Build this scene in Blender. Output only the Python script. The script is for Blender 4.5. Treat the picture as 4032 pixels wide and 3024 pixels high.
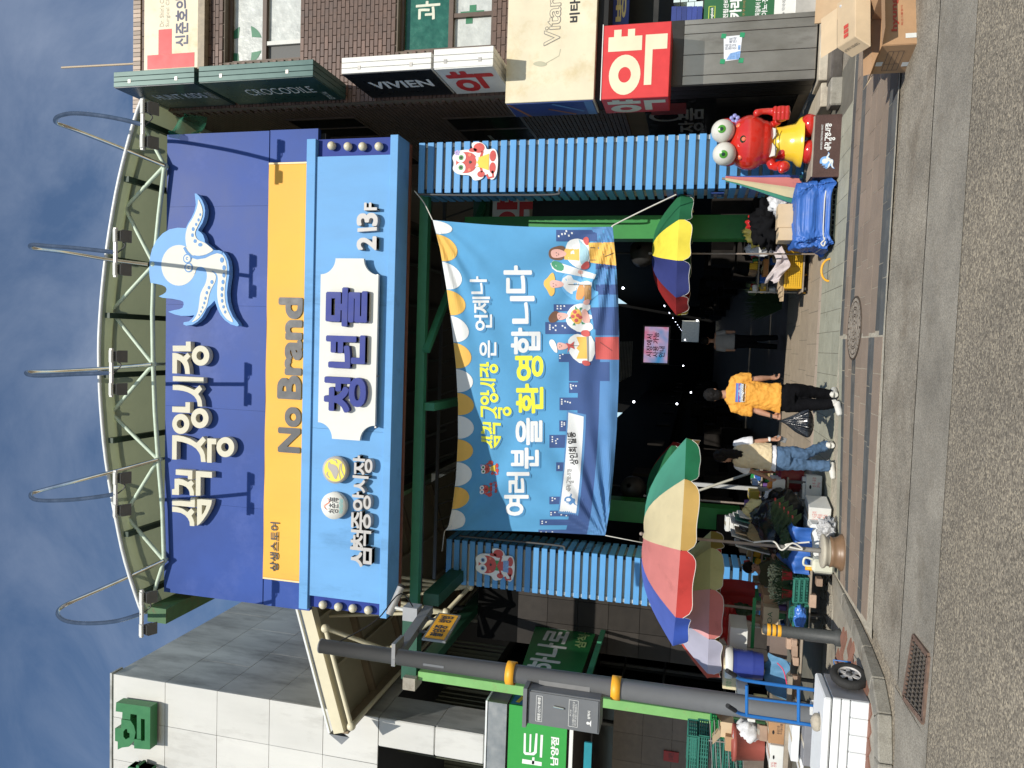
import bpy, bmesh, math, random
from mathutils import noise as NZ
from math import sin, cos, pi, radians, sqrt, atan2
from mathutils import Vector, Matrix
for _o in list(bpy.data.objects): bpy.data.objects.remove(_o)
SC = bpy.context.scene
COL = SC.collection
R = random.Random(11)
# ------------------------------------------------------------------ camera (phone held on its side: picture right is down)
HC = 1.88; FPX = 1598.0; CU, CV = 829.5, 1106.0
YAW, PIT, ROL = radians(3.3), radians(13.7), radians(2.7)
_fw = Vector((-sin(YAW)*cos(PIT), cos(YAW)*cos(PIT), sin(PIT)))
_r0 = Vector((cos(YAW), sin(YAW), 0)); _u0 = _r0.cross(_fw)
_r = cos(ROL)*_r0 + sin(ROL)*_u0; _u = -sin(ROL)*_r0 + cos(ROL)*_u0
CAM = Vector((0, 0, HC))
cd = bpy.data.cameras.new('camera'); cam = bpy.data.objects.new('camera', cd); COL.objects.link(cam)
cd.sensor_fit = 'HORIZONTAL'; cd.sensor_width = 36.0; cd.lens = 36.0*FPX/2212.4; cd.clip_start = 0.05; cd.clip_end = 3000
_m = Matrix.Identity(4)
for _i in range(3):
    _m[_i][0] = -_u[_i]; _m[_i][1] = _r[_i]; _m[_i][2] = -_fw[_i]; _m[_i][3] = CAM[_i]
cam.matrix_world = _m; SC.camera = cam
# ------------------------------------------------------------------ world, sun, exposure
SUN_AZ, SUN_EL = radians(7.0), radians(38.5)      # azimuth to the right of "straight behind the camera"
W = bpy.data.worlds.new('World'); SC.world = W; W.use_nodes = True
def setup_world():
    nt = W.node_tree; nt.nodes.clear(); N = nt.nodes.new; L = nt.links.new
    sky = N('ShaderNodeTexSky'); sky.sky_type = 'NISHITA'; sky.sun_disc = False
    sky.sun_elevation = SUN_EL; sky.sun_rotation = pi - SUN_AZ
    sky.air_density = 1.05; sky.dust_density = 0.15; sky.ozone_density = 3.2; sky.altitude = 10
    tc = N('ShaderNodeTexCoord'); mp = N('ShaderNodeMapping'); L(tc.outputs['Generated'], mp.inputs[0])
    mp.inputs['Scale'].default_value = (3.0, 7.0, 5.0); mp.inputs['Rotation'].default_value = (0.3, 0.5, 0.6)
    nz = N('ShaderNodeTexNoise'); nz.inputs['Scale'].default_value = 1.0; nz.inputs['Detail'].default_value = 9; nz.inputs['Roughness'].default_value = 0.62
    nz.inputs['Distortion'].default_value = 0.7
    L(mp.outputs[0], nz.inputs[0])
    n2 = N('ShaderNodeTexNoise'); n2.inputs['Scale'].default_value = 1.6; n2.inputs['Detail'].default_value = 3; L(tc.outputs['Generated'], n2.inputs[0])
    cr = N('ShaderNodeValToRGB'); cr.color_ramp.elements[0].position = 0.42; cr.color_ramp.elements[1].position = 0.80; L(nz.outputs[0], cr.inputs[0])
    c2 = N('ShaderNodeValToRGB'); c2.color_ramp.elements[0].position = 0.30; c2.color_ramp.elements[1].position = 0.60; L(n2.outputs[0], c2.inputs[0])
    mu = N('ShaderNodeMath'); mu.operation = 'MULTIPLY'; L(cr.outputs[0], mu.inputs[0]); L(c2.outputs[0], mu.inputs[1])
    m2 = N('ShaderNodeMath'); m2.operation = 'MULTIPLY'; m2.inputs[1].default_value = 0.46; L(mu.outputs[0], m2.inputs[0])
    mx = N('ShaderNodeMixRGB'); L(m2.outputs[0], mx.inputs[0]); L(sky.outputs[0], mx.inputs[1]); mx.inputs[2].default_value = (4.6, 5.2, 6.4, 1)
    bg = N('ShaderNodeBackground'); bg.inputs[1].default_value = 0.118; L(mx.outputs[0], bg.inputs[0])
    out = N('ShaderNodeOutputWorld'); L(bg.outputs[0], out.inputs[0])
setup_world()
sd = bpy.data.lights.new('sun', 'SUN'); sd.energy = 4.5; sd.angle = radians(0.5); sd.color = (1.0, 0.95, 0.86)
sun = bpy.data.objects.new('sun', sd); COL.objects.link(sun)
_sd = Vector((sin(SUN_AZ)*cos(SUN_EL), -cos(SUN_AZ)*cos(SUN_EL), sin(SUN_EL)))
sun.rotation_euler = _sd.to_track_quat('Z', 'Y').to_euler(); sun.location = (0, -5, 30)
SC.view_settings.view_transform = 'Standard'; SC.view_settings.look = 'None'; SC.view_settings.gamma = 1
SC.view_settings.exposure = 0.0; SC.view_settings.use_curve_mapping = False
SC.render.engine = 'CYCLES'
SC.cycles.max_bounces = 6; SC.cycles.diffuse_bounces = 3; SC.cycles.glossy_bounces = 3; SC.cycles.transmission_bounces = 4; SC.cycles.transparent_max_bounces = 8
# ------------------------------------------------------------------ measuring: photograph pixels (4032 x 3024) to points on a given plane
def ray(x, y):
    U, V = 1659 - y/1.8225, x/1.8225
    return _fw + (U-CU)/FPX*_r - (V-CV)/FPX*_u
def F(x, y, Y): d = ray(x, y); return CAM + d*(Y/d.y)
def FX(x, y, X): d = ray(x, y); return CAM + d*(X/d.x)
def FZ(x, y, z=0.0): d = ray(x, y); return CAM + d*((z-HC)/d.z)
# ------------------------------------------------------------------ materials
def lin(c): c /= 255.0; return c/12.92 if c <= 0.04045 else ((c+0.055)/1.055)**2.4
def rgb(r, g, b, k=1.0): return (lin(r)*k, lin(g)*k, lin(b)*k)
MATS = {}
def mat(name, col, rough=0.6, var=0.12, scale=6.0, bump=0.0, bscale=40.0, metal=0.0, streak=0.0, spec=0.5, emit=0.0, alpha=1.0, dirt=None, rand=0.0, trans=0.0, coat=0.0, fine=0.0):
    if name in MATS: return MATS[name]
    m = bpy.data.materials.new(name); m.use_nodes = True; nt = m.node_tree; N = nt.nodes.new; L = nt.links.new
    b = nt.nodes['Principled BSDF']; c4 = (*col, 1)
    b.inputs['Roughness'].default_value = rough; b.inputs['Metallic'].default_value = metal
    b.inputs['Specular IOR Level'].default_value = spec
    tc = N('ShaderNodeTexCoord'); obj = tc.outputs['Object']
    last = None
    if var > 0:
        nz = N('ShaderNodeTexNoise'); nz.inputs['Scale'].default_value = scale; nz.inputs['Detail'].default_value = 6; nz.inputs['Roughness'].default_value = 0.6
        if streak:
            mp = N('ShaderNodeMapping'); mp.inputs['Scale'].default_value = (1.0, 1.0, 1.0-0.93*streak); L(obj, mp.inputs[0]); L(mp.outputs[0], nz.inputs[0])
        else: L(obj, nz.inputs[0])
        mr = N('ShaderNodeMapRange'); mr.inputs['From Min'].default_value = 0.25; mr.inputs['From Max'].default_value = 0.75
        mr.inputs['To Min'].default_value = 1-var; mr.inputs['To Max'].default_value = 1+var; L(nz.outputs[0], mr.inputs[0])
        hs = N('ShaderNodeHueSaturation'); hs.inputs['Color'].default_value = c4; L(mr.outputs[0], hs.inputs['Value']); last = hs.outputs[0]
        rr = N('ShaderNodeMapRange'); rr.inputs['To Min'].default_value = max(0.02, rough-0.12); rr.inputs['To Max'].default_value = min(1, rough+0.12)
        L(nz.outputs[0], rr.inputs[0]); L(rr.outputs[0], b.inputs['Roughness'])
    if fine > 0:
        nf = N('ShaderNodeTexNoise'); nf.inputs['Scale'].default_value = bscale; nf.inputs['Detail'].default_value = 2; L(obj, nf.inputs[0])
        mr = N('ShaderNodeMapRange'); mr.inputs['From Min'].default_value = 0.3; mr.inputs['From Max'].default_value = 0.7
        mr.inputs['To Min'].default_value = 1-fine; mr.inputs['To Max'].default_value = 1+fine; L(nf.outputs[0], mr.inputs[0])
        hs = N('ShaderNodeHueSaturation'); L(mr.outputs[0], hs.inputs['Value'])
        if last: L(last, hs.inputs['Color'])
        else: hs.inputs['Color'].default_value = c4
        last = hs.outputs[0]
    if rand > 0:
        oi = N('ShaderNodeObjectInfo'); mr = N('ShaderNodeMapRange'); mr.inputs['To Min'].default_value = 1-rand; mr.inputs['To Max'].default_value = 1+rand
        L(oi.outputs['Random'], mr.inputs[0]); hs = N('ShaderNodeHueSaturation'); L(mr.outputs[0], hs.inputs['Value'])
        if last: L(last, hs.inputs['Color'])
        else: hs.inputs['Color'].default_value = c4
        last = hs.outputs[0]
    if dirt:
        dc, amt, dsc = dirt
        nz = N('ShaderNodeTexNoise'); nz.inputs['Scale'].default_value = dsc; nz.inputs['Detail'].default_value = 8; nz.inputs['Roughness'].default_value = 0.7
        mp = N('ShaderNodeMapping'); mp.inputs['Location'].default_value = (3.1, 1.7, 5.3)
        if streak: mp.inputs['Scale'].default_value = (1.0, 1.0, 0.3)
        L(obj, mp.inputs[0]); L(mp.outputs[0], nz.inputs[0])
        cr = N('ShaderNodeValToRGB'); cr.color_ramp.elements[0].position = 0.68-0.3*amt; cr.color_ramp.elements[1].position = 0.86-0.2*amt
        cr.color_ramp.elements[1].color = (0.85, 0.85, 0.85, 1)
        L(nz.outputs[0], cr.inputs[0]); mx = N('ShaderNodeMixRGB'); L(cr.outputs[0], mx.inputs[0])
        if last: L(last, mx.inputs[1])
        else: mx.inputs[1].default_value = c4
        mx.inputs[2].default_value = (*dc, 1); last = mx.outputs[0]
    if last: L(last, b.inputs['Base Color'])
    else: b.inputs['Base Color'].default_value = c4
    if bump > 0:
        nb = N('ShaderNodeTexNoise'); nb.inputs['Scale'].default_value = bscale; nb.inputs['Detail'].default_value = 5; L(obj, nb.inputs[0])
        bp = N('ShaderNodeBump'); bp.inputs['Strength'].default_value = bump; bp.inputs['Distance'].default_value = 0.01
        L(nb.outputs[0], bp.inputs['Height']); L(bp.outputs[0], b.inputs['Normal'])
    if emit > 0:
        b.inputs['Emission Color'].default_value = c4; b.inputs['Emission Strength'].default_value = emit
    if alpha < 1: b.inputs['Alpha'].default_value = alpha
    if trans: b.inputs['Transmission Weight'].default_value = trans
    if coat: b.inputs['Coat Weight'].default_value = coat; b.inputs['Coat Roughness'].default_value = 0.08
    m.diffuse_color = c4
    MATS[name] = m; return m
# ------------------------------------------------------------------ objects
def link(o): COL.objects.link(o); return o
def tag(o, label=None, cat=None, group=None, kind=None):
    if label: o['label'] = label
    if cat: o['category'] = cat
    if group: o['group'] = group
    if kind: o['kind'] = kind
    return o
def thing(name, label, cat, loc=(0, 0, 0), rotz=0.0, group=None):
    o = bpy.data.objects.new(name, None); o.empty_display_size = 0.1; link(o)
    o.location = loc; o.rotation_euler = (0, 0, rotz); tag(o, label, cat, group)
    o['_o'] = 0; del o['_o']
    return o
def worldpos(o):
    p = Vector((0, 0, 0))
    while o: p = p + o.location; o = o.parent
    return p
def addmesh(name, me, m, parent=None, local=True, loc=None):
    o = bpy.data.objects.new(name, me)
    if m is not None: me.materials.clear(); me.materials.append(m)
    link(o)
    if parent is not None:
        o.parent = parent
        if not local:
            me.transform(Matrix.Translation(-worldpos(parent)))
    if loc is not None: o.location = loc
    return o
def bevel_me(me, w, seg=1, ang=35):
    bm = bmesh.new(); bm.from_mesh(me)
    ed = [e for e in bm.edges if len(e.link_faces) == 2 and e.calc_face_angle(0) > radians(ang)]
    if ed: bmesh.ops.bevel(bm, geom=ed, offset=w, segments=seg, profile=0.6, affect='EDGES', clamp_overlap=True)
    bm.to_mesh(me); bm.free()
class MB:
    """collects shapes; build() links them as ONE mesh object"""
    def __init__(s): s.v = []; s.f = []; s.sm = []
    def add(s, vs, fs, smooth=False):
        n = len(s.v); s.v += [tuple(p) for p in vs]; s.f += [tuple(i+n for i in f) for f in fs]; s.sm += [smooth]*len(fs); return s
    def box(s, c, d, rz=0.0, rot=None):
        x, y, z = d[0]/2, d[1]/2, d[2]/2
        P = [Vector((a*x, b*y, e*z)) for a in (-1, 1) for b in (-1, 1) for e in (-1, 1)]
        M = rot if rot is not None else Matrix.Rotation(rz, 3, 'Z')
        c = Vector(c)
        return s.add([M@p + c for p in P], [(0, 1, 3, 2), (4, 6, 7, 5), (0, 4, 5, 1), (2, 3, 7, 6), (0, 2, 6, 4), (1, 5, 7, 3)])
    def bb(s, x0, x1, y0, y1, z0, z1): return s.box(((x0+x1)/2, (y0+y1)/2, (z0+z1)/2), (x1-x0, y1-y0, z1-z0))
    def hexa(s, P): return s.add(P, [(0, 1, 2, 3), (4, 7, 6, 5), (0, 4, 5, 1), (1, 5, 6, 2), (2, 6, 7, 3), (3, 7, 4, 0)])
    def quad(s, *P): return s.add(P, [tuple(range(len(P)))])
    def tube(s, pts, r, seg=8, cap=True, smooth=True):
        pts = [Vector(p) for p in pts]; n = len(pts)
        rr = [r]*n if not hasattr(r, '__len__') else list(r)
        vs = []; fs = []; up = None
        for i, p in enumerate(pts):
            t = (pts[min(i+1, n-1)] - pts[max(i-1, 0)]).normalized()
            if up is None:
                up = t.cross(Vector((0, 0, 1)))
                if up.length < 0.05: up = t.cross(Vector((1, 0, 0)))
                up.normalize()
            else:
                up = (up - t*up.dot(t)); up.normalize()
            w = t.cross(up)
            for k in range(seg):
                a = 2*pi*k/seg; vs.append(p + up*cos(a)*rr[i] + w*sin(a)*rr[i])
        for i in range(n-1):
            for k in range(seg):
                a = i*seg+k; b = i*seg+(k+1) % seg; fs.append((a, b, b+seg, a+seg))
        s.add(vs, fs, smooth)
        if cap:
            s.add(vs[:seg], [tuple(range(seg))[::-1]]); s.add(vs[-seg:], [tuple(range(seg))])
        return s
    def bar(s, a, b, w, h):
        a = Vector(a); b = Vector(b); t = (b-a).normalized()
        side = t.cross(Vector((0, 0, 1)))
        if side.length < 0.01: side = Vector((1, 0, 0))
        side.normalize(); up = side.cross(t)
        P = []
        for q in (a, b):
            for sx, sy in ((-1, -1), (1, -1), (1, 1), (-1, 1)): P.append(q + side*sx*w/2 + up*sy*h/2)
        return s.hexa(P)
    def lathe(s, prof, c=(0, 0, 0), seg=20, smooth=True, sx=1.0, sy=1.0, cap=False):
        c = Vector(c); vs = []; fs = []
        for r, z in prof:
            for k in range(seg): a = 2*pi*k/seg; vs.append(c + Vector((r*cos(a)*sx, r*sin(a)*sy, z)))
        for i in range(len(prof)-1):
            for k in range(seg):
                a = i*seg+k; b = i*seg+(k+1) % seg; fs.append((a, b, b+seg, a+seg))
        s.add(vs, fs, smooth)
        if cap:
            s.add(vs[:seg], [tuple(range(seg))[::-1]]); s.add(vs[-seg:], [tuple(range(seg))])
        return s
    def ball(s, c, r, seg=14, ring=9, rot=None):
        rx, ry, rz = r if hasattr(r, '__len__') else (r, r, r); c = Vector(c); vs = []; fs = []
        for i in range(ring+1):
            t = pi*i/ring
            for k in range(seg):
                a = 2*pi*k/seg; p = Vector((rx*sin(t)*cos(a), ry*sin(t)*sin(a), rz*cos(t)))
                if rot is not None: p = rot@p
                vs.append(c+p)
        for i in range(ring):
            for k in range(seg):
                a = i*seg+k; b = i*seg+(k+1) % seg; fs.append((a, a+seg, b+seg, b))
        return s.add(vs, fs, True)
    def grid(s, fn, nu, nv, smooth=True):
        vs = [fn(i/nu, j/nv) for j in range(nv+1) for i in range(nu+1)]; w = nu+1
        return s.add(vs, [(j*w+i, j*w+i+1, (j+1)*w+i+1, (j+1)*w+i) for j in range(nv) for i in range(nu)], smooth)
    def loft(s, rings, seg=20):
        vs = []; fs = []
        for c, rx, ry in rings:
            c = Vector(c)
            for k in range(seg): a = 2*pi*k/seg; vs.append(c+Vector((rx*cos(a), ry*sin(a), 0)))
        for i in range(len(rings)-1):
            for k in range(seg): a = i*seg+k; b = i*seg+(k+1) % seg; fs.append((a, b, b+seg, a+seg))
        s.add(vs, fs, True); s.add(vs[:seg], [tuple(range(seg))[::-1]]); s.add(vs[-seg:], [tuple(range(seg))]); return s
    def mesh(s, name='m', bev=0.0):
        me = bpy.data.meshes.new(name); me.from_pydata(s.v, [], s.f)
        me.polygons.foreach_set('use_smooth', s.sm); me.update()
        if bev: bevel_me(me, bev)
        return me
    def build(s, name, m, parent=None, local=True, bev=0.0, weld=False, loc=None):
        me = s.mesh(name, bev)
        if weld:
            bm = bmesh.new(); bm.from_mesh(me); bmesh.ops.remove_doubles(bm, verts=bm.verts, dist=1e-5)
            bmesh.ops.recalc_face_normals(bm, faces=bm.faces); bm.to_mesh(me); bm.free()
        return addmesh(name, me, m, parent, local, loc)
def copy_tree(o, parent=None, label=None, loc=None, rotz=None):
    c = o.copy(); link(c); c.parent = parent
    for ch in o.children: copy_tree(ch, c)
    if label: c['label'] = label
    if loc is not None: c.location = loc
    if rotz is not None: c.rotation_euler = (0, 0, rotz)
    return c
# ------------------------------------------------------------------ flat shapes and lettering on a mapped surface  map(x, y, n) -> point
class Fr:
    def __init__(s, O, A, B, Nn): s.O, s.A, s.B, s.N = Vector(O), Vector(A).normalized(), Vector(B).normalized(), Vector(Nn).normalized()
    def __call__(s, x, y, n=0.0): return s.O + s.A*x + s.B*y + s.N*n
def facing(Y): return Fr((0, Y, 0), (1, 0, 0), (0, 0, 1), (0, -1, 0))     # coordinates are world X and Z
_TC = {}
def shape2d(loops):
    cu = bpy.data.curves.new('s', 'CURVE'); cu.dimensions = '2D'; cu.fill_mode = 'BOTH'
    for lp in loops:
        sp = cu.splines.new('POLY'); sp.points.add(len(lp)-1); sp.use_cyclic_u = True
        for i, p in enumerate(lp): sp.points[i].co = (p[0], p[1], 0, 1)
    return cu
def curve_mesh(cu):
    o = bpy.data.objects.new('tmp', cu); me = bpy.data.meshes.new_from_object(o)
    bpy.data.objects.remove(o); bpy.data.curves.remove(cu); return me
def text2d(body, bold=0.0, res=3, spacing=1.0, lsp=1.0, shear=0.0, align='LEFT'):
    k = (body, bold, res, spacing, lsp, shear, align)
    if k not in _TC:
        cu = bpy.data.curves.new('t', 'FONT'); cu.body = body; cu.offset = bold if bold < .015 else 0; cu.resolution_u = res; cu.space_character = spacing; cu.space_line = lsp; cu.shear = shear; cu.align_x = align
        me = curve_mesh(cu); vs = [tuple(v.co[:2])+(0,) for v in me.vertices]; fs = [tuple(p.vertices) for p in me.polygons]; bpy.data.meshes.remove(me)
        if bold >= .015:      # a heavier cut: the same outline repeated round a small circle, each on its own level
            n = len(vs); V = []; G = []
            for j in range(8):
                a = pi/8+j*pi/4; V += [(x+bold*cos(a), y+bold*sin(a), j) for x, y, _ in vs]; G += [tuple(i+j*n for i in f) for f in fs]
            vs, fs = V, G
        _TC[k] = (vs, fs)
    return _TC[k]
def text_in(body, box, **kw):
    """2-D verts/faces of lettering fitted to box (x0,y0,x1,y1)"""
    vs, fs = text2d(body, **kw)
    if not vs: return [], []
    ax = min(v[0] for v in vs); bx = max(v[0] for v in vs); ay = min(v[1] for v in vs); by = max(v[1] for v in vs)
    x0, y0, x1, y1 = box
    return [(x0+(v[0]-ax)/(bx-ax or 1)*(x1-x0), y0+(v[1]-ay)/(by-ay or 1)*(y1-y0), v[2]) for v in vs], fs
def poly2d(loops):
    me = curve_mesh(shape2d(loops)); r = ([tuple(v.co[:2]) for v in me.vertices], [tuple(p.vertices) for p in me.polygons]); bpy.data.meshes.remove(me); return r
def weld2d(vs, fs):
    idx = {}; nv = []; mp = []
    for v in vs:
        if len(v) == 2: v = (v[0], v[1], 0)
        k = (round(v[0], 6), round(v[1], 6), v[2])
        if k not in idx: idx[k] = len(nv); nv.append(v)
        mp.append(idx[k])
    nf = []
    for f in fs:
        g = []
        for i in f:
            j = mp[i]
            if not g or g[-1] != j: g.append(j)
        if len(g) > 1 and g[0] == g[-1]: g.pop()
        if len(set(g)) > 2: nf.append(tuple(g))
    return nv, nf
class Flat:
    """collects 2-D shapes; out() maps them onto a surface, optionally with thickness"""
    def __init__(s): s.v = []; s.f = []
    def add(s, vf):
        n = len(s.v); s.v += vf[0]; s.f += [tuple(i+n for i in f) for f in vf[1]]; return s
    def poly(s, *loops): return s.add(poly2d(loops))
    def rect(s, x0, y0, x1, y1): return s.add(([(x0, y0), (x1, y0), (x1, y1), (x0, y1)], [(0, 1, 2, 3)]))
    def quad(s, P): return s.add((list(P), [tuple(range(len(P)))]))
    def text(s, body, box, **kw): return s.add(text_in(body, box, **kw))
    def disc(s, cx, cy, rx, ry=None, n=20, a0=0, a1=2*pi):
        ry = ry or rx; return s.add(([(cx+rx*cos(a0+(a1-a0)*i/n), cy+ry*sin(a0+(a1-a0)*i/n)) for i in range(n)], [tuple(range(n))]))
    def ring(s, cx, cy, rx, ry, ix, iy, n=28, icx=None, icy=None):
        icx = cx if icx is None else icx; icy = cy if icy is None else icy
        o = [(cx+rx*cos(2*pi*i/n), cy+ry*sin(2*pi*i/n)) for i in range(n)]; q = [(icx+ix*cos(2*pi*i/n), icy+iy*sin(2*pi*i/n)) for i in range(n)]
        return s.add((o+q, [(i, (i+1) % n, n+(i+1) % n, n+i) for i in range(n)]))
    def line(s, pts, w):
        n = len(pts); L = []; Rr = []
        for i, p in enumerate(pts):
            a = Vector(pts[max(0, i-1)]); b = Vector(pts[min(n-1, i+1)]); t = (b-a); t.normalize(); nn = Vector((-t.y, t.x))*w/2
            L.append((p[0]+nn.x, p[1]+nn.y)); Rr.append((p[0]-nn.x, p[1]-nn.y))
        return s.add((L+Rr, [(i, i+1, n+i+1, n+i) for i in range(n-1)]))
    def out(s, name, mp, m, parent=None, n0=0.002, depth=0.0, cut=None, local=False, bev=0.0):
        vs, fs = weld2d(s.v, s.f)
        bm = bmesh.new(); bv = [bm.verts.new((v[0], v[1], v[2]*.00025)) for v in vs]
        for f in fs:
            try: bm.faces.new([bv[i] for i in f])
            except ValueError: pass
        bm.normal_update()
        for fc in bm.faces:
            if fc.normal.z < 0: fc.normal_flip()
        if cut:
            xs = [v[0] for v in vs]; ys = [v[1] for v in vs]
            for ax, lo, hi in ((0, min(xs), max(xs)), (1, min(ys), max(ys))):
                k = math.ceil(lo/cut)*cut
                while k < hi:
                    pc = (k, 0, 0) if ax == 0 else (0, k, 0); pn = (1, 0, 0) if ax == 0 else (0, 1, 0)
                    bmesh.ops.bisect_plane(bm, geom=bm.verts[:]+bm.edges[:]+bm.faces[:], plane_co=pc, plane_no=pn, dist=1e-6); k += cut
        if depth > 0:
            bmesh.ops.dissolve_limit(bm, angle_limit=0.01, verts=bm.verts[:], edges=bm.edges[:])
            top = bm.faces[:]
            bnd = [e for e in bm.edges if len(e.link_faces) == 1]
            d = {}
            for e in bnd:
                for v in e.verts:
                    if v not in d: d[v] = bm.verts.new((v.co.x, v.co.y, -depth))
            for e in bnd:
                f0 = e.link_faces[0]; vv = list(e.verts)
                li = [l.vert for l in f0.loops]; i = li.index(vv[0])
                if li[(i+1) % len(li)] is not vv[1]: vv.reverse()
                bm.faces.new((vv[1], vv[0], d[vv[0]], d[vv[1]]))
        for v in bm.verts: v.co = mp(v.co.x, v.co.y, n0 + depth + v.co.z)
        bm.normal_update()
        me = bpy.data.meshes.new(name); bm.to_mesh(me); bm.free()
        if bev: bevel_me(me, bev)
        return addmesh(name, me, m, parent, local)
def pbox(x0, x1, y0, y1, Y):
    """photo rectangle (x0 top, x1 bottom, y0 right, y1 left) to (Xmin,Zmin,Xmax,Zmax) on the plane Y"""
    a = F(x1, y1, Y); b = F(x0, y0, Y); c = F(x1, y0, Y); d = F(x0, y1, Y)
    return ((a.x+d.x)/2, (a.z+c.z)/2, (b.x+c.x)/2, (b.z+d.z)/2)
def tr(pts, ox, oy, s, Y, sx=None):
    """traced crop points to (X, Z) on plane Y"""
    o = []
    for p in pts:
        q = F(ox+p[0]/s, oy+p[1]/s, Y); o.append((q.x, q.z))
    return o
def ell(cx, cy, rx, ry, n=28): return [(cx+rx*cos(2*pi*i/n), cy+ry*sin(2*pi*i/n)) for i in range(n)]
def smooth_loop(pts, k=2):
    """Chaikin rounding"""
    for _ in range(k):
        q = []
        for i, p in enumerate(pts):
            r = pts[(i+1) % len(pts)]
            q.append((p[0]*.75+r[0]*.25, p[1]*.75+r[1]*.25)); q.append((p[0]*.25+r[0]*.75, p[1]*.25+r[1]*.75))
        pts = q
    return pts
def crv(pts, n=8):
    """Catmull-Rom through 3-D points"""
    P = [Vector(p) for p in pts]; o = []
    for i in range(len(P)-1):
        a = P[max(0, i-1)]; b = P[i]; c = P[i+1]; d = P[min(len(P)-1, i+2)]
        for k in range(n):
            t = k/n; o.append(0.5*((2*b)+(c-a)*t+(2*a-5*b+4*c-d)*t*t+(3*b-a-3*c+d)*t**3))
    o.append(P[-1]); return o
# ================================================================== ground
m_asph = mat('worn asphalt', (0.285, 0.255, 0.205), 0.9, var=0.12, scale=0.8, bump=0.9, bscale=55, spec=0.3)
def asphalt_nodes():
    nt = m_asph.node_tree; N = nt.nodes.new; L = nt.links.new; b = nt.nodes['Principled BSDF']
    src = b.inputs['Base Color'].links[0].from_socket
    tc = N('ShaderNodeTexCoord')
    vo = N('ShaderNodeTexVoronoi'); vo.inputs['Scale'].default_value = 75; L(tc.outputs['Object'], vo.inputs[0])
    hs = N('ShaderNodeSeparateColor'); L(vo.outputs['Color'], hs.inputs[0])
    cr = N('ShaderNodeValToRGB'); e = cr.color_ramp.elements; e[0].position = 0.0; e[0].color = (0.42, 0.40, 0.37, 1); e[1].position = 1.0; e[1].color = (1.75, 1.68, 1.52, 1)
    q = cr.color_ramp.elements.new(0.22); q.color = (0.62, 0.6, 0.58, 1); q = cr.color_ramp.elements.new(0.72); q.color = (1.08, 1.05, 1.0, 1)
    L(hs.outputs[0], cr.inputs[0])
    mx = N('ShaderNodeMixRGB'); mx.blend_type = 'MULTIPLY'; mx.inputs[0].default_value = 0.85; L(src, mx.inputs[1]); L(cr.outputs[0], mx.inputs[2])
    n2 = N('ShaderNodeTexNoise'); n2.inputs['Scale'].default_value = 0.5; n2.inputs['Detail'].default_value = 4; L(tc.outputs['Object'], n2.inputs[0])
    c2 = N('ShaderNodeValToRGB'); c2.color_ramp.elements[0].position = 0.3; c2.color_ramp.elements[1].position = 0.7
    c2.color_ramp.elements[0].color = (0.70, 0.70, 0.71, 1); c2.color_ramp.elements[1].color = (1.16, 1.13, 1.08, 1); n2.inputs['Roughness'].default_value = .72; n2.inputs['Detail'].default_value = 8; L(n2.outputs[0], c2.inputs[0])
    m2 = N('ShaderNodeMixRGB'); m2.blend_type = 'MULTIPLY'; m2.inputs[0].default_value = 1.0; L(mx.outputs[0], m2.inputs[1]); L(c2.outputs[0], m2.inputs[2])
    L(m2.outputs[0], b.inputs['Base Color'])
asphalt_nodes()
m_gut = mat('gutter concrete', (0.275, 0.248, 0.20), 0.85, var=0.30, scale=1.3, bump=0.5, bscale=95, fine=0.34, dirt=((0.13, 0.105, 0.07), 0.5, 1.3), spec=0.3)
m_gut2 = mat('apron concrete', (0.285, 0.252, 0.198), 0.85, var=0.28, scale=2.0, bump=0.7, bscale=75, fine=0.42, dirt=((0.14, 0.11, 0.075), 0.6, 1.7), spec=0.3)
m_grout = mat('paver grout', (0.40, 0.36, 0.28), 0.9, var=0.2, scale=5, fine=0.2)
m_pink = mat('reddish granite paver', (0.26, 0.20, 0.15), 0.8, var=0.10, scale=3, fine=0.22, bscale=160, rand=0.10, bump=0.2)
m_dark = mat('dark slate paver', (0.085, 0.09, 0.088), 0.7, var=0.22, scale=4, fine=0.2, bscale=160, rand=0.2, bump=0.2, dirt=((.2, .18, .14), .5, 3))
m_fgr = mat('greenish stamped floor', (0.35, 0.345, 0.265), 0.8, var=0.14, scale=4, fine=0.13, bscale=90, rand=0.06, bump=0.3, dirt=((0.17, 0.16, 0.11), 0.35, 4))
m_fpk = mat('pinkish stamped floor', (0.35, 0.285, 0.21), 0.8, var=0.12, scale=4, fine=0.13, bscale=90, rand=0.05, bump=0.3, dirt=((0.2, 0.16, 0.12), 0.3, 4))
m_joint = mat('floor joint', (0.15, 0.14, 0.11), 0.9, var=0.2)
m_kerb = mat('kerb granite', (0.27, 0.25, 0.205), 0.85, var=0.2, scale=5, fine=0.25, bscale=120, bump=0.5, rand=0.1, dirt=((0.11, 0.09, 0.065), 0.6, 4))
m_conc = mat('rough concrete', (0.34, 0.31, 0.25), 0.85, var=0.2, scale=4, fine=0.15, bscale=90, bump=0.5, dirt=((0.15, 0.12, 0.09), 0.45, 3))
m_redbr = mat('red pavement brick', (0.26, 0.125, 0.085), 0.85, var=0.15, scale=8, fine=0.15, bscale=150, rand=0.16, bump=0.3, dirt=((0.2, 0.15, 0.11), 0.4, 5))
def sheet(name, m, P, z, kind='structure'):
    mb = MB(); mb.quad(*[(p[0], p[1], z) for p in P]); return tag(mb.build(name, m), kind=kind)
o = sheet('road', m_asph, [(-90, -60), (90, -60), (90, 260), (-90, 260)], 0.0); o.name = 'road'
o = sheet('gutter', m_gut, [(-2.96, 6.15), (0.4, 6.12), (2.6, 6.12), (14, 6.0), (14, 7.0), (2.0, 7.03), (-2.9, 7.0)], 0.004)
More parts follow.
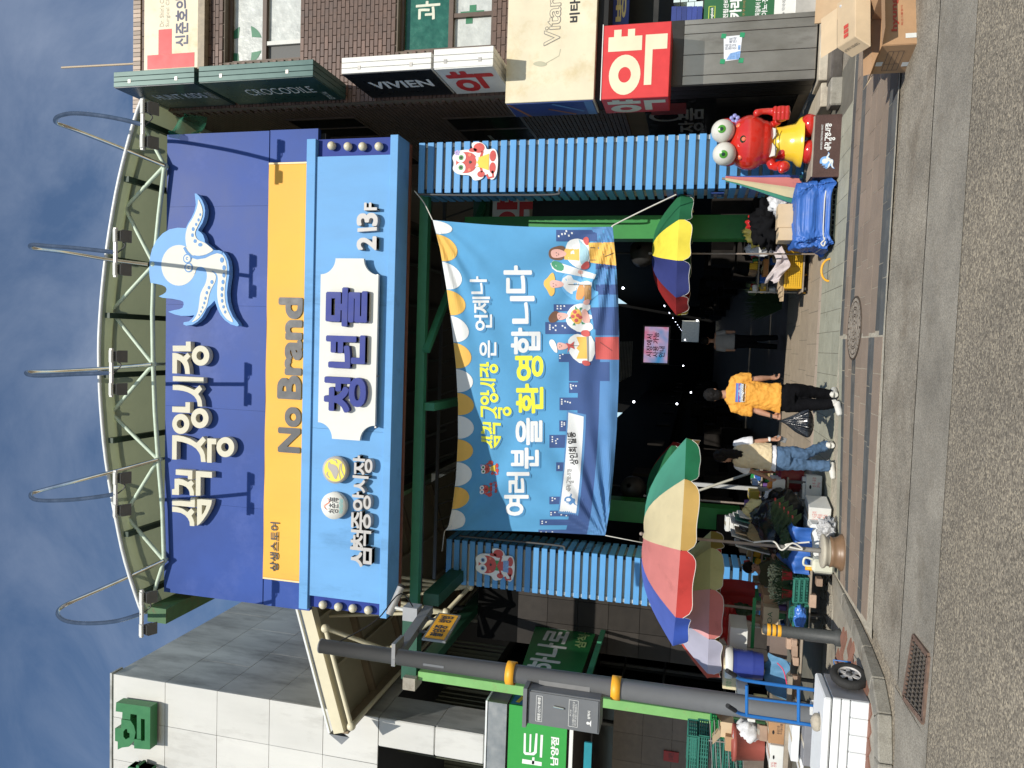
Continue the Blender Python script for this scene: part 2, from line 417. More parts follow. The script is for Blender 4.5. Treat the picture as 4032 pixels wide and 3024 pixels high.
o = sheet('apron', m_gut2, [(-2.9, 7.004), (2.0, 7.034), (14, 7.004), (14, 12.4), (3.2, 11.9), (3.2, 8.0), (0.3, 8.2), (-2.75, 8.0)], 0.008)
o = sheet('gutter_left', m_gut, [(-14, 5.7), (-2.95, 6.15), (-2.95, 7.1), (-3.4, 6.98), (-14, 6.9)], 0.0045); o.name = 'gutter'
o = sheet('paving_bed', m_grout, [(-2.86, 7.95), (0.3, 8.18), (4.6, 8.22), (4.6, 10.6), (-2.78, 10.6)], 0.0165)
o = sheet('market_floor', m_joint, [(-7.0, 10.45), (4.0, 10.45), (4.0, 90), (-7.0, 90)], 0.0155)
paving = thing('paving', None, None, (0, 9, 0)); paving['kind'] = 'structure'
def tile(P, z0, z1, m, parent, nm='tile'):
    mb = MB(); g = 0.004
    c = (sum(p[0] for p in P)/4, sum(p[1] for p in P)/4)
    Q = [(p[0]+(g if p[0] < c[0] else -g), p[1]+(g if p[1] < c[1] else -g)) for p in P]
    j = R.uniform(-0.0015, 0.0015)
    vs = [(q[0]-parent.location.x, q[1]-parent.location.y, z) for z in (z0, z1+j) for q in Q]
    mb.add(vs, [(4, 5, 6, 7), (0, 1, 5, 4), (1, 2, 6, 5), (2, 3, 7, 6), (3, 0, 4, 7)])
    return mb.build(nm, m, parent)
NT = 0
# right part of the band: straight rows
for (y0, y1, mm, ln) in ((8.24, 8.41, m_dark, .62), (8.41, 8.585, m_dark, .62), (8.585, 8.875, m_pink, .5), (8.875, 9.17, m_pink, .42), (9.17, 9.465, m_pink, .5), (9.465, 9.765, m_pink, .45), (9.765, 9.985, m_dark, .5), (9.985, 10.16, m_pink, .42), (10.16, 10.345, m_pink, .42), (10.345, 10.54, m_dark, .5)):
    x = 0.20 + R.uniform(0, .05) if y0 > 8.4 else 0.2
    while x < 4.4:
        l = ln*R.uniform(.8, 1.15); tile([(x, y0), (x+l, y0), (x+l, y1), (x, y1)], 0.012, 0.020, mm, paving); x += l; NT += 1
# left part: rows fan out slightly towards the left
def lrow(y, x): return y - (0.06+(y-8.74)*0.085)*(0.2-x)
for (y0, y1, mm, ln) in ((8.24, 8.6, m_pink, .44), (8.6, 8.73, m_dark, .55), (8.73, 8.87, m_dark, .55), (8.87, 9.19, m_pink, .36), (9.19, 9.52, m_pink, .4), (9.52, 9.74, m_dark, .5), (9.74, 9.94, m_pink, .4), (9.94, 10.15, m_pink, .42), (10.15, 10.34, m_dark, .5), (10.34, 10.54, m_fgr, .6)):
    x = 0.19
    while x > -2.75:
        l = ln*R.uniform(.8, 1.15); xa = max(-2.78, x-l)
        tile([(xa, lrow(y0, xa)), (x, lrow(y0, x)), (x, lrow(y1, x)), (xa, lrow(y1, xa))], 0.012, 0.020, mm, paving); x -= l; NT += 1
mfloor = thing('floor_slabs', None, None, (0, 11, 0)); mfloor['kind'] = 'structure'
for j, (y0, y1, mm) in enumerate(((10.56, 11.15, m_fgr), (11.15, 11.75, m_fgr), (11.75, 12.24, m_fgr))):
    x = -3.0
    while x < 3.2:
        l = 0.30; tile([(x, y0), (x+l, y0), (x+l, y1), (x, y1)], 0.0125, 0.019, mm, mfloor, 'slab'); x += l
x = -3.2
m_pale = mat('pale floor strip', (0.46, 0.37, 0.29), 0.8, var=0.1, fine=0.1)
while x < 3.2: tile([(x, 12.24), (x+.5, 12.24), (x+.5, 12.46), (x, 12.46)], 0.0125, 0.019, m_pale, mfloor, 'slab'); x += .5
y = 12.46
while y < 16.4:
    x = -3.2 + R.uniform(0, .3)
    while x < 3.2: tile([(x, y), (x+.52, y), (x+.52, y+1.0), (x, y+1.0)], 0.0125, 0.019, m_fpk, mfloor, 'slab'); x += .52
    y += 1.0
tag(sheet('market_floor', mat('inner floor with painted shade', (.07, .062, .05), .5, var=.25, scale=2, spec=.3), [(-6, 16.47), (4.0, 16.47), (4.0, 90), (-6, 90)], 0.0185), kind='structure')  # same floor further in, its deep shade put into a darker colour
# ---- manhole covers
m_iron = mat('rusty cast iron', (0.10, 0.075, 0.055), 0.65, var=0.3, scale=20, metal=0.3, bump=0.3, bscale=60)
m_ironhi = mat('worn iron relief', (0.36, 0.31, 0.25), 0.55, var=0.3, scale=25, metal=0.3, bump=0.2)
def manhole(loc, r, label, m1=None, m2=None, hi=0.008):
    t = thing('manhole_cover', label, 'manhole', loc); m1 = m1 or m_iron; m2 = m2 or m_ironhi
    MB().lathe([(r, 0), (r, .012), (r*.955, .014), (r*.95, .006), (0.001, .006)], seg=48, smooth=False).build('cover_plate', m1, t)
    mb = MB()
    def arcseg(r0, r1, a0, a1, n=6):
        vs = []
        for z in (.006, .006+hi):
            for k in range(n+1):
                a = a0+(a1-a0)*k/n
                for q in (r0, r1): vs.append((q*r*cos(a), q*r*sin(a), z))
        N = 2*(n+1); fs = []
        for k in range(n):
            a = N+2*k; fs.append((a, a+1, a+3, a+2)); fs.append((2*k, 2*k+2, a+2, a)); fs.append((2*k+1, a+1, a+3, 2*k+3))
        fs.append((0, N, N+1, 1)); fs.append((2*n, 2*n+1, N+2*n+1, N+2*n)); mb.add(vs, fs)
    for (a, b, n, g) in ((.0, .1, 1, 0), (.14, .2, 4, .2), (.25, .34, 6, .25), (.38, .41, 1, 0), (.45, .56, 8, .2), (.60, .63, 1, 0), (.67, .80, 16, .10), (.84, .93, 28, .07)):
        for k in range(n):
            a0 = 2*pi*k/n + g/2; a1 = 2*pi*(k+1)/n - g/2; arcseg(a, b, a0, a1, max(3, 36//n))
    mb.build('relief_pattern', m2, t)
    return t
manhole((0.31, 9.62, 0.020), 0.385, 'round rusty iron manhole cover set in the reddish paving band', hi=.006)
# ---- drain grate
t = thing('drain_grate', 'rusty iron storm drain grate set in the gutter near the kerb', 'drain', (-2.58, 6.46, 0))
c4 = [(-2.31, 6.22), (-2.31, 6.62), (-2.90, 6.78), (-2.85, 6.25)]
fr = MB()
for i in range(4):
    a = c4[i]; b = c4[(i+1) % 4]; fr.bar((a[0]+2.58, a[1]-6.46, .012), (b[0]+2.58, b[1]-6.46, .012), .045, .02)
fr.build('grate_frame', mat('rusty drain frame', (0.16, 0.10, 0.07), 0.8, var=0.4, scale=15), t)
MB().quad(*[(p[0]+2.58, p[1]-6.46, .0062) for p in c4]).build('pit', mat('dark pit', (0.008, 0.007, 0.006), 0.9, var=0), t)
def bil(u, v):
    a, d, c, b = c4[0], c4[1], c4[2], c4[3]
    return ((a[0]*(1-u)+b[0]*u)*(1-v)+(d[0]*(1-u)+c[0]*u)*v+2.58, (a[1]*(1-u)+b[1]*u)*(1-v)+(d[1]*(1-u)+c[1]*u)*v-6.46)
gm = mat('drain bars', (0.15, 0.125, 0.10), 0.6, var=0.3, metal=0.4)
for k in range(1, 14):
    a = bil(k/14, 0.03); b = bil(k/14+(.03 if k % 2 else -.03)*0, .97); MB().bar((*a, .014), (*b, .014), .012, .016).build('grate_bar', gm, t)
for k in range(1, 5):
    a = bil(0.02, k/5); b = bil(.98, k/5); MB().bar((*a, .016), (*b, .016), .009, .012).build('grate_bar', gm, t)
# ---- raised pavement on the left with its kerb
def zk(y): s = min(1, max(0, (y-7.4)/2.6)); return 0.125*(1-s) + 0.022*s
kl = [(-14, 6.93), (-6.2, 6.95), (-4.9, 6.96), (-4.15, 6.97), (-3.62, 6.99), (-3.22, 7.12), (-3.02, 7.42), (-2.93, 7.95), (-2.87, 8.55), (-2.83, 9.3), (-2.80, 10.1)]
kerb = thing('kerb', None, None, (-3, 8, 0)); kerb['kind'] = 'structure'
def offs(i, d):
    p = Vector(kl[i]); t = (Vector(kl[min(i+1, len(kl)-1)])-Vector(kl[max(i-1, 0)])).normalized(); nn = Vector((-t.y, t.x)); q = p+nn*d; return (q.x, q.y)
for i in range(len(kl)-1):
    a, b = kl[i], kl[i+1]; c, d = offs(i+1, .17), offs(i, .17); za, zb = zk(a[1]), zk(b[1])
    t_ = 0.004/max(.1, (Vector(b)-Vector(a)).length)
    L1 = lambda p, q, s: (p[0]+(q[0]-p[0])*s, p[1]+(q[1]-p[1])*s)
    a, b = L1(a, b, t_), L1(b, a, t_); d, c = L1(d, c, t_), L1(c, d, t_)
    P = [(*a, 0), (*b, 0), (*c, 0), (*d, 0), (*a, za), (*b, zb), (*c, zb), (*d, za)]
    mb = MB(); mb.hexa([(p[0]+3, p[1]-8, p[2]) for p in P]); mb.build('kerb_stone', m_kerb, kerb, bev=.012)
pv = MB()
P = []
inner = [(p.x, p.y) for p in crv([(*offs(i, .172), 0) for i in range(len(kl))], 4)]
for j in range(49):
    for i in range(len(inner)):
        x0, y0 = inner[i]; s = (j/48)**1.6; X = x0 + (-14-x0)*s*0.98; Y = y0 + (15.5-y0)*s; P.append((X, Y, zk(Y)-.008))
n = len(inner); pv.add(P, [(j*n+i, j*n+i+1, (j+1)*n+i+1, (j+1)*n+i) for j in range(48) for i in range(n-1)])
tag(pv.build('pavement', m_conc), kind='structure')
bricks = thing('brick_paving', None, None, (-4, 8.5, 0)); bricks['kind'] = 'structure'
nb = 0
for i in range(-12, 14):
    for j in range(-14, 14):
        w, h = .235, .115; cx = i*w*.98 + (j % 2)*w/2; cy = j*h
        a = radians(-38); X = -4.0+cx*cos(a)-cy*sin(a); Y = 8.35+cx*sin(a)+cy*cos(a)
        if not (7.25 < Y < 9.45 and X < -3.18-max(0, (7.6-Y))*1.2): continue
        if Y > 8.75 and Y < 8.92 or X < -5.1 or (Y > 9.2 and X > -3.6): continue
        if abs(X+3.15) > 1.0 and nb > 280: continue
        mb = MB(); mb.box((X+4, Y-8.5, zk(Y)-.004), (w-.008, h-.008, .02), rz=a+R.uniform(-.01, .01)); mb.build('brick', m_redbr, bricks); nb += 1
mh = FZ(3000+372/1.508, 1924+700/1.508, .04)
manhole((mh.x, mh.y, zk(mh.y)-.004), 0.47, 'large pale concrete manhole cover on the raised pavement behind the bollard', m_conc, m_gut, hi=.012)
# ================================================================== brick corner building on the right
XB, YF = 4.12, 12.2
m_wallbase = mat('mortar bed', (0.17, 0.14, 0.11), 0.95, var=0.15, scale=3)
m_brick = mat('brown glazed wall brick', (0.120, 0.068, 0.048), 0.5, var=0.14, scale=7, fine=0.12, bscale=60, rand=0.30, bump=0.15, streak=0.0)
m_brickd = mat('brown wall brick mass', (0.11, 0.066, 0.048), 0.6, var=0.3, scale=4, fine=0.15, bscale=40)
t = rb = thing('brick_building', 'brown brick corner building with sign boxes right of the market arch', 'building', (XB, YF, 0))
H_TOP = F(550, 430, YF).z
W1 = pbox(884, 1182, -60, 236, YF); W2 = pbox(1566, 1940, -60, 190, YF)
zt = F(2000, 405, YF).z
m_brick.name = 'brown glazed wall brick'
# wall bodies with window openings
wb = MB(); XR = 11.0; wy0, wy1 = YF, YF+.35
zs = [3.9, W2[1], W2[3], W1[1], W1[3], H_TOP-.02]
wb.bb(XB+.01, XR, wy0+.012, wy1, zs[0], zs[1]); wb.bb(XB+.01, W2[0], wy0+.012, wy1, zs[1], zs[2]); wb.bb(W2[2]+1.0, XR, wy0+.012, wy1, zs[1], zs[2])
wb.bb(XB+.01, XR, wy0+.012, wy1, zs[2], zs[3]); wb.bb(XB+.01, W1[0], wy0+.012, wy1, zs[3], zs[4]); wb.bb(W1[2]+1.0, XR, wy0+.012, wy1, zs[3], zs[4])
wb.bb(XB+.01, XR, wy0+.012, wy1, zs[4], zs[5])
wb.bb(XB+.012, XB+.35, wy1, 34, 0.28, H_TOP-.02); wb.bb(XB+.3, XR, 33.6, 34, 0, H_TOP-.02)
wb.bb(XB+.3, XR, wy1-.1, 34, H_TOP-.3, H_TOP-.1)
wb.build('wall', m_wallbase, rb, local=False)
# facing bricks
BW, BH = 0.235, 0.079; cnt = 0; stuffb = MB()
brick_me = MB().box((0, 0, 0), (BW-.012, .03, BH-.012)).mesh('brick', bev=0.002); brick_me.materials.append(m_brick)
half_me = MB().box((0, 0, 0), (BW/2-.012, .03, BH-.012)).mesh('brick'); half_me.materials.append(m_brick)
nrow = int((H_TOP-3.9)/BH)
spots = []
for j in range(nrow):
    z = 3.9+BH*(j+.5); x = XB + .005 + (0 if j % 2 else BW/2)
    if j % 2 == 0: spots.append((XB+.005+BW/4, z, 1))
    while x < 7.2:
        spots.append((x+BW/2, z, 0)); x += BW
vis = []
for x, z, h in spots:
    hw = BW/2
    if any(w[1]-BH*.4 < z < w[3]+BH*.4 and x > w[0]-hw*.5 for w in (W1, W2)): continue
    vis.append((x, z, h))
def score(p):
    x, z, h = p; s = 0
    if x > 5.25: s += 10
    if z > F(1345, 100, YF).z and z > F(780, 100, YF).z: s += 5
    if F(1240, 0, YF).z < z < F(884, 0, YF).z: s += 0
    return s + abs(z-8.4)*.15
vis.sort(key=score)
for k, (x, z, h) in enumerate(vis):
    if k < 298:
        o = bpy.data.objects.new('brick', half_me if h else brick_me); link(o); o.parent = rb; o.location = (x-XB, -.001+R.uniform(-.002, .002), z)
    else: stuffb.box((x, YF+R.uniform(-.002, .002), z), ((BW/2 if h else BW)-.012, .03, BH-.012))
# brick facing of the shaded flank, coarser further back
z = 0.32; j = 0
while z < H_TOP-.1:
    y = YF + .12 + (0.0 if j % 2 else BW/2)
    while y < 19:
        if z > 3.2: stuffb.box((XB, y+BW/2, z+BH/2), (.03, BW-.012, BH-.012))
        y += BW
    z += BH; j += 1
tag(stuffb.build('brick_course', m_brickd, rb, local=False), kind='stuff')
# parapet cap of upright tiles
cap = mat('parapet tile', (0.36, 0.27, 0.20), 0.5, var=0.2, rand=0.3)
capme = MB().box((0, 0, 0), (.07, .4, .16)).mesh('cap'); capme.materials.append(cap)
for k in range(36):
    o = bpy.data.objects.new('coping_tile', capme); link(o); o.parent = rb; o.location = (.04+k*.08, .17, H_TOP+.05)
capm2 = MB().box((0, 0, 0), (.4, .07, .16)).mesh('cap2'); capm2.materials.append(cap)
for k in range(30):
    o = bpy.data.objects.new('coping_tile', capm2); link(o); o.parent = rb; o.location = (.17, .42+k*.08, H_TOP+.05)
# windows
m_wframe = mat('brown window frame', (0.10, 0.065, 0.045), 0.5, var=0.15)
m_wwhite = mat('white window frame', (0.6, 0.6, 0.56), 0.5, var=0.1)
m_film = mat('wrinkled white window film', (0.50, 0.52, 0.49), 0.35, var=0.18, scale=5, bump=0.9, bscale=9, dirt=((0.3, 0.32, 0.31), 0.4, 6))
m_greenf = mat('green window film', (0.015, 0.11, 0.075), 0.25, var=0.3, scale=8, bump=0.3, bscale=12)
m_dkglass = mat('dark glass', (0.009, 0.010, 0.010), 0.12, var=0.1, spec=0.45)
m_greenc = mat('green cross film', (0.03, 0.17, 0.08), 0.4, var=0.15)
fw = facing(YF+.2)
def window(box, splitx, lower_split_y, mats, green):
    w = MB(); x0, z0, x1, z1 = box; x1 += 1.0; d0, d1 = YF+.12, YF+.2
    zm = F(splitx, 100, YF+.2).z
    for (a, b, c, d) in ((x0, x1, z0, z0+.06), (x0, x1, z1-.06, z1), (x0, x0+.06, z0, z1), (x1-.06, x1, z0, z1), (x0, x1, zm-.04, zm+.04)): w.bb(a, b, d0+R.uniform(0, .006), d1, c, d)
    f = w.build('window', m_wframe, rb, local=False)
    MB().quad((x0, d1+.001, zm+.04), (x1, d1+.001, zm+.04), (x1, d1+.001, z1-.05), (x0, d1+.001, z1-.05)).build('pane', mats[0], f, local=False)
    xs = F(1000, lower_split_y, YF+.2).x
    MB().quad((xs, d1+.001, z0+.05), (x1, d1+.001, z0+.05), (x1, d1+.001, zm-.04), (xs, d1+.001, zm-.04)).build('pane', mats[1], f, local=False)
    MB().quad((x0, d1+.001, z0+.05), (xs, d1+.001, z0+.05), (xs, d1+.001, zm-.04), (x0, d1+.001, zm-.04)).build('pane', mats[2], f, local=False)
    MB().bb(xs-.035, xs+.035, d0+.02, d1, z0+.06, zm-.04).build('mullion', mats[3], f, local=False)
    return f
m_mesh = mat('grey insect screen', (0.13, 0.13, 0.125), 0.7, var=0.1)
f1 = window(W1, 1050, 180, (m_film, m_film, m_mesh, m_wwhite), False)
f2 = window(W2, 1780, 127, (m_greenf, m_film, m_film, m_wframe), True)
c = F(965, 178, YF+.2); rr = .36
fl = Flat(); q = .37
for a0 in (0, 1, 2, 3):
    A0 = a0*pi/2+.33; A1 = (a0+1)*pi/2-.33; P = [(c.x+rr*cos(A0+(A1-A0)*k/6), c.z+rr*sin(A0+(A1-A0)*k/6)) for k in range(7)]
    mA = (A0+A1)/2; P.append((c.x+.14*sqrt(2)*cos(mA), c.z+.14*sqrt(2)*sin(mA))); fl.quad(P)
fl.out('green_cross_sticker', facing(YF+.2), m_greenc, f1, n0=.004)
fl = Flat(); c = F(1690, 50, YF+.2)
fl.text('과', (c.x-.12, c.z-.2, c.x+.2, c.z+.25), bold=.02); fl.out('window_sticker', facing(YF+.2), mat('pale sticker', (.6, .62, .5), .6), f2, n0=.004)
fl = Flat(); c = F(1857, 55, YF+.2); fl.rect(c.x-.05, c.z-.22, c.x+.05, c.z+.2).rect(c.x-.16, c.z-.02, c.x-.05, c.z+.1).rect(c.x+.05, c.z-.08, c.x+.15, c.z+.04)
fl.out('torn_sticker', facing(YF+.2), m_greenc, f2, n0=.004)
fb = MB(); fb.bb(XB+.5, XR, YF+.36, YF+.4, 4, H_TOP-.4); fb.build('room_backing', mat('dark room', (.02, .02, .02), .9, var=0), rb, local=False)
# flank: darker windows and shop glass
sw = MB()
for (y0, y1, z0, z1) in ((12.9, 14.2, 8.2, 9.7), (15.2, 16.6, 8.2, 9.7), (13.2, 14.8, 5.1, 6.6), (15.6, 17.2, 5.1, 6.6)):
    w_ = MB(); w_.bb(XB-.03, XB+.02, y0, y1, z0, z0+.06).bb(XB-.03, XB+.02, y0, y1, z1-.06, z1).bb(XB-.03, XB+.02, y0, y0+.06, z0+.06, z1-.06).bb(XB-.03, XB+.02, y1-.06, y1, z0+.06, z1-.06).bb(XB-.028, XB+.02, (y0+y1)/2-.03, (y0+y1)/2+.03, z0+.06, z1-.06)
    ff = w_.build('window', m_wframe, rb, local=False)
    MB().quad((XB-.02, y0+.06, z0+.06), (XB-.02, y1-.06, z0+.06), (XB-.02, y1-.06, z1-.06), (XB-.02, y0+.06, z1-.06)).build('pane', m_dkglass, ff, local=False)
sg = MB().quad((XB-.02, 12.75, .45), (XB-.02, 19, .45), (XB-.02, 19, 2.9), (XB-.02, 12.75, 2.9)).build('shop_glass', m_dkglass, rb, local=False)
side = Fr((XB-.02, 0, 0), (0, -1, 0), (0, 0, 1), (-1, 0, 0))
fl = Flat(); fl.text('ㄴ', (-14.9, 6.0, -14.4, 6.5)); fl.text('화장품', (-15.4, 1.9, -13.2, 2.35), bold=.02); fl.ring(-13.6, 2.55, .3, .3, .22, .22)
fl.out('glass_lettering', side, mat('dull lettering', (.30, .30, .30), .6), sg, n0=.004)
fl = Flat(); fl.rect(-13.5, 2.2, -12.9, 2.8); fl.rect(-14.6, 1.1, -14.0, 1.7); fl.out('glass_sticker', side, mat('dull red sticker', (.25, .02, .02), .6), sg, n0=.006)
# ---- clinic sign with the red cross at the top
m_cream = mat('aged cream sign film', (0.70, 0.62, 0.44), 0.45, var=0.13, scale=1.4, dirt=((0.50, 0.36, 0.13), 0.55, 1.1))
m_red = mat('red sign film', (0.62, 0.035, 0.035), 0.45, var=0.08)
m_navytx = mat('navy sign lettering', (0.035, 0.04, 0.10), 0.45, var=0.05)
B = pbox(567, 782, -300, 272, YF-.12); t = thing('clinic_sign', 'cream clinic sign with a red cross on the top floor brick wall', 'sign', ((B[0]+B[2])/2, YF, B[1]))
mb = MB(); mb.bb(B[0], B[2], YF-.12, YF-.02, B[1], B[3]); mb.build('sign_box', m_cream, t, local=False, bev=.01)
MB().bb(B[0]-.03, B[2], YF-.14, YF-.02, B[1]-.14, B[1]-.002).build('frame', mat('weathered tan frame', (.33, .27, .19), .6, var=.3, scale=9), t, local=False)
ff = facing(YF-.12); fl = Flat()
a = pbox(580, 765, 212, 272, YF-.12); b = pbox(624, 676, 115, 213, YF-.12)
fl.rect(max(a[0], B[0]+.02), a[1], a[2], a[3]); fl.rect(b[0], b[1], b[2], b[3]); fl.rect(B[0]+.02, b[1]-.0, b[0], b[3]) if 0 else None
fl.out('red_cross', ff, m_red, t, n0=.003)
fl = Flat(); a = pbox(690, 742, 0, 182, YF-.12); fl.text('신준호의원', (a[0], a[1], a[0]+(a[2]-a[0])*1.32, a[3]), bold=.026)
fl.out('lettering', ff, m_navytx, t, n0=.003)
fl = Flat(); a = pbox(628, 645, 0, 105, YF-.12); fl.text("Dr. Shin's C", (a[0], a[1], a[2], a[3])); a = pbox(652, 670, 0, 105, YF-.12); fl.text("Surgical Cl", (a[0], a[1], a[2], a[3]))
fl.out('faded_lettering', ff, mat('faded lettering', (.42, .38, .28), .6), t, n0=.003)
# ---- antenna rod on the roof
a = F(545, 250, 12.6); b = F(243, 266, 12.6)
mb = MB(); mb.tube([(0, 0, 0), (b.x-a.x, 0, b.z-a.z)], .022); tag(mb.build('roof_pole', mat('tan pole', (.42, .33, .22), .5), None, loc=(a.x, 12.6, a.z)), 'thin tan rod standing above the brick parapet', 'pole')
bpy.context.view_layer.objects.active = None
# ---- blade signs
m_teal = mat('dark teal sign paint', (0.045, 0.10, 0.088), 0.35, var=0.12, scale=3, metal=0.2)
m_tealf = mat('dark green sign face', (0.018, 0.055, 0.045), 0.3, var=0.1)
m_navyf = mat('dark navy green sign face', (0.015, 0.035, 0.045), 0.3, var=0.1)
m_blackf = mat('black sign face', (0.012, 0.013, 0.015), 0.3, var=0.1)
m_whitep = mat('white sign paint', (0.72, 0.71, 0.66), 0.45, var=0.06, dirt=((.5, .47, .4), .2, 4))
m_whitet = mat('white lettering', (0.78, 0.78, 0.74), 0.5, var=0.04)
m_hinge = mat('steel hinge', (0.35, 0.33, 0.3), 0.4, metal=0.7)
m_gap = mat('black seam', (0.01, 0.01, 0.01), 0.8, var=0)
def blade(name, label, x0, x1, ya, yb, mbody, mface, mtext, text, tb, rot=True, small=None, seams=2):
    YS = 11.0; a = F(x0, yb, YS); b = F(x1, yb, YS); c = F(x0, ya, YS)
    xl = 4.175; xr = c.x if c.x > xl+.1 else xl+.3; zt_, zb_ = a.z, b.z; xr = xl + (F(x0, ya, YS).x-a.x)
    t = thing(name, label, 'sign', (xl, YS, zb_))
    w = (xr-xl); k = seams+1
    for i in range(k): MB().bb(xl+w*i/k+.003, xl+w*(i+1)/k-.003, YS, 12.15, zb_, zt_).build('side_panel', mbody, t, local=False, bev=.004)
    MB().bb(xl+.02, xr-.02, YS+.01, 12.14, zb_+.01, zt_-.01).build('core', m_gap, t, local=False)
    lf = MB().bb(xl-.012, xl+.002, YS+.01, 12.14, zb_+.01, zt_-.01).build('face_panel', mface, t, local=False)
    for f in (.2, .78):
        z = zt_+(zb_-zt_)*f; MB().bb(xl+w/k-.03, xl+w/k+.03, YS-.006, YS-.001, z-.025, z+.025).build('hinge', m_hinge, t, local=False)
    if text:
        if rot: fr_ = Fr((xl-.012, YS, zt_), (0, 0, -1), (0, -1, 0), (-1, 0, 0)); H = zt_-zb_; D_ = 1.13
        fl = Flat()
        if rot:
            fl.text(text, (H*tb[0], -D_+D_*tb[2], H*tb[1], -D_+D_*tb[3]), bold=tb[4])
            if small: fl.text(small[0], (H*small[1], -D_+D_*small[3], H*small[2], -D_+D_*small[4]))
            fl.out('lettering', fr_, mtext, lf, n0=.003)
        else:
            H = zt_-zb_; fr_ = Fr((xl-.012, 12.15, zb_), (0, -1, 0), (0, 0, 1), (-1, 0, 0)); fl.text(text, (.12, H*.1, 1.02, H*.9), bold=.034); fl.out('lettering', fr_, mtext, lf, n0=.003)
    MB().tube([(xr-.05, 12.1, zt_-.15), (xr-.05, 12.19, zt_-.15)], .03).build('bracket', m_hinge, t, local=False)
    return t
m_greytx = mat('grey lettering', (.50, .54, .55), .5, var=.05); m_tantx = mat('pale green lettering', (.62, .68, .62), .5, var=.05)
blade('blade_sign', 'dark teal blade sign highest on the brick building, level with its parapet', 447, 764, 268, 328, m_teal, m_navyf, m_greytx, 'HUNT KIDS', (.25, .87, .40, .62, .015), small=('헌트\n키즈', .90, .97, .32, .62))
blade('blade_sign', 'long dark green blade sign with thin pale lettering, second from the top', 782, 1232, 219, 282, m_teal, m_tealf, m_tantx, 'CROCODILE', (.26, .86, .38, .64, .0), small=('LADIES', .88, .93, .05, .38))
blade('blade_sign', 'white blade sign with black face and white capitals between the windows', 1345, 1697, 188, 252, m_whitep, m_blackf, m_whitet, 'VIVIEN', (.18, .88, .38, .66, .03))
blade('blade_sign', 'short white blade sign with one red syllable just above the vitamin sign', 1707, 1941, 178, 254, m_whitep, m_whitep, m_red, '약', (0, 1, 0, 1, 0), rot=False)
# ---- vitamin sign box and red pharmacy cube
m_blueside = mat('deep blue sign side', (0.012, 0.035, 0.16), 0.4, var=0.1)
a = pbox(2000, 2350, -300, 403, 11.5)
t = thing('pharmacy_sign', 'big stained cream sign box over the pharmacy with outlined grey lettering', 'sign', (XB-.3, 11.5, a[1]))
xl = 3.76; MB().bb(xl+.004, 9, 11.5, 12.18, a[1], a[3]).build('sign_box', m_cream, t, local=False, bev=.006)
MB().bb(xl-.01, xl+.004, 11.53, 12.17, a[1]+.02, a[3]-.02).build('side_panel', m_blueside, t, local=False)
sf = Fr((xl-.01, 12.17, 0), (0, -1, 0), (0, 0, 1), (-1, 0, 0))
Flat().quad([(.0, a[3]-.25), (.64, a[3]-.02), (.64, a[3]-.06), (0, a[3]-.30)]).quad([(.05, a[1]+.35), (.35, a[1]+.75), (.32, a[1]+.78), (.02, a[1]+.38)]).out('orange_stripe', sf, mat('orange stripe', (.35, .12, .02), .5), t, n0=.002)
Flat().quad([(.2, a[1]+.2), (.6, a[1]+.65), (.55, a[1]+.68), (.15, a[1]+.23)]).rect(.0, a[1]+.03, .64, a[1]+.16).out('pale_stripe', sf, mat('pale blue stripe', (.10, .20, .35), .5), t, n0=.003)
ff = facing(11.5); fl = Flat(); q = pbox(2143, 2208, 0, 180, 11.5)
fl.text('Vitamin', (q[0], q[1], q[0]+(q[2]-q[0])*1.6, q[3]), bold=.03); fl.out('lettering_outline', ff, mat('grey outline', (.22, .2, .17), .6), t, n0=.003)
fl = Flat(); fl.text('Vitamin', (q[0]+.012, q[1]+.012, q[0]+(q[2]-q[0])*1.6-.012, q[3]-.012), bold=-.002); fl.out('lettering', ff, m_cream, t, n0=.005)
fl = Flat(); q = pbox(2242, 2283, 0, 88, 11.5); fl.text('비타민', (q[0], q[1], q[0]+(q[2]-q[0])*1.5, q[3]), bold=.034); fl.out('small_lettering', ff, mat('black lettering', (.02, .02, .02), .5), t, n0=.003)
q = F(2125, 250, 11.5); fl = Flat(); fl.poly(smooth_loop([(q.x-.02, q.z-.15), (q.x-.06, q.z-.02), (q.x-.0, q.z+.14), (q.x+.05, q.z+.0)])); fl.line([(q.x, q.z-.1), (q.x+.1, q.z-.3), (q.x+.2, q.z-.32)], .012)
fl.out('leaf_mark', ff, mat('faded olive mark', (.45, .43, .30), .6), t, n0=.003)
MB().bb(xl+.05, 9, 11.62, 12.18, a[1]-.16, a[1]-.004).build('shadow_gap', m_gap, t, local=False)
a = pbox(2372, 2638, 92, 386, 11.5)
t = thing('pharmacy_cube_sign', 'red cube sign with one big cream syllable above the steel pillar', 'sign', (a[0], 11.5, a[1]))
MB().bb(a[0], a[2], 11.5, 12.19, a[1], a[3]).build('sign_box', m_red, t, local=False, bev=.008)
m_creamt = mat('cream lettering', (0.72, 0.66, 0.46), 0.5, var=0.08, scale=3)
def yak(fl, x0, z0, w, h):
    X = lambda u: x0+w*u
    Z = lambda v: z0+h*v
    fl.ring(X(.32), Z(.66), w*.27, h*.235, w*.105, h*.095)
    fl.quad([(X(.64), Z(.92)), (X(.64), Z(.42)), (X(.835), Z(.42)), (X(.835), Z(.53)), (X(.93), Z(.53)), (X(.93), Z(.635)), (X(.835), Z(.635)), (X(.835), Z(.73)), (X(.93), Z(.73)), (X(.93), Z(.84)), (X(.835), Z(.84)), (X(.835), Z(.92))])
    fl.quad([(X(.17), Z(.37)), (X(.17), Z(.26)), (X(.64), Z(.26)), (X(.64), Z(.05)), (X(.84), Z(.05)), (X(.84), Z(.37))])
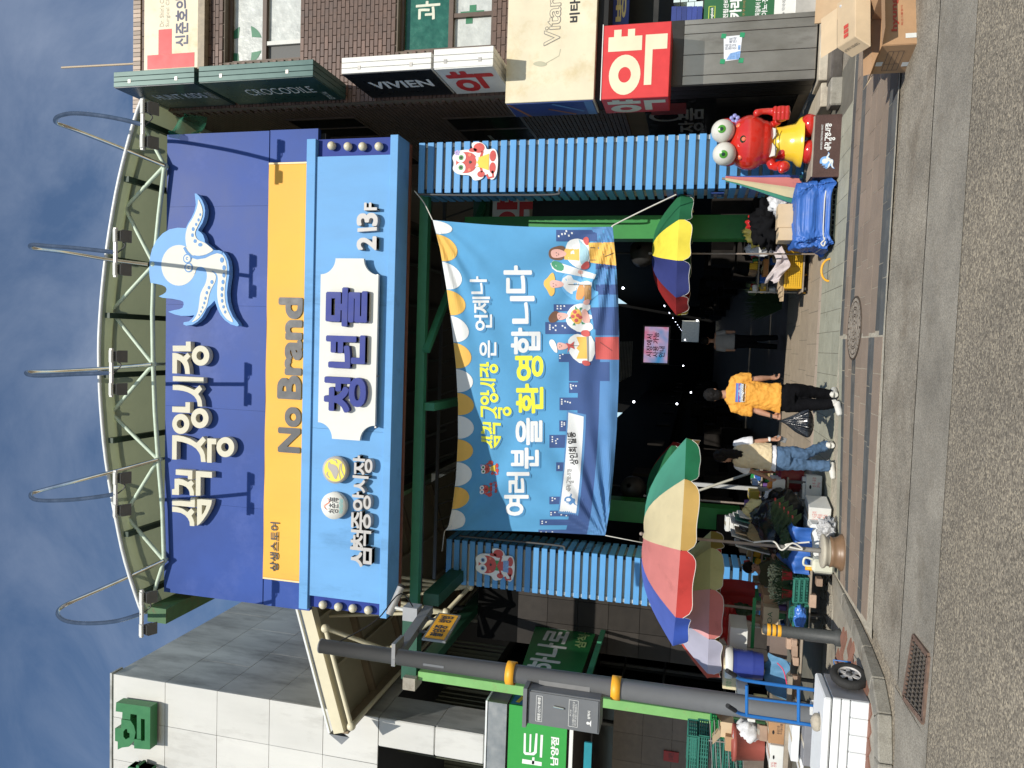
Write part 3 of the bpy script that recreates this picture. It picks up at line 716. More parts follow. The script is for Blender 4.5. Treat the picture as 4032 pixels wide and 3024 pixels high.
fl = Flat(); yak(fl, a[0], a[1], a[2]-a[0], a[3]-a[1]); fl.out('lettering', facing(11.5), m_creamt, t, n0=.003)
fl = Flat(); yak(fl, 0.0, a[1], .69, a[3]-a[1]); fl.out('lettering', Fr((a[0], 12.19, 0), (0, -1, 0), (0, 0, 1), (-1, 0, 0)), m_creamt, t, n0=.003)
MB().bb(a[0]-.012, a[2]+.012, 11.49, 11.52, a[3]+.001, a[3]+.014).build('trim', m_whitep, t, local=False)
# ---- steel pillar and shop window
m_steel = mat('brushed stainless cladding', (0.33, 0.31, 0.28), 0.33, var=0.25, scale=2.5, metal=0.9, streak=0.5, bump=0.04, bscale=3, dirt=((.16, .14, .12), .35, 2.5))
m_steeld = mat('dark brushed steel', (0.06, 0.055, 0.05), 0.35, var=0.2, metal=0.8)
a = pbox(2690, 3195, 100, 345, YF-.08)
t = thing('steel_pillar', 'brushed steel clad corner pillar of the pharmacy with a taped notice', 'pillar', (XB, YF, .28))
xs = [XB, XB+.14, XB+.46, XB+.78, XB+.92, XB+1.0]
for i in range(len(xs)-1): MB().bb(xs[i]+.003, xs[i+1]-.003, YF-.08, YF+.3, .30, a[3]).build('steel_panel', m_steel, t, local=False, bev=.004)
MB().bb(XB+.0, XB+1.0, YF-.078, YF+.3, a[3]+.003, 3.9).build('steel_head', m_steeld, t, local=False)
for k in range(3): MB().bb(XB-.014, XB-.001, YF-.07+k*.22, YF+.14+k*.22, .30, 2.9).build('side_panel', m_steeld, t, local=False)
MB().bb(XB+.01, XB+.99, YF-.06, YF+.29, .29, a[3]).build('pillar_core', m_gap, t, local=False)
q = pbox(2847, 2920, 140, 240, YF-.08)
pm = mat('glossy paper', (.72, .74, .76), .35, var=.04); ff = facing(YF-.08)
pp = Flat().quad([(q[0]+.02, q[1]+.02), (q[2], q[1]), (q[2]-.01, q[3]), (q[0], q[3]-.02)]).out('notice', pm, None) if 0 else None
n_ = thing('taped_notice', 'crumpled white notice held by green tape on the steel pillar', 'notice', (q[0], YF-.09, q[1]))
Flat().quad([(q[0]+.02, q[1]+.02), (q[2], q[1]), (q[2]-.01, q[3]), (q[0], q[3]-.02)]).out('paper', ff, pm, n_, n0=.002, depth=.002)
fl = Flat()
for (u, v) in ((0, 0), (1, 0), (1, 1), (0, 1)): X = q[0]+(q[2]-q[0])*u; Z = q[1]+(q[3]-q[1])*v; fl.quad([(X-.04, Z-.03), (X+.03, Z-.04), (X+.04, Z+.03), (X-.03, Z+.04)])
fl.out('tape', ff, mat('green tape', (.02, .28, .12), .5), n_, n0=.007)
fl = Flat(); w, h = q[2]-q[0], q[3]-q[1]
fl.quad([(q[0]+.05*w, q[1]+.08*h), (q[0]+.38*w, q[1]+.05*h), (q[0]+.3*w, q[1]+.6*h), (q[0]+.06*w, q[1]+.8*h)]); fl.rect(q[0]+.42*w, q[1]+.08*h, q[0]+.6*w, q[1]+.2*h)
fl.out('picture', ff, mat('blue print', (.2, .35, .62), .4, var=.4, scale=30), n_, n0=.007)
fl = Flat(); fl.text('안내\n전단 배포\n신고 안내', (q[0]+.45*w, q[1]+.3*h, q[0]+.92*w, q[1]+.9*h)); fl.out('lettering', ff, m_navytx, n_, n0=.007)
# shop window right of the pillar
t = sh = thing('shop_window', 'pharmacy shop window with stacked medicine boxes and a green poster', 'window', (XB+1.05, YF+.1, .3))
x0 = XB+1.01
MB().quad((x0, YF+.9, .3), (11, YF+.9, .3), (11, YF+.9, 3.9), (x0, YF+.9, 3.9)).build('back_wall', mat('dim shop interior', (.03, .032, .03), .8), t, local=False)
MB().bb(x0, 11, YF-.02, YF+.3, .28, .62).build('sill', mat('grey stall riser', (.4, .38, .34), .7, var=.15), t, local=False)
MB().bb(x0, 11, YF+.1, YF+.16, 2.68, 2.76).build('transom', m_steeld, t, local=False)
q = pbox(2408, 2482, -300, 95, YF-.02)
sg = MB().bb(x0, 9, YF-.02, YF+.04, q[1], q[3]).build('fascia_board', mat('royal blue board', (.02, .045, .26), .45, var=.1), t, local=False)
fl = Flat(); e = pbox(2422, 2465, 0, 95, YF-.02); fl.text('병·의원', (x0+.06, e[1], x0+.06+1.6, e[3]), bold=.03); fl.out('lettering', facing(YF-.02), mat('pale yellow lettering', (.72, .62, .25), .5), sg, n0=.003)
q = pbox(2778, 3055, -300, 105, YF); po = MB().bb(q[0], 9, YF+.0, YF+.012, q[1], q[3]).build('poster', mat('green poster', (.025, .12, .045), .4, var=.06), t, local=False)
ff = facing(YF); wt = Flat()
for (xa, xb, ya, yb, tx, bo) in ((2847, 2868, 0, 72, '전립선비대증', .03), (2872, 2920, 0, 72, '카리토', .05), (2973, 2995, 8, 62, '독일에서 온', .02), (2998, 3022, 0, 62, '야뇨·잔뇨', .02)):
    e = pbox(xa, xb, ya, yb, YF); wt.text(tx, (e[0], e[1], e[0]+(e[2]-e[0])*(1.6 if ya == 0 else 1.3), e[3]), bold=bo)
e = pbox(2797, 2810, 30, 90, YF); wt.text('Dongkook', e, bold=.03)
wt.out('lettering', ff, m_whitet, po, n0=.003)
e = pbox(2790, 2814, 25, 96, YF); Flat().line([(e[0], e[1]), (e[2], e[1]), (e[2], e[3])], .012).line([(e[2], e[3]), (e[0], e[3]), (e[0], e[1])], .012).out('logo_frame', ff, mat('yellow green line', (.5, .62, .08), .5), po, n0=.003)
e = pbox(2924, 2936, 0, 68, YF); Flat().text('(쿠쿠르비트종자유)', (e[0], e[1], e[0]+(e[2]-e[0])*1.9, e[3])).out('tan_lettering', ff, mat('tan lettering', (.36, .2, .08), .5), po, n0=.003)
q2 = pbox(3055, 3140, -300, 92, YF); pw = MB().bb(q2[0], 9, YF+.001, YF+.012, q2[1], q2[3]-.001).build('poster_foot', m_whitep, t, local=False)
e = pbox(3078, 3092, 0, 56, YF); Flat().text('※ 약국에서 상담하세요', (e[0], e[1], e[0]+(e[2]-e[0])*2.6, e[3])).out('lettering', ff, mat('grey small print', (.25, .25, .25), .6), pw, n0=.003)
m_mblue = mat('blue medicine carton', (.03, .05, .22), .45, rand=.35); m_mwh = mat('pale medicine carton', (.55, .66, .64), .45, rand=.12)
ctn = thing('carton_stack', 'rows of small blue and pale medicine cartons inside the pharmacy window', 'boxes', (x0+.2, YF+.3, 1.6))
i = 0
for (xa, xb, n, ya, mm) in ((2642, 2764, 6, 64, m_mblue),):
    for k in range(n):
        e = pbox(xa+k*(xb-xa)/n, xa+(k+1)*(xb-xa)/n-1, 60, 105, YF+.25); MB().bb(e[0]-.02, e[0]+.32, YF+.25, YF+.5, e[1], e[3]).build('carton', m_mblue, ctn, local=False)
for (xa, xb, ya, yb) in ((2703, 2733, 8, 55), (2734, 2767, 5, 54), (2652, 2678, -40, 9), (2680, 2710, -40, 7), (2712, 2742, -40, 5), (2658, 2700, 26, 66)):
    e = pbox(xa, xb, ya, yb, YF+.28); MB().bb(e[0], e[2], YF+.28, YF+.5, e[1], e[3]-.004).build('carton', m_mwh if xa != 2658 else mat('tan carton', (.5, .42, .24), .6), ctn, local=False)
gl = mat('shop glass', (.9, .95, .93), .03, var=0, trans=1.0)
# ---- stone plinth, step and ledge at the pillar foot
st = thing('entrance_step', 'stone steps and pale plinth at the foot of the steel pillar', 'steps', (XB, YF-.1, 0))
m_stone = mat('dark wet step stone', (.07, .06, .05), .5, var=.4, scale=5, bump=.6, bscale=20); m_plin = mat('pale plinth stone', (.5, .44, .34), .7, var=.15, dirt=((.2, .16, .12), .4, 4))
MB().bb(XB-.08, 9, YF-.25, YF+.4, .0, .27).build('plinth', m_plin, st, local=False, bev=.01)
MB().bb(XB-.45, XB-.1, 12.0, 15.5, .0, .22).build('side_ledge', m_plin, st, local=False, bev=.01)
MB().bb(XB-.2, 6.2, 11.55, YF-.26, 0, .16).build('lower_step', m_stone, st, local=False, bev=.02)
MB().bb(XB-.6, XB-.21, 11.45, 11.74, 0, .17).build('end_stone', m_kerb, st, local=False, bev=.02)
# ================================================================== market arch: beam, sign board, slatted columns, vaulted roof
m_lblue = mat('light blue sign paint', (0.15, 0.36, 0.65), 0.6, var=0.09, scale=2.2, spec=.2, streak=.8, dirt=((0.085, 0.21, 0.38), 0.42, 1.3))
m_navy = mat('navy sign panel', (0.026, 0.05, 0.25), 0.55, spec=.15, var=0.12, scale=1.2)
m_royal = mat('royal blue sign board', (0.036, 0.078, 0.29), 0.5, var=0.20, scale=0.6, spec=.16, dirt=((0.075, 0.12, 0.36), 0.5, 0.8))
m_orange = mat('amber sign film', (0.85, 0.44, 0.075), 0.6, streak=.7, dirt=((.62, .34, .08), .3, 1.5), spec=.2, var=0.06, scale=1.5)
m_charc = mat('charcoal lettering', (0.05, 0.05, 0.052), 0.5, var=0.05)
m_cletter = mat('cream channel letter', (0.62, 0.59, 0.47), 0.6, spec=.2, var=0.05)
m_silver = mat('silver channel letter', (0.46, 0.44, 0.42), 0.45, var=0.06)
m_blueletter = mat('blue channel letter', (0.028, 0.045, 0.24), 0.5, spec=.2, var=0.08)
m_plaque = mat('white plaque', (0.70, 0.70, 0.65), 0.7, spec=.15, var=0.03, dirt=((.62, .6, .55), .2, 3))
m_rust = mat('rust brown flashing', (0.16, 0.055, 0.03), 0.7, var=0.3, scale=10)
YBM = 11.6; fB = facing(YBM)
xl, xr = -4.80, 3.37; zb = F(1574, 300, YBM).z; zt = F(1212, 310, YBM).z
zb1 = F(1538, 500, YBM).z; zt1 = F(1244, 500, YBM).z
xpl = F(1214, 2346, YBM).x; xpr = F(1250, 615, YBM).x
t = beam = thing('arch_beam', 'light blue sign beam across the market entrance with navy ends', 'sign beam', (0, YBM, zb))
MB().bb(xl, xr, YBM, 12.1, zb, zb1).build('bottom_fascia', m_lblue, t, local=False, bev=.006)
MB().bb(xl-.02, xr-.02, YBM, 12.1, zt1, zt).build('top_fascia', m_lblue, t, local=False, bev=.006)
for i, (a, b) in enumerate(((xpl, -1.6), (-1.596, .55), (.554, xpr))): MB().bb(a, b, YBM+.035, 12.1, zb1+.002, zt1-.002).build('front_panel', m_lblue, t, local=False)
MB().bb(xl+.01, xr-.01, YBM+.10, 12.09, zb1+.001, zt1-.001).build('end_panel', m_navy, t, local=False)
MB().bb(xl+.03, xr-.03, 12.101, 12.16, zb-.03, zb+.04).build('flashing', m_rust, t, local=False)
m_knob = mat('cream knob', (0.62, 0.57, 0.42), 0.3, var=0.05, dirt=((.4, .3, .15), .3, 20))
knob = MB().ball((0, 0, 0), .074, 18, 12).mesh('knob'); knob.materials.append(m_knob)
for (pts) in (((1306, 574), (1370, 577), (1428, 577), (1492, 577)), ((1271, 2381), (1332, 2389), (1389, 2395), (1450, 2402))):
    for (x, y) in pts:
        p = F(x, y, YBM+.04); o = bpy.data.objects.new('knob', knob); link(o); o.parent = beam; o.location = p-beam.location
# plaque with channel letters
pz = [F(1258, 1300, 11.5), F(1485, 1300, 11.5)]
pts = [(303, 25+0), ]
def plq():
    x0 = F(1370, 1732, 11.48).x; x1 = F(1370, 1017, 11.48).x; z1 = F(1256, 1370, 11.48).z; z0 = F(1482, 1370, 11.48).z; r = .27
    P = []
    for cx, cz, a0 in ((x0, z0, 90), (x1, z0, 180), (x1, z1, 270), (x0, z1, 0)):
        for k in range(9): a = radians(a0-90*k/8); P.append((cx+r*cos(a), cz+r*sin(a)))
    return P
t = pl = thing('plaque', 'white scalloped plaque with three raised dark blue syllables', 'plaque', (F(1370, 1370, YBM).x, YBM, F(1370, 1370, YBM).z))
Flat().poly(plq()).out('plate', facing(YBM+.0), m_plaque, t, n0=.05, depth=.06)
fP = facing(YBM-.11)
for ch, (x0, x1, y0, y1) in (('청', (1275, 1440, 1485, 1625)), ('년', (1282, 1437, 1318, 1450)), ('몰', (1282, 1445, 1131, 1286))):
    b = pbox(x0, x1, y0, y1, YBM-.2); Flat().text(ch, b, bold=.034, res=4).out('letter', fP, m_blueletter, t, n0=.004, depth=.085)
for x, y in ((1500-8, 1085), (1490, 1290), (1488, 1480), (1484, 1680)):
    p = F(x, y, YBM-.02); MB().box((p.x, YBM-.05, p.z), (.03, .08, .03)).build('bracket', m_hinge, t, local=False)
# grey letters and round badges left of the plaque
grp = 'grey channel letters on the light blue beam'
gl_ = thing('channel_letters', 'seven silver Korean syllables under the two round badges on the beam', 'sign lettering', (F(1440, 2010, YBM).x, YBM, F(1440, 2010, YBM).z))
names = '삼척중앙시장'
boxes = [(1379, 1465, 2140, 2232), (1382, 1462, 2086, 2160), (1384, 1462, 2013, 2086), (1387, 1462, 1937, 2012), (1389, 1452, 1872, 1940), (1390, 1468, 1794, 1870)]
for ch, bx in zip(names, boxes): Flat().text(ch, pbox(*[bx[0], bx[1], bx[2], bx[3]], YBM-.07), bold=.024, res=4).out('letter', fB, m_silver, gl_, n0=-.03, depth=.115)
gf = thing('channel_letters', 'silver raised floor marking with slash right of the white plaque', 'sign lettering', (F(1440, 900, YBM).x, YBM, F(1440, 900, YBM).z))
for ch, bx, bo in (('2', (1404, 1482, 930, 985), .034), ('/', (1406, 1482, 898, 926), .03), ('3', (1404, 1487, 838, 890), .034), ('F', (1433, 1484, 797, 828), .034)):
    if ch == '/': a = pbox(*bx, YBM-.07); Flat().quad([(a[0]+.08, a[1]), (a[0]+.14, a[1]), (a[2], a[3]), (a[2]-.06, a[3])]).out('letter', fB, m_silver, gf, n0=-.03, depth=.09)
    else: Flat().text(ch, pbox(*bx, YBM-.07), bold=bo, res=5).out('letter', fB, m_silver, gf, n0=-.03, depth=.10)
def badge(cx, cy, label):
    p = F(cx, cy, YBM-.1); t = thing('round_badge', label, 'badge', (p.x, YBM, p.z)); r = .232
    MB().lathe([(r, 0), (r, .10), (0.001, .10)], seg=40).build('disc', m_silver if 'bird' in label else m_plaque, t)
    t.children[0].rotation_euler = (pi/2, 0, 0); return t, Fr((p.x, YBM-.10, p.z), (1, 0, 0), (0, 0, 1), (0, -1, 0))
tb_, fr_ = badge(1318, 1851, 'round badge with a grey bird on a yellow disc, on the beam')
dy = mat('yellow badge disc', (.78, .62, .06), .4, var=.03); Flat().disc(0, 0, .198, n=36).out('yellow_disc', fr_, dy, tb_, n0=.002)
gd = mat('badge grey', (.36, .33, .30), .4, var=.03)
fl = Flat(); fl.poly(smooth_loop([(-.17, -.02), (-.1, .03), (-.02, .07), (.03, .13), (.1, .13), (.15, .11), (.1, .08), (.1, .02), (.06, -.05), (-.02, -.07), (-.1, -.05)]))
fl.line([(-.15, -.11), (-.03, -.08), (.12, -.10)], .018); fl.line([(-.08, -.17), (.02, -.12), (.14, -.13)], .018); fl.line([(.12, -.04), (.17, -.02), (.18, .04)], .02); fl.line([(-.14, .10), (-.08, .15), (-.04, .13)], .02)
fl.out('bird', fr_, gd, tb_, n0=.006)
tb_, fr_ = badge(1312, 1992, 'round white badge with black characters, a coral squiggle and teal waves')
Flat().text('청춘海', (-.13, -.10, .15, .09), bold=.02).out('lettering', fr_, m_charc, tb_, n0=.003)
fl = Flat(); fl.line([(-.08+.06*k/2, .11+.05*sin(k*.9)) for k in range(8)], .012); fl.line([(-.06+.05*k/2, .13+.05*sin(k*.9)) for k in range(7)], .01)
fl.out('coral_squiggle', fr_, mat('coral print', (.75, .2, .12), .5), tb_, n0=.003)
fl = Flat()
for j in range(3): fl.line([(-.12+.02*k, -.125-.022*j+.008*sin(k*1.6)) for k in range(14)], .009)
fl.out('teal_waves', fr_, mat('teal print', (.10, .42, .40), .5), tb_, n0=.003)
# ---- upper board
YS_ = 11.95; fS = facing(YS_)
A = F(650, 2322, YS_); Bq = F(655, 559, YS_); z575 = F(1048, 1400, YS_).z; zt2 = F(652, 1400, YS_).z
xL0, xL1 = -4.98, 3.62
t = bd = thing('sign_board', 'royal blue sign board above the beam carrying the market name', 'sign board', (0, YS_, zt))
xs = [xL0, -3.2, -1.4, .5, 2.3, xL1]
for i in range(5): MB().bb(xs[i]+.0015, xs[i+1]-.0015, YS_, YS_+.12, z575+.004, zt2).build('board_panel', m_royal, t, local=False)
MB().bb(xL0+.05, xL1-.05, YS_+.12, YS_+.3, zt-.1, zt2-.05).build('board_frame', m_gap, t, local=False)
MB().bb(xL0-.01, xL1+.01, YS_+.015, YS_+.12, zt-.01, z575-.004).build('lower_panel', m_royal, t, local=False)
ya = pbox(1050, 1215, 640, 2288, YS_)
t = yb = thing('banner_sign', 'long amber sign with charcoal lettering under the blue board', 'sign', (ya[0], YS_, ya[1]))
def amber(u, v): return (ya[0]+(ya[2]-ya[0])*u, YS_-.004-.010*abs(sin(u*17+v*2))*(v**3)-.004*sin(u*40)*v, ya[1]-.1+(z575-.004-ya[1]+.1)*v)
MB().grid(amber, 120, 8).build('panel', m_orange, t, local=False)
fA = facing(YS_-.024)
Flat().rect(ya[0], ya[1], ya[0]+.03, z575-.01).rect(ya[2]-.03, ya[1], ya[2], z575-.01).out('edge_trim', fA, mat('pale yellow trim', (.8, .62, .3), .5), t, n0=0)
for ch, (x0, x1, y0, y1) in (('No', (1094, 1183, 1602, 1783)), ('Brand', (1093, 1189, 1171, 1572))): Flat().text(ch, pbox(x0, x1, y0, y1, YS_-.03), bold=.045, res=6).out('lettering', fA, m_charc, t, n0=.003)
Flat().text('상생스토어', pbox(1062, 1096, 2056, 2250, YS_-.03), bold=.025).out('small_lettering', fA, m_charc, t, n0=.003)
# market name, traced channel letters
NM1 = [[[(155, 168), (372, 168), (372, 102), (452, 102), (455, 265), (158, 262)]],
 [[(152, 287), (200, 287), (250, 300), (300, 325), (333, 352), (400, 283), (448, 345), (392, 410), (415, 460), (430, 520), (440, 635), (360, 632), (355, 560), (340, 500), (310, 450), (270, 415), (230, 400), (228, 625), (150, 622)]],
 [ell(613, 333, 145, 165), ell(608, 333, 60, 72)],
 [[(158, 665), (663, 690), (663, 783), (158, 752)]],
 [[(157, 805), (250, 808), (340, 825), (430, 855), (510, 893), (595, 815), (642, 880), (575, 960), (610, 1010), (632, 1070), (642, 1168), (567, 1162), (560, 1100), (545, 1050), (510, 1000), (460, 960), (400, 930), (330, 910), (250, 898), (157, 893)]],
 [[(148, 1163), (365, 1170), (365, 1092), (443, 1095), (440, 1270), (148, 1255)]],
 [ell(290, 1448, 142, 165), ell(285, 1448, 60, 70)], [ell(600, 1355, 145, 165), ell(595, 1355, 60, 72)]]
NM2 = [[[(148, 140), (240, 142), (340, 160), (440, 195), (548, 262), (650, 160), (703, 222), (617, 325), (660, 390), (685, 460), (697, 580), (620, 578), (610, 480), (590, 430), (540, 360), (470, 310), (390, 275), (310, 250), (225, 238), (222, 540), (145, 535)]],
 [[(722, 190), (870, 200), (870, 290), (797, 288), (795, 592), (717, 588)]], [ell(1018, 335, 147, 165), ell(1013, 335, 62, 70)],
 [[(207, 697), (482, 717), (478, 865), (405, 862), (405, 803), (205, 787)]],
 [[(187, 852), (260, 850), (330, 865), (410, 905), (460, 872), (506, 930), (470, 978), (495, 1030), (505, 1070), (505, 1128), (437, 1125), (432, 1070), (415, 1030), (375, 985), (320, 960), (262, 948), (262, 1118), (145, 1112), (145, 1022), (187, 1022)]],
 [[(535, 723), (800, 742), (800, 838), (615, 825), (612, 1137), (533, 1132)]],
 [[(148, 1195), (447, 1225), (447, 1160), (522, 1162), (520, 1320), (148, 1285)]],
 [[(148, 1305), (230, 1312), (320, 1340), (400, 1395), (460, 1332), (515, 1395), (465, 1455), (495, 1510), (512, 1570), (512, 1627), (437, 1622), (432, 1560), (405, 1500), (360, 1450), (290, 1410), (220, 1398), (148, 1392)]],
 [[(555, 1180), (800, 1200), (790, 1270), (760, 1350), (720, 1430), (660, 1520), (600, 1590), (553, 1622)], [(635, 1282), (708, 1290), (690, 1350), (660, 1410), (635, 1440)]]]
def name_shapes():
    out = []
    for L_, oy in ((NM1, 1320), (NM2, 1680)):
        for loops in L_: out.append([[(640+x/4.147, oy+y/4.147) for x, y in lp] for lp in loops])
    return out
NAME = name_shapes()     # photograph pixels
def name_flat(fl, box):
    xs = [p[0] for s in NAME for lp in s for p in lp]; ys = [p[1] for s in NAME for lp in s for p in lp]
    x0, x1, y0, y1 = min(xs), max(xs), min(ys), max(ys)
    for s in NAME: fl.poly(*[[(box[0]+(y1-p[1])/(y1-y0)*(box[2]-box[0]), box[1]+(x1-p[0])/(x1-x0)*(box[3]-box[1])) for p in lp] for lp in s])
    return fl
t = thing('market_name', 'large cream raised Korean market name on the royal blue board', 'sign lettering', (F(740, 1700, YS_).x, YS_, F(740, 1700, YS_).z))
for s in NAME:
    Flat().poly(*[[(F(p[0], p[1], YS_-.15).x, F(p[0], p[1], YS_-.15).z) for p in lp] for lp in s]).out('letter', fS, m_cletter, t, n0=.03, depth=.11, bev=.003)
# octopus emblem
m_oblue = mat('emblem sky blue', (0.20, 0.40, 0.72), 0.55, spec=.12, var=0.12, scale=1.5); m_owhite = mat('emblem white', (0.70, 0.70, 0.63), 0.6, spec=.1, var=0.04); m_oline = mat('emblem blue line', (0.16, 0.32, 0.60), 0.6, spec=.1, var=0.03)
m_oside = mat('emblem side return', (.10, .10, .095), .5)
OUT = [(598, 60), (620, 62), (650, 90), (685, 140), (710, 200), (720, 260), (712, 330), (690, 400), (660, 450), (640, 480), (640, 495), (670, 515), (695, 545), (712, 590), (718, 630), (780, 680), (830, 725), (880, 722), (930, 745), (965, 790), (990, 850), (1002, 930), (1000, 1020), (985, 1120), (975, 1220), (982, 1320), (1005, 1410), (1045, 1500), (1100, 1570), (1115, 1600), (1095, 1612), (1020, 1590), (950, 1540), (900, 1480), (865, 1410), (845, 1350), (830, 1310), (790, 1355), (740, 1400), (715, 1450), (680, 1510), (630, 1560), (570, 1595), (500, 1605), (465, 1590), (470, 1565), (530, 1555), (570, 1520), (597, 1480), (540, 1490), (440, 1490), (370, 1475), (287, 1442), (350, 1425), (420, 1412), (455, 1395), (470, 1360), (465, 1325), (430, 1308), (330, 1290), (220, 1278), (178, 1262), (225, 1240), (260, 1215), (272, 1180), (255, 1150), (215, 1130), (150, 1115), (82, 1105), (70, 1020), (65, 930), (75, 820), (100, 710), (150, 610), (220, 530), (300, 480), (400, 460), (495, 465), (520, 410), (560, 345), (595, 270), (612, 190), (605, 120)]
WA = [(640, 120), (665, 165), (690, 230), (697, 290), (680, 360), (640, 440), (610, 500), (605, 540), (620, 580), (650, 610), (718, 634), (780, 684), (822, 722), (790, 745), (720, 780), (640, 792), (560, 770), (510, 700), (492, 600), (497, 520), (525, 430), (580, 350), (620, 260), (640, 180)]
WB = [(565, 818), (640, 820), (740, 795), (830, 760), (890, 757), (940, 790), (970, 860), (978, 960), (968, 1060), (952, 1160), (950, 1270), (965, 1370), (1000, 1460), (1060, 1570), (1000, 1550), (940, 1490), (890, 1400), (865, 1290), (862, 1180), (875, 1060), (865, 1010), (845, 985), (820, 968), (800, 962), (798, 968), (820, 985), (848, 1015), (850, 1050), (838, 1100), (790, 1180), (765, 1260), (745, 1370), (700, 1450), (640, 1530), (555, 1575), (610, 1510), (640, 1440), (655, 1330), (665, 1240), (690, 1180), (725, 1120), (745, 1040), (742, 980), (720, 935), (670, 912), (622, 930), (600, 1010), (520, 1000), (500, 900)]
DOTS = [(668, 308, 11, 18), (648, 370, 13, 20), (620, 422, 14, 19), (585, 477, 17, 24), (577, 548, 16, 23), (608, 618, 20, 23), (668, 660, 26, 22), (920, 838, 22, 32), (945, 928, 19, 30), (943, 1015, 18, 29), (932, 1095, 17, 27), (922, 1175, 16, 26), (918, 1248, 14, 24), (922, 1315, 14, 23), (938, 1385, 14, 20), (957, 1445, 13, 19), (803, 1095, 17, 24), (768, 1160, 15, 21), (743, 1220, 14, 21), (727, 1285, 12, 20), (713, 1340, 11, 18), (693, 1392, 9, 15), (675, 1440, 8, 13), (654, 1480, 8, 10)]
def octo(mp, parent, frame, n0, depth):
    """mp: crop points -> 2-D on frame"""
    o = Flat().poly(mp(OUT)).out('body_plate', frame, m_oblue, parent, n0=n0, depth=depth); n = n0+depth
    Flat().poly(mp(ell(415, 900, 205, 238, 36))).out('head_white', frame, m_owhite, parent, n0=n+.003)
    fl = Flat(); fl.poly(mp(smooth_loop(WB, 1))); fl.out('tentacle_white', frame, m_owhite, parent, n0=n+.0065)
    Flat().poly(mp(ell(700, 1500, 1, 1, 3)))
    fl = Flat(); LN = mp([(478, 690), (510, 745), (560, 795), (630, 815), (720, 800), (790, 765), (860, 742), (920, 755)]); w = abs(LN[0][0]-LN[-1][0])*.035+.02
    w = (Vector(mp([(0, 0)])[0])-Vector(mp([(28, 0)])[0])).length; fl.line(LN, w); fl.out('outline_stroke', frame, m_oline, parent, n0=n+.0085)
    Flat().poly(mp(smooth_loop(WA, 1))).out('arm_white', frame, m_owhite, parent, n0=n+.010)
    for d in DOTS: Flat().poly(mp(ell(d[0], d[1], d[2], d[3], 12))).out('sucker', frame, m_oline, parent, n0=n+.0125)
    fl = Flat()
    for cx, cy in ((516, 822), (532, 927)): fl.poly(mp(ell(cx, cy, 49, 56, 20)))
    fl.out('eye_ring', frame, m_oline, parent, n0=n+.0125)
    fl = Flat()
    for cx, cy in ((516, 822), (532, 927)): fl.poly(mp(ell(cx, cy, 36, 42, 20)))
    fl.out('eye_white', frame, m_owhite, parent, n0=n+.015)
    fl = Flat()
    for cx, cy in ((514, 822), (534, 927)): fl.line(mp([(cx+14, cy-10), (cx+2, cy-18), (cx-10, cy-4), (cx-4, cy+12), (cx+10, cy+14)]), w*.35)
    fl.out('pupil', frame, m_oline, parent, n0=n+.0165)
t = thing('emblem', 'sky blue and white octopus emblem on the right half of the blue board', 'emblem', (F(760, 1060, YS_).x, YS_, F(760, 1060, YS_).z))
octo(lambda P: [(F(560+x/2.962, 740+y/2.962, YS_-.17).x, F(560+x/2.962, 740+y/2.962, YS_-.17).z) for x, y in P], t, fS, .03, .11)
# ---- slatted columns
m_slat = mat('azure painted slat', (0.085, 0.30, 0.60), 0.5, var=0.07, scale=3, rand=0.07, dirt=((0.16, 0.17, 0.12), 0.25, 1.7))
m_core = mat('pale column core', (0.50, 0.49, 0.43), 0.6, var=0.1)
m_dgreen = mat('dark green steel', (0.012, 0.075, 0.04), 0.5, var=0.15)
m_green = mat('green steel', (0.03, 0.19, 0.10), 0.5, var=0.12, rand=0.05)
def column(x0, x1, yf, dep, zlo, zhi, pitch, label, inner, z0):
    """inner: +1 when the passage side is +X"""
    t = thing('slatted_column', label, 'column', ((x0+x1)/2, yf+dep/2, 0)); w = x1-x0; h = pitch*.66
    me = MB().bb(-w/2, w/2, -dep/2, -dep/2+.045, 0, h).mesh('slat', bev=.003); me.materials.append(m_slat)
    sx = inner*w/2; ms = MB().bb(min(sx, sx-inner*.045), max(sx, sx-inner*.045), -dep/2+.047, dep/2, 0, h).mesh('side_slat', bev=.003); ms.materials.append(m_slat)
    z = z0
    while z < zhi:
        if z > zlo:
            for m_, nm in ((me, 'slat'), (ms, 'side_slat')):
                o = bpy.data.objects.new(nm, m_); link(o); o.parent = t; o.location = (R.uniform(-.002, .002), R.uniform(-.002, .002), z)
        z += pitch
    MB().bb(-w/2+.05, w/2-.05, -dep/2+.10, dep/2-.02, .0, zhi).build('core', m_core, t)
    for s in (-1, 1): MB().bb(s*(w/2-.04)-.035, s*(w/2-.04)+.035, -dep/2+.05, -dep/2+.095, .1, zhi).build('upright', m_gap if s == inner else m_core, t)
    return t
xr0 = F(2300, 750, 12.15).x; xr1 = F(2300, 541, 12.15).x
zlA = F(1650+16, 650, 12.15).z
pitchR = (F(2030, 650, 12.15).z-F(2819, 650, 12.15).z)/20.0
cr_ = column(xr0, xr1, 12.15, .8, .1, 6.62, pitchR, 'right slatted azure entrance column beside the brick building', -1, F(2819, 650, 12.15).z % pitchR)
xl0 = -4.93; xl1 = -4.02
pitchL = (F(2150, 2290, 14.1).z-F(2552, 2290, 14.1).z)/12.0
cl_ = column(xl0, xl1, 14.1, .9, .1, 6.5, pitchL, 'left slatted azure entrance column behind the parasols', 1, F(2552, 2290, 14.1).z % pitchL)
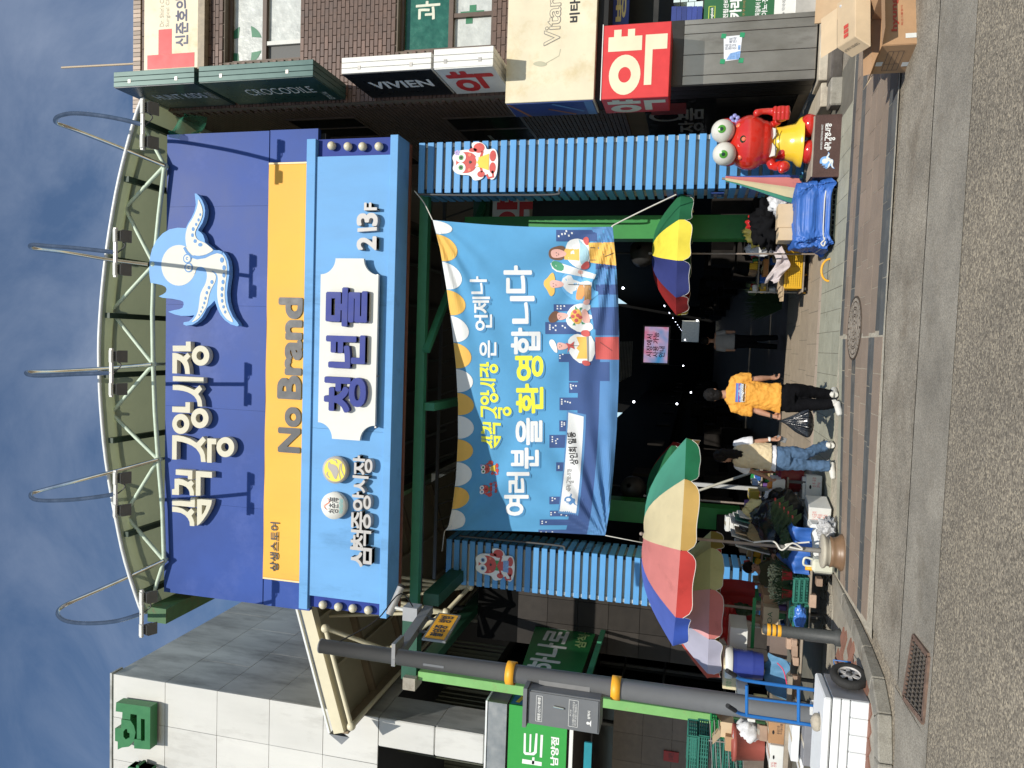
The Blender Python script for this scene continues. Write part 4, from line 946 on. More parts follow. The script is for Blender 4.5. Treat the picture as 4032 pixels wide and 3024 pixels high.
# rust stains are thin films on two slats
# ---- conduits on the columns
m_pipe = mat('dark conduit', (.06, .06, .06), .5)
p = [F(1640, 765, 12.12), F(1800, 768, 12.12), F(1950, 768, 12.12), F(2180, 766, 12.12), F(2200, 752, 12.1), F(2205, 738, 12.1)]
tag(MB().tube(crv(p, 4), .018).build('conduit', m_pipe), 'dark bent conduit down the passage edge of the right slatted column', 'pipe')
p = [F(1810, 2110, 13.98), F(2000, 2128, 13.98), F(2200, 2148, 13.98), F(2222, 2158, 13.98), F(2225, 2172, 13.98)]
tag(MB().tube(crv(p, 4), .02).build('conduit', m_pipe), 'dark conduit with a hooked end on the left slatted column', 'pipe')
nt_ = F(2830, 758, 12.6); b = pbox(2812, 2855, 744, 790, 12.5)
tg = thing('address_plate', 'small blue house number plate low on the right slatted column side', 'plate', (xr0-.03, 12.5, b[1]))
MB().box((0, 0, .12), (.015, .3, .2)).build('plate', mat('plate blue', (.02, .05, .22), .4), tg)
Flat().text('중앙로\n245', (-.1, .06, .1, .18)).out('lettering', Fr((xr0-.03-.008, 12.5, b[1]), (0, -1, 0), (0, 0, 1), (-1, 0, 0)), m_whitet, tg, n0=.002)
# ---- character stickers on the columns (flat cut-out figures)
m_crab = mat('red print', (.55, .06, .045), .4, var=.15, scale=6); m_crabo = mat('orange print', (.75, .2, .1), .4); m_yel = mat('yellow print', (.78, .55, .05), .4, var=.04); m_gry = mat('green print', (.03, .28, .08), .4); m_blu = mat('blue print', (.04, .12, .40), .4); m_blk = mat('black print', (.012, .012, .012), .4, var=0); m_wht = mat('white print', (.78, .78, .75), .4, var=.03)
def crab(t, fr, s, kind, eyes, plate=True, n=0.0, cut=None, ang=0.0, flip=1):
    ca, sa = cos(ang), sin(ang)
    def X(P): return [((flip*x*ca-y*sa)*s, (flip*x*sa+y*ca)*s) for x, y in P]
    kw = dict(cut=cut)
    def E(cx, cy, rx, ry=None, k=20): return X(ell(cx, cy, rx, ry or rx, k))
    if plate:
        fl = Flat().poly(X(smooth_loop([(-.62, .95), (-.35, 1.32), (-.02, 1.2), (.32, 1.36), (.62, 1.0), (.66, .55), (.62, .2), (1.0, .35), (1.05, -.1), (.85, -.45), (.6, -.5), (.7, -.95), (.3, -1.12), (-.3, -1.12), (-.75, -1.05), (-.95, -.8), (-.55, -.45), (-.85, -.35), (-.95, .15), (-.62, .3)], 2)))
        fl.out('backing', fr, m_wht, t, n0=n, depth=.02); n += .02
    fl = Flat(); fl.poly(X(smooth_loop([(-.5, .9), (-.2, 1.1), (.2, 1.1), (.5, .9), (.55, .5), (.4, .1), (0, -.05), (-.4, .1), (-.55, .5)], 2)))
    fl.out('head', fr, m_crab, t, n0=n+.005, **kw)
    fl = Flat()
    fl.poly(E(.72, -.1, .25, .3)); fl.poly(E(.62, .22, .1, .22)); fl.poly(E(-.6, -.25, .16, .2)); fl.poly(E(.3, -.85, .28, .17)); fl.poly(E(-.3, -.85, .28, .17))
    fl.line(X([(-.45, -.85), (-.75, -.9), (-.8, -.65), (-.62, -.55)]), .12*s); fl.line(X([(.2, -.2), (.55, -.3)]), .13*s); fl.line(X([(-.2, -.2), (-.5, -.3)]), .12*s)
    fl.out('limbs', fr, m_crab, t, n0=n+.003, **kw)
    if kind == 'bow':
        Flat().poly(X(smooth_loop([(-.25, -.05), (.25, -.05), (.3, -.6), (-.3, -.6)], 2))).out('torso', fr, m_crab, t, n0=n+.004, **kw)
        Flat().poly(X([(-.33, -.42), (.33, -.42), (.36, -.75), (-.36, -.75)])).out('shorts', fr, m_blu, t, n0=n+.006, **kw)
        fl = Flat(); fl.quad(X([(-.3, .08), (0, -.03), (-.3, -.18)])); fl.quad(X([(.3, .08), (.3, -.18), (0, -.03)])); fl.out('bow_tie', fr, m_gry, t, n0=n+.009, **kw)
    else:
        Flat().poly(X([(-.2, .02), (.2, .02), (.42, -.65), (-.42, -.65)])).out('dress', fr, m_yel, t, n0=n+.0065, **kw)
        fl = Flat(); fl.quad(X([(-.25, .08), (0, -.03), (-.18, -.12)])); fl.quad(X([(.25, .08), (.18, -.12), (0, -.03)])); fl.out('collar', fr, m_wht, t, n0=n+.009, **kw)
        fl = Flat(); [fl.poly(E(.5+.09*cos(k*1.26), 1.05+.09*sin(k*1.26), .06, .06, 8)) for k in range(5)]; fl.out('flower', fr, mat('lilac print', (.45, .35, .65), .4), t, n0=n+.013, **kw)
    fl = Flat(); fl.poly(E(-.27, .85, .27)); fl.poly(E(.27, .85, .27)); fl.out('eye_white', fr, m_wht, t, n0=n+.009, **kw)
    fl = Flat(); fl.poly(E(-.25, .83, .13)); fl.poly(E(.25, .83, .13)); fl.out('iris', fr, eyes, t, n0=n+.0115, **kw)
    fl = Flat(); fl.poly(E(-.25, .83, .07)); fl.poly(E(.25, .83, .07)); fl.poly(X(smooth_loop([(-.1, .4), (.12, .4), (.02, .22)], 2))); fl.out('pupil', fr, m_blk, t, n0=n+.014, **kw)
    fl = Flat(); fl.poly(E(-.38, .38, .08)); fl.poly(E(.38, .38, .08)); fl.out('cheek', fr, m_crabo, t, n0=n+.008, **kw)
p = F(1878, 640, 12.14); t = thing('cutout_figure', 'flat cutout of a red crab in a yellow dress on the right column', 'sign', (p.x, 12.14, p.z)); crab(t, Fr((p.x, 12.14, p.z), (1, 0, 0), (0, 0, 1), (0, -1, 0)), .33, 'dress', mat('green iris print', (.08, .3, .06), .4))
p = F(1955, 2225, 14.09); t = thing('cutout_figure', 'flat cutout of a red crab with a green bow tie on the left column', 'sign', (p.x, 14.09, p.z)); crab(t, Fr((p.x, 14.09, p.z), (1, 0, 0), (0, 0, 1), (0, -1, 0)), .335, 'bow', m_blu)
# ================================================================== vaulted roof
m_roofp = mat('olive translucent roof sheet', (0.48, 0.49, 0.30), 0.6, var=0.12, scale=2.5)
m_wtrim = mat('white roof edge', (.7, .72, .7), .4)
m_truss = mat('pale mint truss tube', (0.50, 0.60, 0.48), 0.5, var=0.15, scale=8)
m_purl = mat('dark green purlin', (0.03, 0.055, 0.035), 0.6, var=0.1)
YV = 11.55
arc_px = [(550, 431), (504, 590), (464, 762), (431, 961), (411, 1130), (399, 1292), (397, 1424), (404, 1597), (424, 1809), (464, 2045), (500, 2210), (556, 2385)]
arc = [F(x, y, YV) for x, y in arc_px]
arc = crv([arc[0]+Vector((.35, 0, -.2))]+arc+[arc[-1]+Vector((-.15, 0, -.1))], 3)
t = vr = thing('vault_roof', 'long olive barrel vault roof over the market street', 'roof', (0, YV, 6))
vb = MB(); YE = 75.0; ns = [YV, 13, 16, 20, 30, 50, YE]
P = []
for Y in ns:
    for p in arc: P.append((p.x, Y, p.z))
bs_ = m_roofp.node_tree.nodes['Principled BSDF']; nt_ = m_roofp.node_tree; tl_ = nt_.nodes.new('ShaderNodeBsdfTranslucent'); tl_.inputs[0].default_value = (.42, .46, .27, 1); ms_ = nt_.nodes.new('ShaderNodeMixShader'); ms_.inputs[0].default_value = .30
nt_.links.new(bs_.outputs[0], ms_.inputs[1]); nt_.links.new(tl_.outputs[0], ms_.inputs[2]); nt_.links.new(ms_.outputs[0], [q_ for q_ in nt_.nodes if q_.type == 'OUTPUT_MATERIAL'][0].inputs[0])
n = len(arc); vb.add(P, [(j*n+i, j*n+i+1, (j+1)*n+i+1, (j+1)*n+i) for j in range(2) for i in range(n-1)], True)
vb.build('roof_sheet', m_roofp, t, local=False)
MB().add(P, [(j*n+i, j*n+i+1, (j+1)*n+i+1, (j+1)*n+i) for j in range(2, len(ns)-1) for i in range(n-1)], True).build('inner_roof_sheet', mat('inner roof sheet with painted shade', (.07, .065, .05), .8), t, local=False)  # rear bays of the same roof, made opaque and dark to shade the passage
MB().tube([Vector((p.x, YV-.01, p.z+.03)) for p in arc], .035, 6).build('edge_trim', m_wtrim, t, local=False)
for k in range(1, 9):
    a = arc[min(n-1, int(k*n/9))]; MB().bb(a.x-.05, a.x+.05, YV+.05, 30, a.z-.12, a.z-.02).build('purlin', m_purl, t, local=False)
for Y in (14.5, 18.5, 23): MB().tube([Vector((p.x, Y, p.z-.12)) for p in arc], .06, 6).build('roof_rib', m_purl, t, local=False)
# gutter beams along both springings
for s, p in ((-1, arc[-1]), (1, arc[0])):
    MB().bb(p.x-.14, p.x+.14, YV+.02, 60, p.z-.42, p.z-.02).build('gutter_beam', mat('rusty green gutter', (.05, .13, .045), .6, var=.25, dirt=((.16, .05, .02), .5, 3)), t, local=False)
# front truss
t = tr_ = thing('front_truss', 'mint tubular arched truss above the blue sign board', 'truss', (0, YV+.12, 9))
YT = YV+.28
topn = [(566, 495), (530, 640), (492, 819), (455, 1030), (438, 1225), (434, 1434), (438, 1627), (462, 1830), (491, 2026), (530, 2200), (585, 2400)]
botn = [(700, 480), (648, 653), (625, 850), (606, 1041), (600, 1240), (603, 1434), (610, 1620), (623, 1809), (640, 2010), (646, 2206), (700, 2380)]
tn = [F(x, y, YT) for x, y in topn]; bn = [F(x, y, YT+.02) for x, y in botn]
for L_, nm, r in ((tn, 'top_chord', .036), (bn[1:-1], 'bottom_chord', .04)):
    for i in range(len(L_)-1): MB().tube([L_[i], L_[i+1]], r, 8).build(nm, m_truss, t, local=False)
for i in range(2, 10, 2):
    for b in (i-1, i+1): MB().tube([tn[i], bn[b]], .036, 8).build('diagonal', m_truss, t, local=False)
for i in (1, 9): MB().tube([tn[i-1 if i == 1 else i+1], bn[i]], .036, 8).build('diagonal', m_truss, t, local=False)
for p in [tn[i] for i in range(0, 11, 2)]+[bn[i] for i in range(1, 10, 2)]: MB().ball(p, .062).build('node_ball', m_truss, t, local=False)
for i in range(0, 11, 2): MB().tube([tn[i], tn[i]+Vector((0, 0, .2))], .03).build('strut', m_purl, t, local=False)
# second truss layer further back
for i in range(len(tn)-1):
    a = Vector((tn[i].x, 14.0, tn[i].z-.35)); b = Vector((tn[i+1].x, 14.0, tn[i+1].z-.35)); MB().tube([a, b], .035, 6).build('rear_chord', m_truss, t, local=False)
for i in range(1, 10, 2): MB().tube([bn[i], Vector((tn[i].x, 14.0, tn[i].z-.35))], .03, 6).build('rear_strut', m_truss, t, local=False)
# ---- curved lamp arms with floodlight pairs
m_chrome = mat('polished steel tube', (.60, .55, .48), .10, var=.25, scale=4, metal=1.0)
m_lampw = mat('white lamp bracket', (.62, .62, .58), .45); m_lampg = mat('grey floodlight', (.11, .11, .105), .4, var=.15)
arms = [([(650, 653), (464, 577), (285, 507), (229, 487), (217, 474), (232, 457), (285, 446), (371, 452), (464, 467), (564, 491)], 'far right'),
 ([(583, 1041), (424, 1021), (265, 994), (139, 978), (118, 969), (133, 963), (192, 968), (285, 975), (370, 984), (457, 994)], 'second from right, over the octopus'),
 ([(597, 1434), (398, 1451), (232, 1461), (119, 1464), (103, 1469), (119, 1477), (172, 1479), (278, 1474), (360, 1471), (441, 1467)], 'middle one at the roof crown'),
 ([(623, 1809), (464, 1852), (298, 1895), (146, 1935), (121, 1948), (133, 1965), (182, 1971), (278, 1968), (371, 1958), (457, 1945)], 'second from left'),
 ([(646, 2206), (464, 2289), (298, 2362), (242, 2391), (227, 2415), (245, 2438), (292, 2451), (371, 2454), (464, 2444), (560, 2415)], 'far left by the green gutter')]
YD = [11.8, 11.5, 11.2, 11.0, 10.85, 10.75, 10.65, 10.5, 10.38, 10.25]
lamp_me = None
for pts, where in arms:
    P = crv([F(x, y, Y) for (x, y), Y in zip(pts, YD)], 6); e = P[-1]
    t = thing('lamp_arm', 'hooped steel lamp arm with two floodlights, '+where, 'lamp', tuple(P[0]), group='hooped lamp arms along the vault edge')
    MB().tube(P, .036, 10).build('arm_tube', m_chrome, t, local=False)
    MB().bb(e.x-.40, e.x+.40, e.y-.03, e.y+.01, e.z-.02, e.z+.03).build('cross_bar', m_lampw, t, local=False)
    for s in (-1, 1):
        c = (e.x+s*.27, e.y+.05, e.z-.09); rt = Matrix.Rotation(radians(-25), 3, 'X')
        lb = MB().box(c, (.17, .13, .09), rot=rt); lb.box((c[0], c[1]+.02, c[2]-.05), (.20, .16, .02), rot=rt)
        for k in range(5): lb.box((c[0]-.06+k*.03, c[1]-.02, c[2]+.055), (.008, .10, .03), rot=rt)
        l = lb.build('floodlight', m_lampg, t, local=False, bev=.004)
        MB().box((c[0], c[1]-.10, c[2]+.07), (.20, .03, .09), rot=rt).build('lamp_bracket', m_lampw, t, local=False)
    MB().tube(crv([e+Vector((0, .03, 0)), e+Vector((.12, .06, -.12)), e+Vector((.2, .05, -.05))], 4), .01, 6).build('cable', m_pipe, t, local=False)
# green debris netting on the right
m_net = mat('green debris net', (.02, .22, .13), .7, var=.3, alpha=.55)
def netf(u, v): a = F(680+110*u, 455+95*v, 11.8+.5*u); return (a.x+.05*sin(9*v), a.y+.12*sin(u*7+v*5), a.z+.05*sin(11*u))
tag(MB().grid(netf, 14, 14).build('debris_net', m_net), 'torn green netting snagged between vault roof and brick building', 'net')
# ================================================================== structure under the roof
t = fr1 = thing('market_steelwork', 'green steel frame behind the beam at the market passage mouth', 'steel frame', (0, 12.4, 0))
def gbeam(a, b, w, h, m=m_green, nm='beam'): MB().bar(a, b, w, h).build(nm, m, t, local=False)
gbeam((-4.9, 12.5, 6.62), (3.3, 12.5, 6.62), .14, .16, m_green); gbeam((-4.75, 12.6, 6.35), (-4.75, 20, 6.35), .22, .3, m_dgreen); gbeam((3.15, 12.4, 6.4), (3.15, 20, 6.4), .2, .28, m_dgreen)
gbeam((-4.9, 15.2, 6.35), (3.3, 15.2, 6.35), .25, .35, m_dgreen); gbeam((-1.2, 12.5, 6.45), (-1.2, 15.2, 6.35), .14, .2)
gbeam((-.2, 12.4, 6.5), (3.0, 15.2, 6.3), .1, .12); gbeam((3.1, 12.6, 5.2), (3.1, 15, 4.1), .2, .3, m_green)
for y in (12.75, 13.1, 13.9): MB().bar((-4.8, y, 6.75), (3.2, y, 6.75), .05, .06).build('joist', m_pipe, t, local=False)
for k in range(20):
    x = -4.7+k*.41; MB().bar((x, 17+.6*(k % 3), 7.1), (x+.5, 20, 8.0), .03, .04).build('lattice_bar', m_pipe, t, local=False)
    MB().bar((x, 18, 8.2), (x+.41, 18.3, 7.2), .03, .03).build('lattice_bar', m_pipe, t, local=False)
# chain-like festoon behind the banner
MB().bb(-4.9, 3.4, 19.2, 19.25, 6.4, 7.3).build('cross_lattice', m_pipe, t, local=False)
for (x, y, w) in ((F(2700, 893, 13.8).x, 13.8, .42), (F(2450, 2012, 15.8).x, 15.8, .45)):
    MB().bb(x-w/2, x+w/2, y, y+w, 0, 6.3).build('post', mat('bright green post', (.03, .24, .05), .5, var=.1), t, local=False)
# ---- shops either side of the passage (dark, in shade)
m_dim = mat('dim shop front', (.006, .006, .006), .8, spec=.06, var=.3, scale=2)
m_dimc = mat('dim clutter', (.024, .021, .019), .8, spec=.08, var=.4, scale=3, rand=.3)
sl = thing('passage_shops', 'dark row of market shops left of the passage', 'shops', (-4.5, 20, 0))
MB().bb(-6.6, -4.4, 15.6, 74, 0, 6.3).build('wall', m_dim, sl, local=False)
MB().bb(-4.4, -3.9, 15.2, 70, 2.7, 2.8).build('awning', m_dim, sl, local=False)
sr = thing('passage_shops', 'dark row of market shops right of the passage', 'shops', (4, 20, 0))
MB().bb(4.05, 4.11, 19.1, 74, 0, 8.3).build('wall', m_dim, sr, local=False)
for i in range(26):
    y = 16+i*1.9
    for s, T in ((-1, sl), (1, sr)):
        x = s*R.uniform(2.6, 3.5) if s > 0 else -R.uniform(2.9, 3.9)
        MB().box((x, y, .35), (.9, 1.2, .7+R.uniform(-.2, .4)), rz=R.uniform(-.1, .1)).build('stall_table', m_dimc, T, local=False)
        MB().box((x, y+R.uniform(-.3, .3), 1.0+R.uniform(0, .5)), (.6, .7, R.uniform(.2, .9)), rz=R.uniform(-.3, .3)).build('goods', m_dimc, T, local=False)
    if i % 3 == 1:
        MB().box((-3.0, y, 2.9), (.06, .9, .5)).build('hanging_sign', m_dimc, sl, local=False); MB().box((2.7, y, 3.1), (.06, 1.0, .55)).build('hanging_sign', m_dimc, sr, local=False)
ew = MB(); eb = pbox(2684, 2752, 1262, 1346, 74); ew.bb(-6.6, eb[0], 74, 74.2, 0, 12); ew.bb(eb[2], 4.2, 74, 74.2, 0, 12); ew.bb(eb[0], eb[2], 74, 74.2, eb[3], 12); ew.bb(eb[0], eb[2], 74, 74.2, 0, eb[1]); ew.build('end_wall', m_dim, sl, local=False)
m_lamp = mat('lit fluorescent tube', (.8, .85, 1.0), .5, var=0, emit=3.0)
for i, y in enumerate((30, 36, 42, 48, 54, 60, 66, 71)):
    for s in (1,): tag(MB().box((s*1.2+.45, y, 3.1), (.04, .7, .035)).build('tube_lamp', m_lamp), 'lit tube lamp in the %s row over the passage, %s from the entrance' % ('left' if s < 0 else 'single', ('first', 'second', 'third', 'fourth', 'fifth', 'sixth', 'seventh', 'last')[i]), 'lamp', 'tube lamps in the passage')
m_bulb = mat('lit bulb', (.9, .92, 1.0), .5, var=0, emit=6.0)
for k, (x, y, Y, w) in enumerate(((2453, 1134, 26, 'highest, near the right parasol'), (2495, 1582, 26, 'under the banner left half'), (2697, 1338, 40, 'just right of the screen'), (2745, 1262, 34, 'right of the bright street end'), (2690, 1440, 44, 'left of the bright street end'), (2665, 1590, 30, 'above the man in the amber tee'), (2720, 1545, 38, 'left row, low over the aisle'))):
    p = F(x, y, Y); b_ = thing('hanging_bulb', 'small lit bulb in the dark passage, '+w, 'lamp', tuple(p)); MB().ball((0, 0, 0), .042, 12, 8).build('bulb', m_bulb, b_); MB().tube([(0, 0, .07), (0, 0, .8)], .01, 5).build('flex', m_pipe, b_)
# far sunlit end of the street
fa = thing('far_building', 'pale sunlit house seen through the far end of the market passage', 'building', (.5, 84, 0))
MB().bb(-6, 8, 84, 92, 0, 9).build('wall', mat('pale far wall', (.6, .58, .5), .8, var=.2), fa, local=False)
m_dst = mat('dark stone tile', (.035, .03, .026), .6, var=.2, rand=.25, spec=.2)
for i in range(4):
    for j in range(8): MB().bb(-6.58+i*.54, -6.05+i*.54, 15.55, 15.59, .1+j*.66, .75+j*.66).build('stone_tile', m_dst, sl, local=False)
# LED screen, ventilation sheets
b = pbox(2536, 2630, 1287, 1428, 22)
t = thing('led_screen', 'pink and blue lit screen hanging over the dark passage', 'screen', ((b[0]+b[2])/2, 22, b[1]))
MB().bb(b[0]-.05, b[2]+.05, 22.01, 22.2, b[1]-.05, b[3]+.05).build('casing', m_blk, t, local=False)
ledm = bpy.data.materials.new('lit screen image'); ledm.use_nodes = True
def led_nodes():
    nt = ledm.node_tree; N = nt.nodes.new; L = nt.links.new; bs = nt.nodes['Principled BSDF']; tc = N('ShaderNodeTexCoord'); nz = N('ShaderNodeTexNoise'); nz.inputs['Scale'].default_value = 1.6; L(tc.outputs['Object'], nz.inputs[0])
    cr = N('ShaderNodeValToRGB'); e = cr.color_ramp.elements; e[0].position = .35; e[0].color = (.05, .3, .6, 1); e[1].position = .62; e[1].color = (.7, .12, .2, 1); q = e.new(.5); q.color = (.6, .4, .6, 1); L(nz.outputs[0], cr.inputs[0])
    bs.inputs['Base Color'].default_value = (.02, .02, .02, 1); L(cr.outputs[0], bs.inputs['Emission Color']); bs.inputs['Emission Strength'].default_value = .75
led_nodes()
MB().quad((b[0], 22, b[1]), (b[2], 22, b[1]), (b[2], 22, b[3]), (b[0], 22, b[3])).build('display', ledm, t, local=False)
fl = Flat(); w_ = b[2]-b[0]; h_ = b[3]-b[1]; fl.text('시장에서\n사용 가능\n안내', (b[0]+.15*w_, b[1]+.12*h_, b[0]+.85*w_, b[3]-.1*h_), bold=.02); fl.out('lettering', facing(22), mat('dark red print', (.2, .01, .03), .5), t, n0=.006)
m_vent = mat('pale corrugated sheet', (.30, .29, .26), .6, var=.2)
for k in range(12):
    pass
vs_ = thing('slat_screen', 'pale corrugated louvre screens high behind the lit screen', 'screen', (0, 26, 4))
for k in range(14):
    b = pbox(2405+6*k, 2409+6*k, 1400, 1520-k*3, 26); MB().bb(b[0], b[2]+.5, 26, 26.02, b[1], b[3]).build('louvre', m_vent, vs_, local=False)
# spotlight-like fans and hanging pharmacy sign in the passage
hs = thing('pharmacy_hanging_sign', 'small white pharmacy sign with a red syllable half hidden behind the right column', 'sign', tuple(F(2000, 830, 14)))
b = pbox(1938, 2085, 790, 868, 14); MB().bb(b[0], b[2]+.3, 14, 14.25, b[1], b[3]).build('sign_box', m_whitep, hs, local=False, bev=.01)
fl = Flat(); yak(fl, b[0]-.25, b[1]-.1, (b[2]-b[0])*1.9, (b[3]-b[1])*1.1); fl.out('lettering', facing(14), m_red, hs, n0=.003)
for nm, (x, y, Y) in (('big industrial lamp hanging in the passage right of the banner', (2530, 995, 15.5)), ('big industrial lamp hanging in the passage near the left column', (2490, 1920, 16.5))):
    p = F(x, y, Y); t = thing('round_spotlight', nm, 'lamp', tuple(p))
    ob = MB().lathe([(.05, .25), (.2, .2), (.26, .05), (.28, -.1), (.22, -.1), (.12, .0), (.001, .0)], seg=24).build('lamp_body', mat('dim grey housing', (.03, .03, .03), .5), t); ob.rotation_euler = (radians(75), 0, radians(20))
    MB().tube([(0, .1, .1), (0, .1, .9)], .02).build('hanger', m_pipe, t)
# ================================================================== cloth banner tied across the passage
def ph(x, y, Y): return F(x, y, Y)
# corners in the photograph: top-right, bottom-right, bottom-left, top-left
YR_, YL_ = 12.03, 13.7
def bY(s): return YL_+(YR_-YL_)*s
BT = [(0.0, (1752, 2088)), (0.03, (1765, 2072)), (.1, (1780, 2000)), (.2, (1795, 1880)), (.33, (1803, 1720)), (.45, (1803, 1590)), (.57, (1795, 1440)), (.7, (1779, 1290)), (.82, (1757, 1130)), (.92, (1732, 980)), (1.0, (1703, 866))]
BB = [(0.0, (2383, 2108)), (.1, (2400, 2010)), (.25, (2416, 1850)), (.4, (2428, 1690)), (.55, (2436, 1500)), (.7, (2438, 1340)), (.82, (2434, 1180)), (.92, (2426, 1040)), (1.0, (2412, 893))]
def interp(T, s):
    for i in range(len(T)-1):
        if T[i+1][0] >= s or i == len(T)-2:
            a, b = T[i], T[i+1]; k = (s-a[0])/(b[0]-a[0]); return (a[1][0]+(b[1][0]-a[1][0])*k, a[1][1]+(b[1][1]-a[1][1])*k)
def bsurf(u, v, n=0.0):
    """u 0..1 left to right, v 0..1 bottom to top"""
    uu = min(1, max(0, u)); vv = min(1, max(0, v))
    a = interp(BB, uu); b = interp(BT, uu)
    bow = 1.0
    x = a[0]+(b[0]-a[0])*vv; y = a[1]+(b[1]-a[1])*vv + (12*sin(pi*vv) if uu > .5 else -6*sin(pi*vv))*abs(uu-.5)*2
    Y = bY(uu) + .03*sin(pi*uu)*(1-vv)
    dl = sqrt(uu*uu+(1-vv)**2*.4); dbl = sqrt((uu)**2+(vv)**2*.4); dbr = sqrt((1-uu)**2+vv**2*.4); dtr = sqrt((1-uu)**2+(1-vv)**2*.4)
    w = 0.0
    for d, ang, f, am in ((dbl, atan2(vv+.02, uu+.02), 22, .060), (dbr, atan2(vv+.02, 1-uu+.02), 20, .045), (dtr, atan2(1-vv+.02, 1-uu+.02), 16, .032), (dl, atan2(1-vv+.02, uu+.02), 16, .026)):
        w += am*sin(ang*f+3*d)*max(0, 1-d*1.5)*min(1, d*6)
    w += .028*sin(uu*44-vv*18)*max(0, .35-vv)*2 + .006*sin(uu*23+vv*9)
    Y += w
    p = F(x, y, Y)
    return Vector((p.x, p.y-n, p.z))
m_bblue = mat('banner blue cloth', (0.105, 0.33, 0.57), 0.75, var=0.09, scale=1.6, spec=.2, bump=0.25, bscale=7)
m_bnavy = mat('banner navy print', (0.045, 0.09, 0.24), 0.75, var=0.05); m_bmid = mat('banner mid blue print', (0.09, 0.23, 0.46), 0.75, var=0.05)
m_bshadow = mat('banner drop shade print', (0.07, 0.25, 0.47), 0.75, var=0.04); m_bwhite = mat('banner white print', (0.74, 0.75, 0.74), 0.75, var=0.03); m_byel = mat('banner yellow print', (0.80, 0.80, 0.06), 0.75, var=0.03)
m_bor = mat('banner orange print', (0.78, 0.46, 0.10), 0.75, var=0.03); m_bskin = mat('banner skin print', (.75, .42, .36), .75, var=.03); m_bred = mat('banner red print', (.55, .10, .09), .75, var=.04); m_bbrown = mat('banner brown print', (.17, .085, .05), .75, var=.05); m_bgreen = mat('banner green print', (.06, .28, .15), .75, var=.05); m_bgrey = mat('banner grey print', (.25, .25, .25), .75)
bn_ = thing('banner', 'blue cloth welcome banner roped between the two slatted columns', 'banner', tuple(bsurf(.5, 1)))
MB().grid(lambda u, v: bsurf(u, v), 260, 150).build('cloth', m_bblue, bn_, local=False)
AS = 6.1/3.25
# inverse of the photo mapping (approximate): photo px -> (u, v)
def inv(x, y):
    u, v = (2100-y)/1220, (2425-x)/680
    for _ in range(12):
        a = interp(BB, min(1, max(0, u))); b = interp(BT, min(1, max(0, u)))
        bw = (12*sin(pi*v) if u > .5 else -6*sin(pi*v))*abs(u-.5)*2
        px = a[0]+(b[0]-a[0])*v; py = a[1]+(b[1]-a[1])*v+bw
        u += (py-y)/1220; v += (px-x)/660; u = min(1, max(0, u)); v = min(1, max(0, v))
    return (u, v)
def bmap(x, y, n): return bsurf(x, y, n)
CUT = .012
def bout(fl, nm, m, n0): return fl.out(nm, bmap, m, bn_, n0=n0+.003, cut=CUT)
def ip(ox, oy, s, P): return [inv(ox+x/s, oy+y/s) for x, y in P]
# scallops along the top edge (drawn from the left: white, orange, white ...)
sc = [(1500+2130-1500, 0)]
ys = [2096, 2005, 1915, 1818, 1728, 1635, 1545, 1452, 1348, 1242, 1140, 1032, 925, 866]
wf, of = Flat(), Flat()
for i in range(13):
    ya, yb = ys[i], ys[i+1]; u0 = inv(1760, ya)[0]; u1 = inv(1760, yb)[0]; uc = (u0+u1)/2; r = (u1-u0)/2*.98
    depth = .10
    P = [(uc+r*cos(a), 1.0-.001-depth*abs(sin(a))) for a in [pi*k/14 for k in range(15)]]
    bout(Flat().quad(P), 'scallop', m_bor if i % 2 else m_bwhite, .004)
# bottom bands, skyline
fl = Flat().rect(0, 0, 1, .115); bout(fl, 'bottom_band', m_bmid, .004)
fl = Flat().rect(0, .115, .66, .25); bout(fl, 'navy_band', m_bnavy, .004)
sky = Flat()
for (x0, x1, y0, y1) in ((2120, 2290, 2085, 2118), (2125, 2275, 2045, 2068), (2165, 2290, 2010, 2033), (2163, 2300, 1955, 1985), (2190, 2290, 1820, 1855), (2163, 2290, 1712, 1763), (2202, 2300, 1655, 1698), (2203, 2300, 1565, 1615), (2240, 2330, 1505, 1547), (2200, 2300, 1393, 1425), (2147, 2300, 1268, 1315), (2180, 2290, 1198, 1225), (2190, 2350, 905, 950), (2240, 2400, 1425, 1500)):
    P = [inv(x0, y1), inv(x0, y0), inv(x1, y0), inv(x1, y1)]; bout(Flat().quad([P[3], P[2], P[1], P[0]]), 'skyline_block', m_bnavy, .0055)
mid = Flat()
for (y0, y1) in ((1000, 1060), (1120, 1160), (1260, 1320), (1330, 1400)):
    P = [inv(2345, y1), inv(2345, y0), inv(2436, y0), inv(2436, y1)]; bout(Flat().quad([P[3], P[2], P[1], P[0]]), 'street_block', m_bnavy, .0055)
wn = Flat()
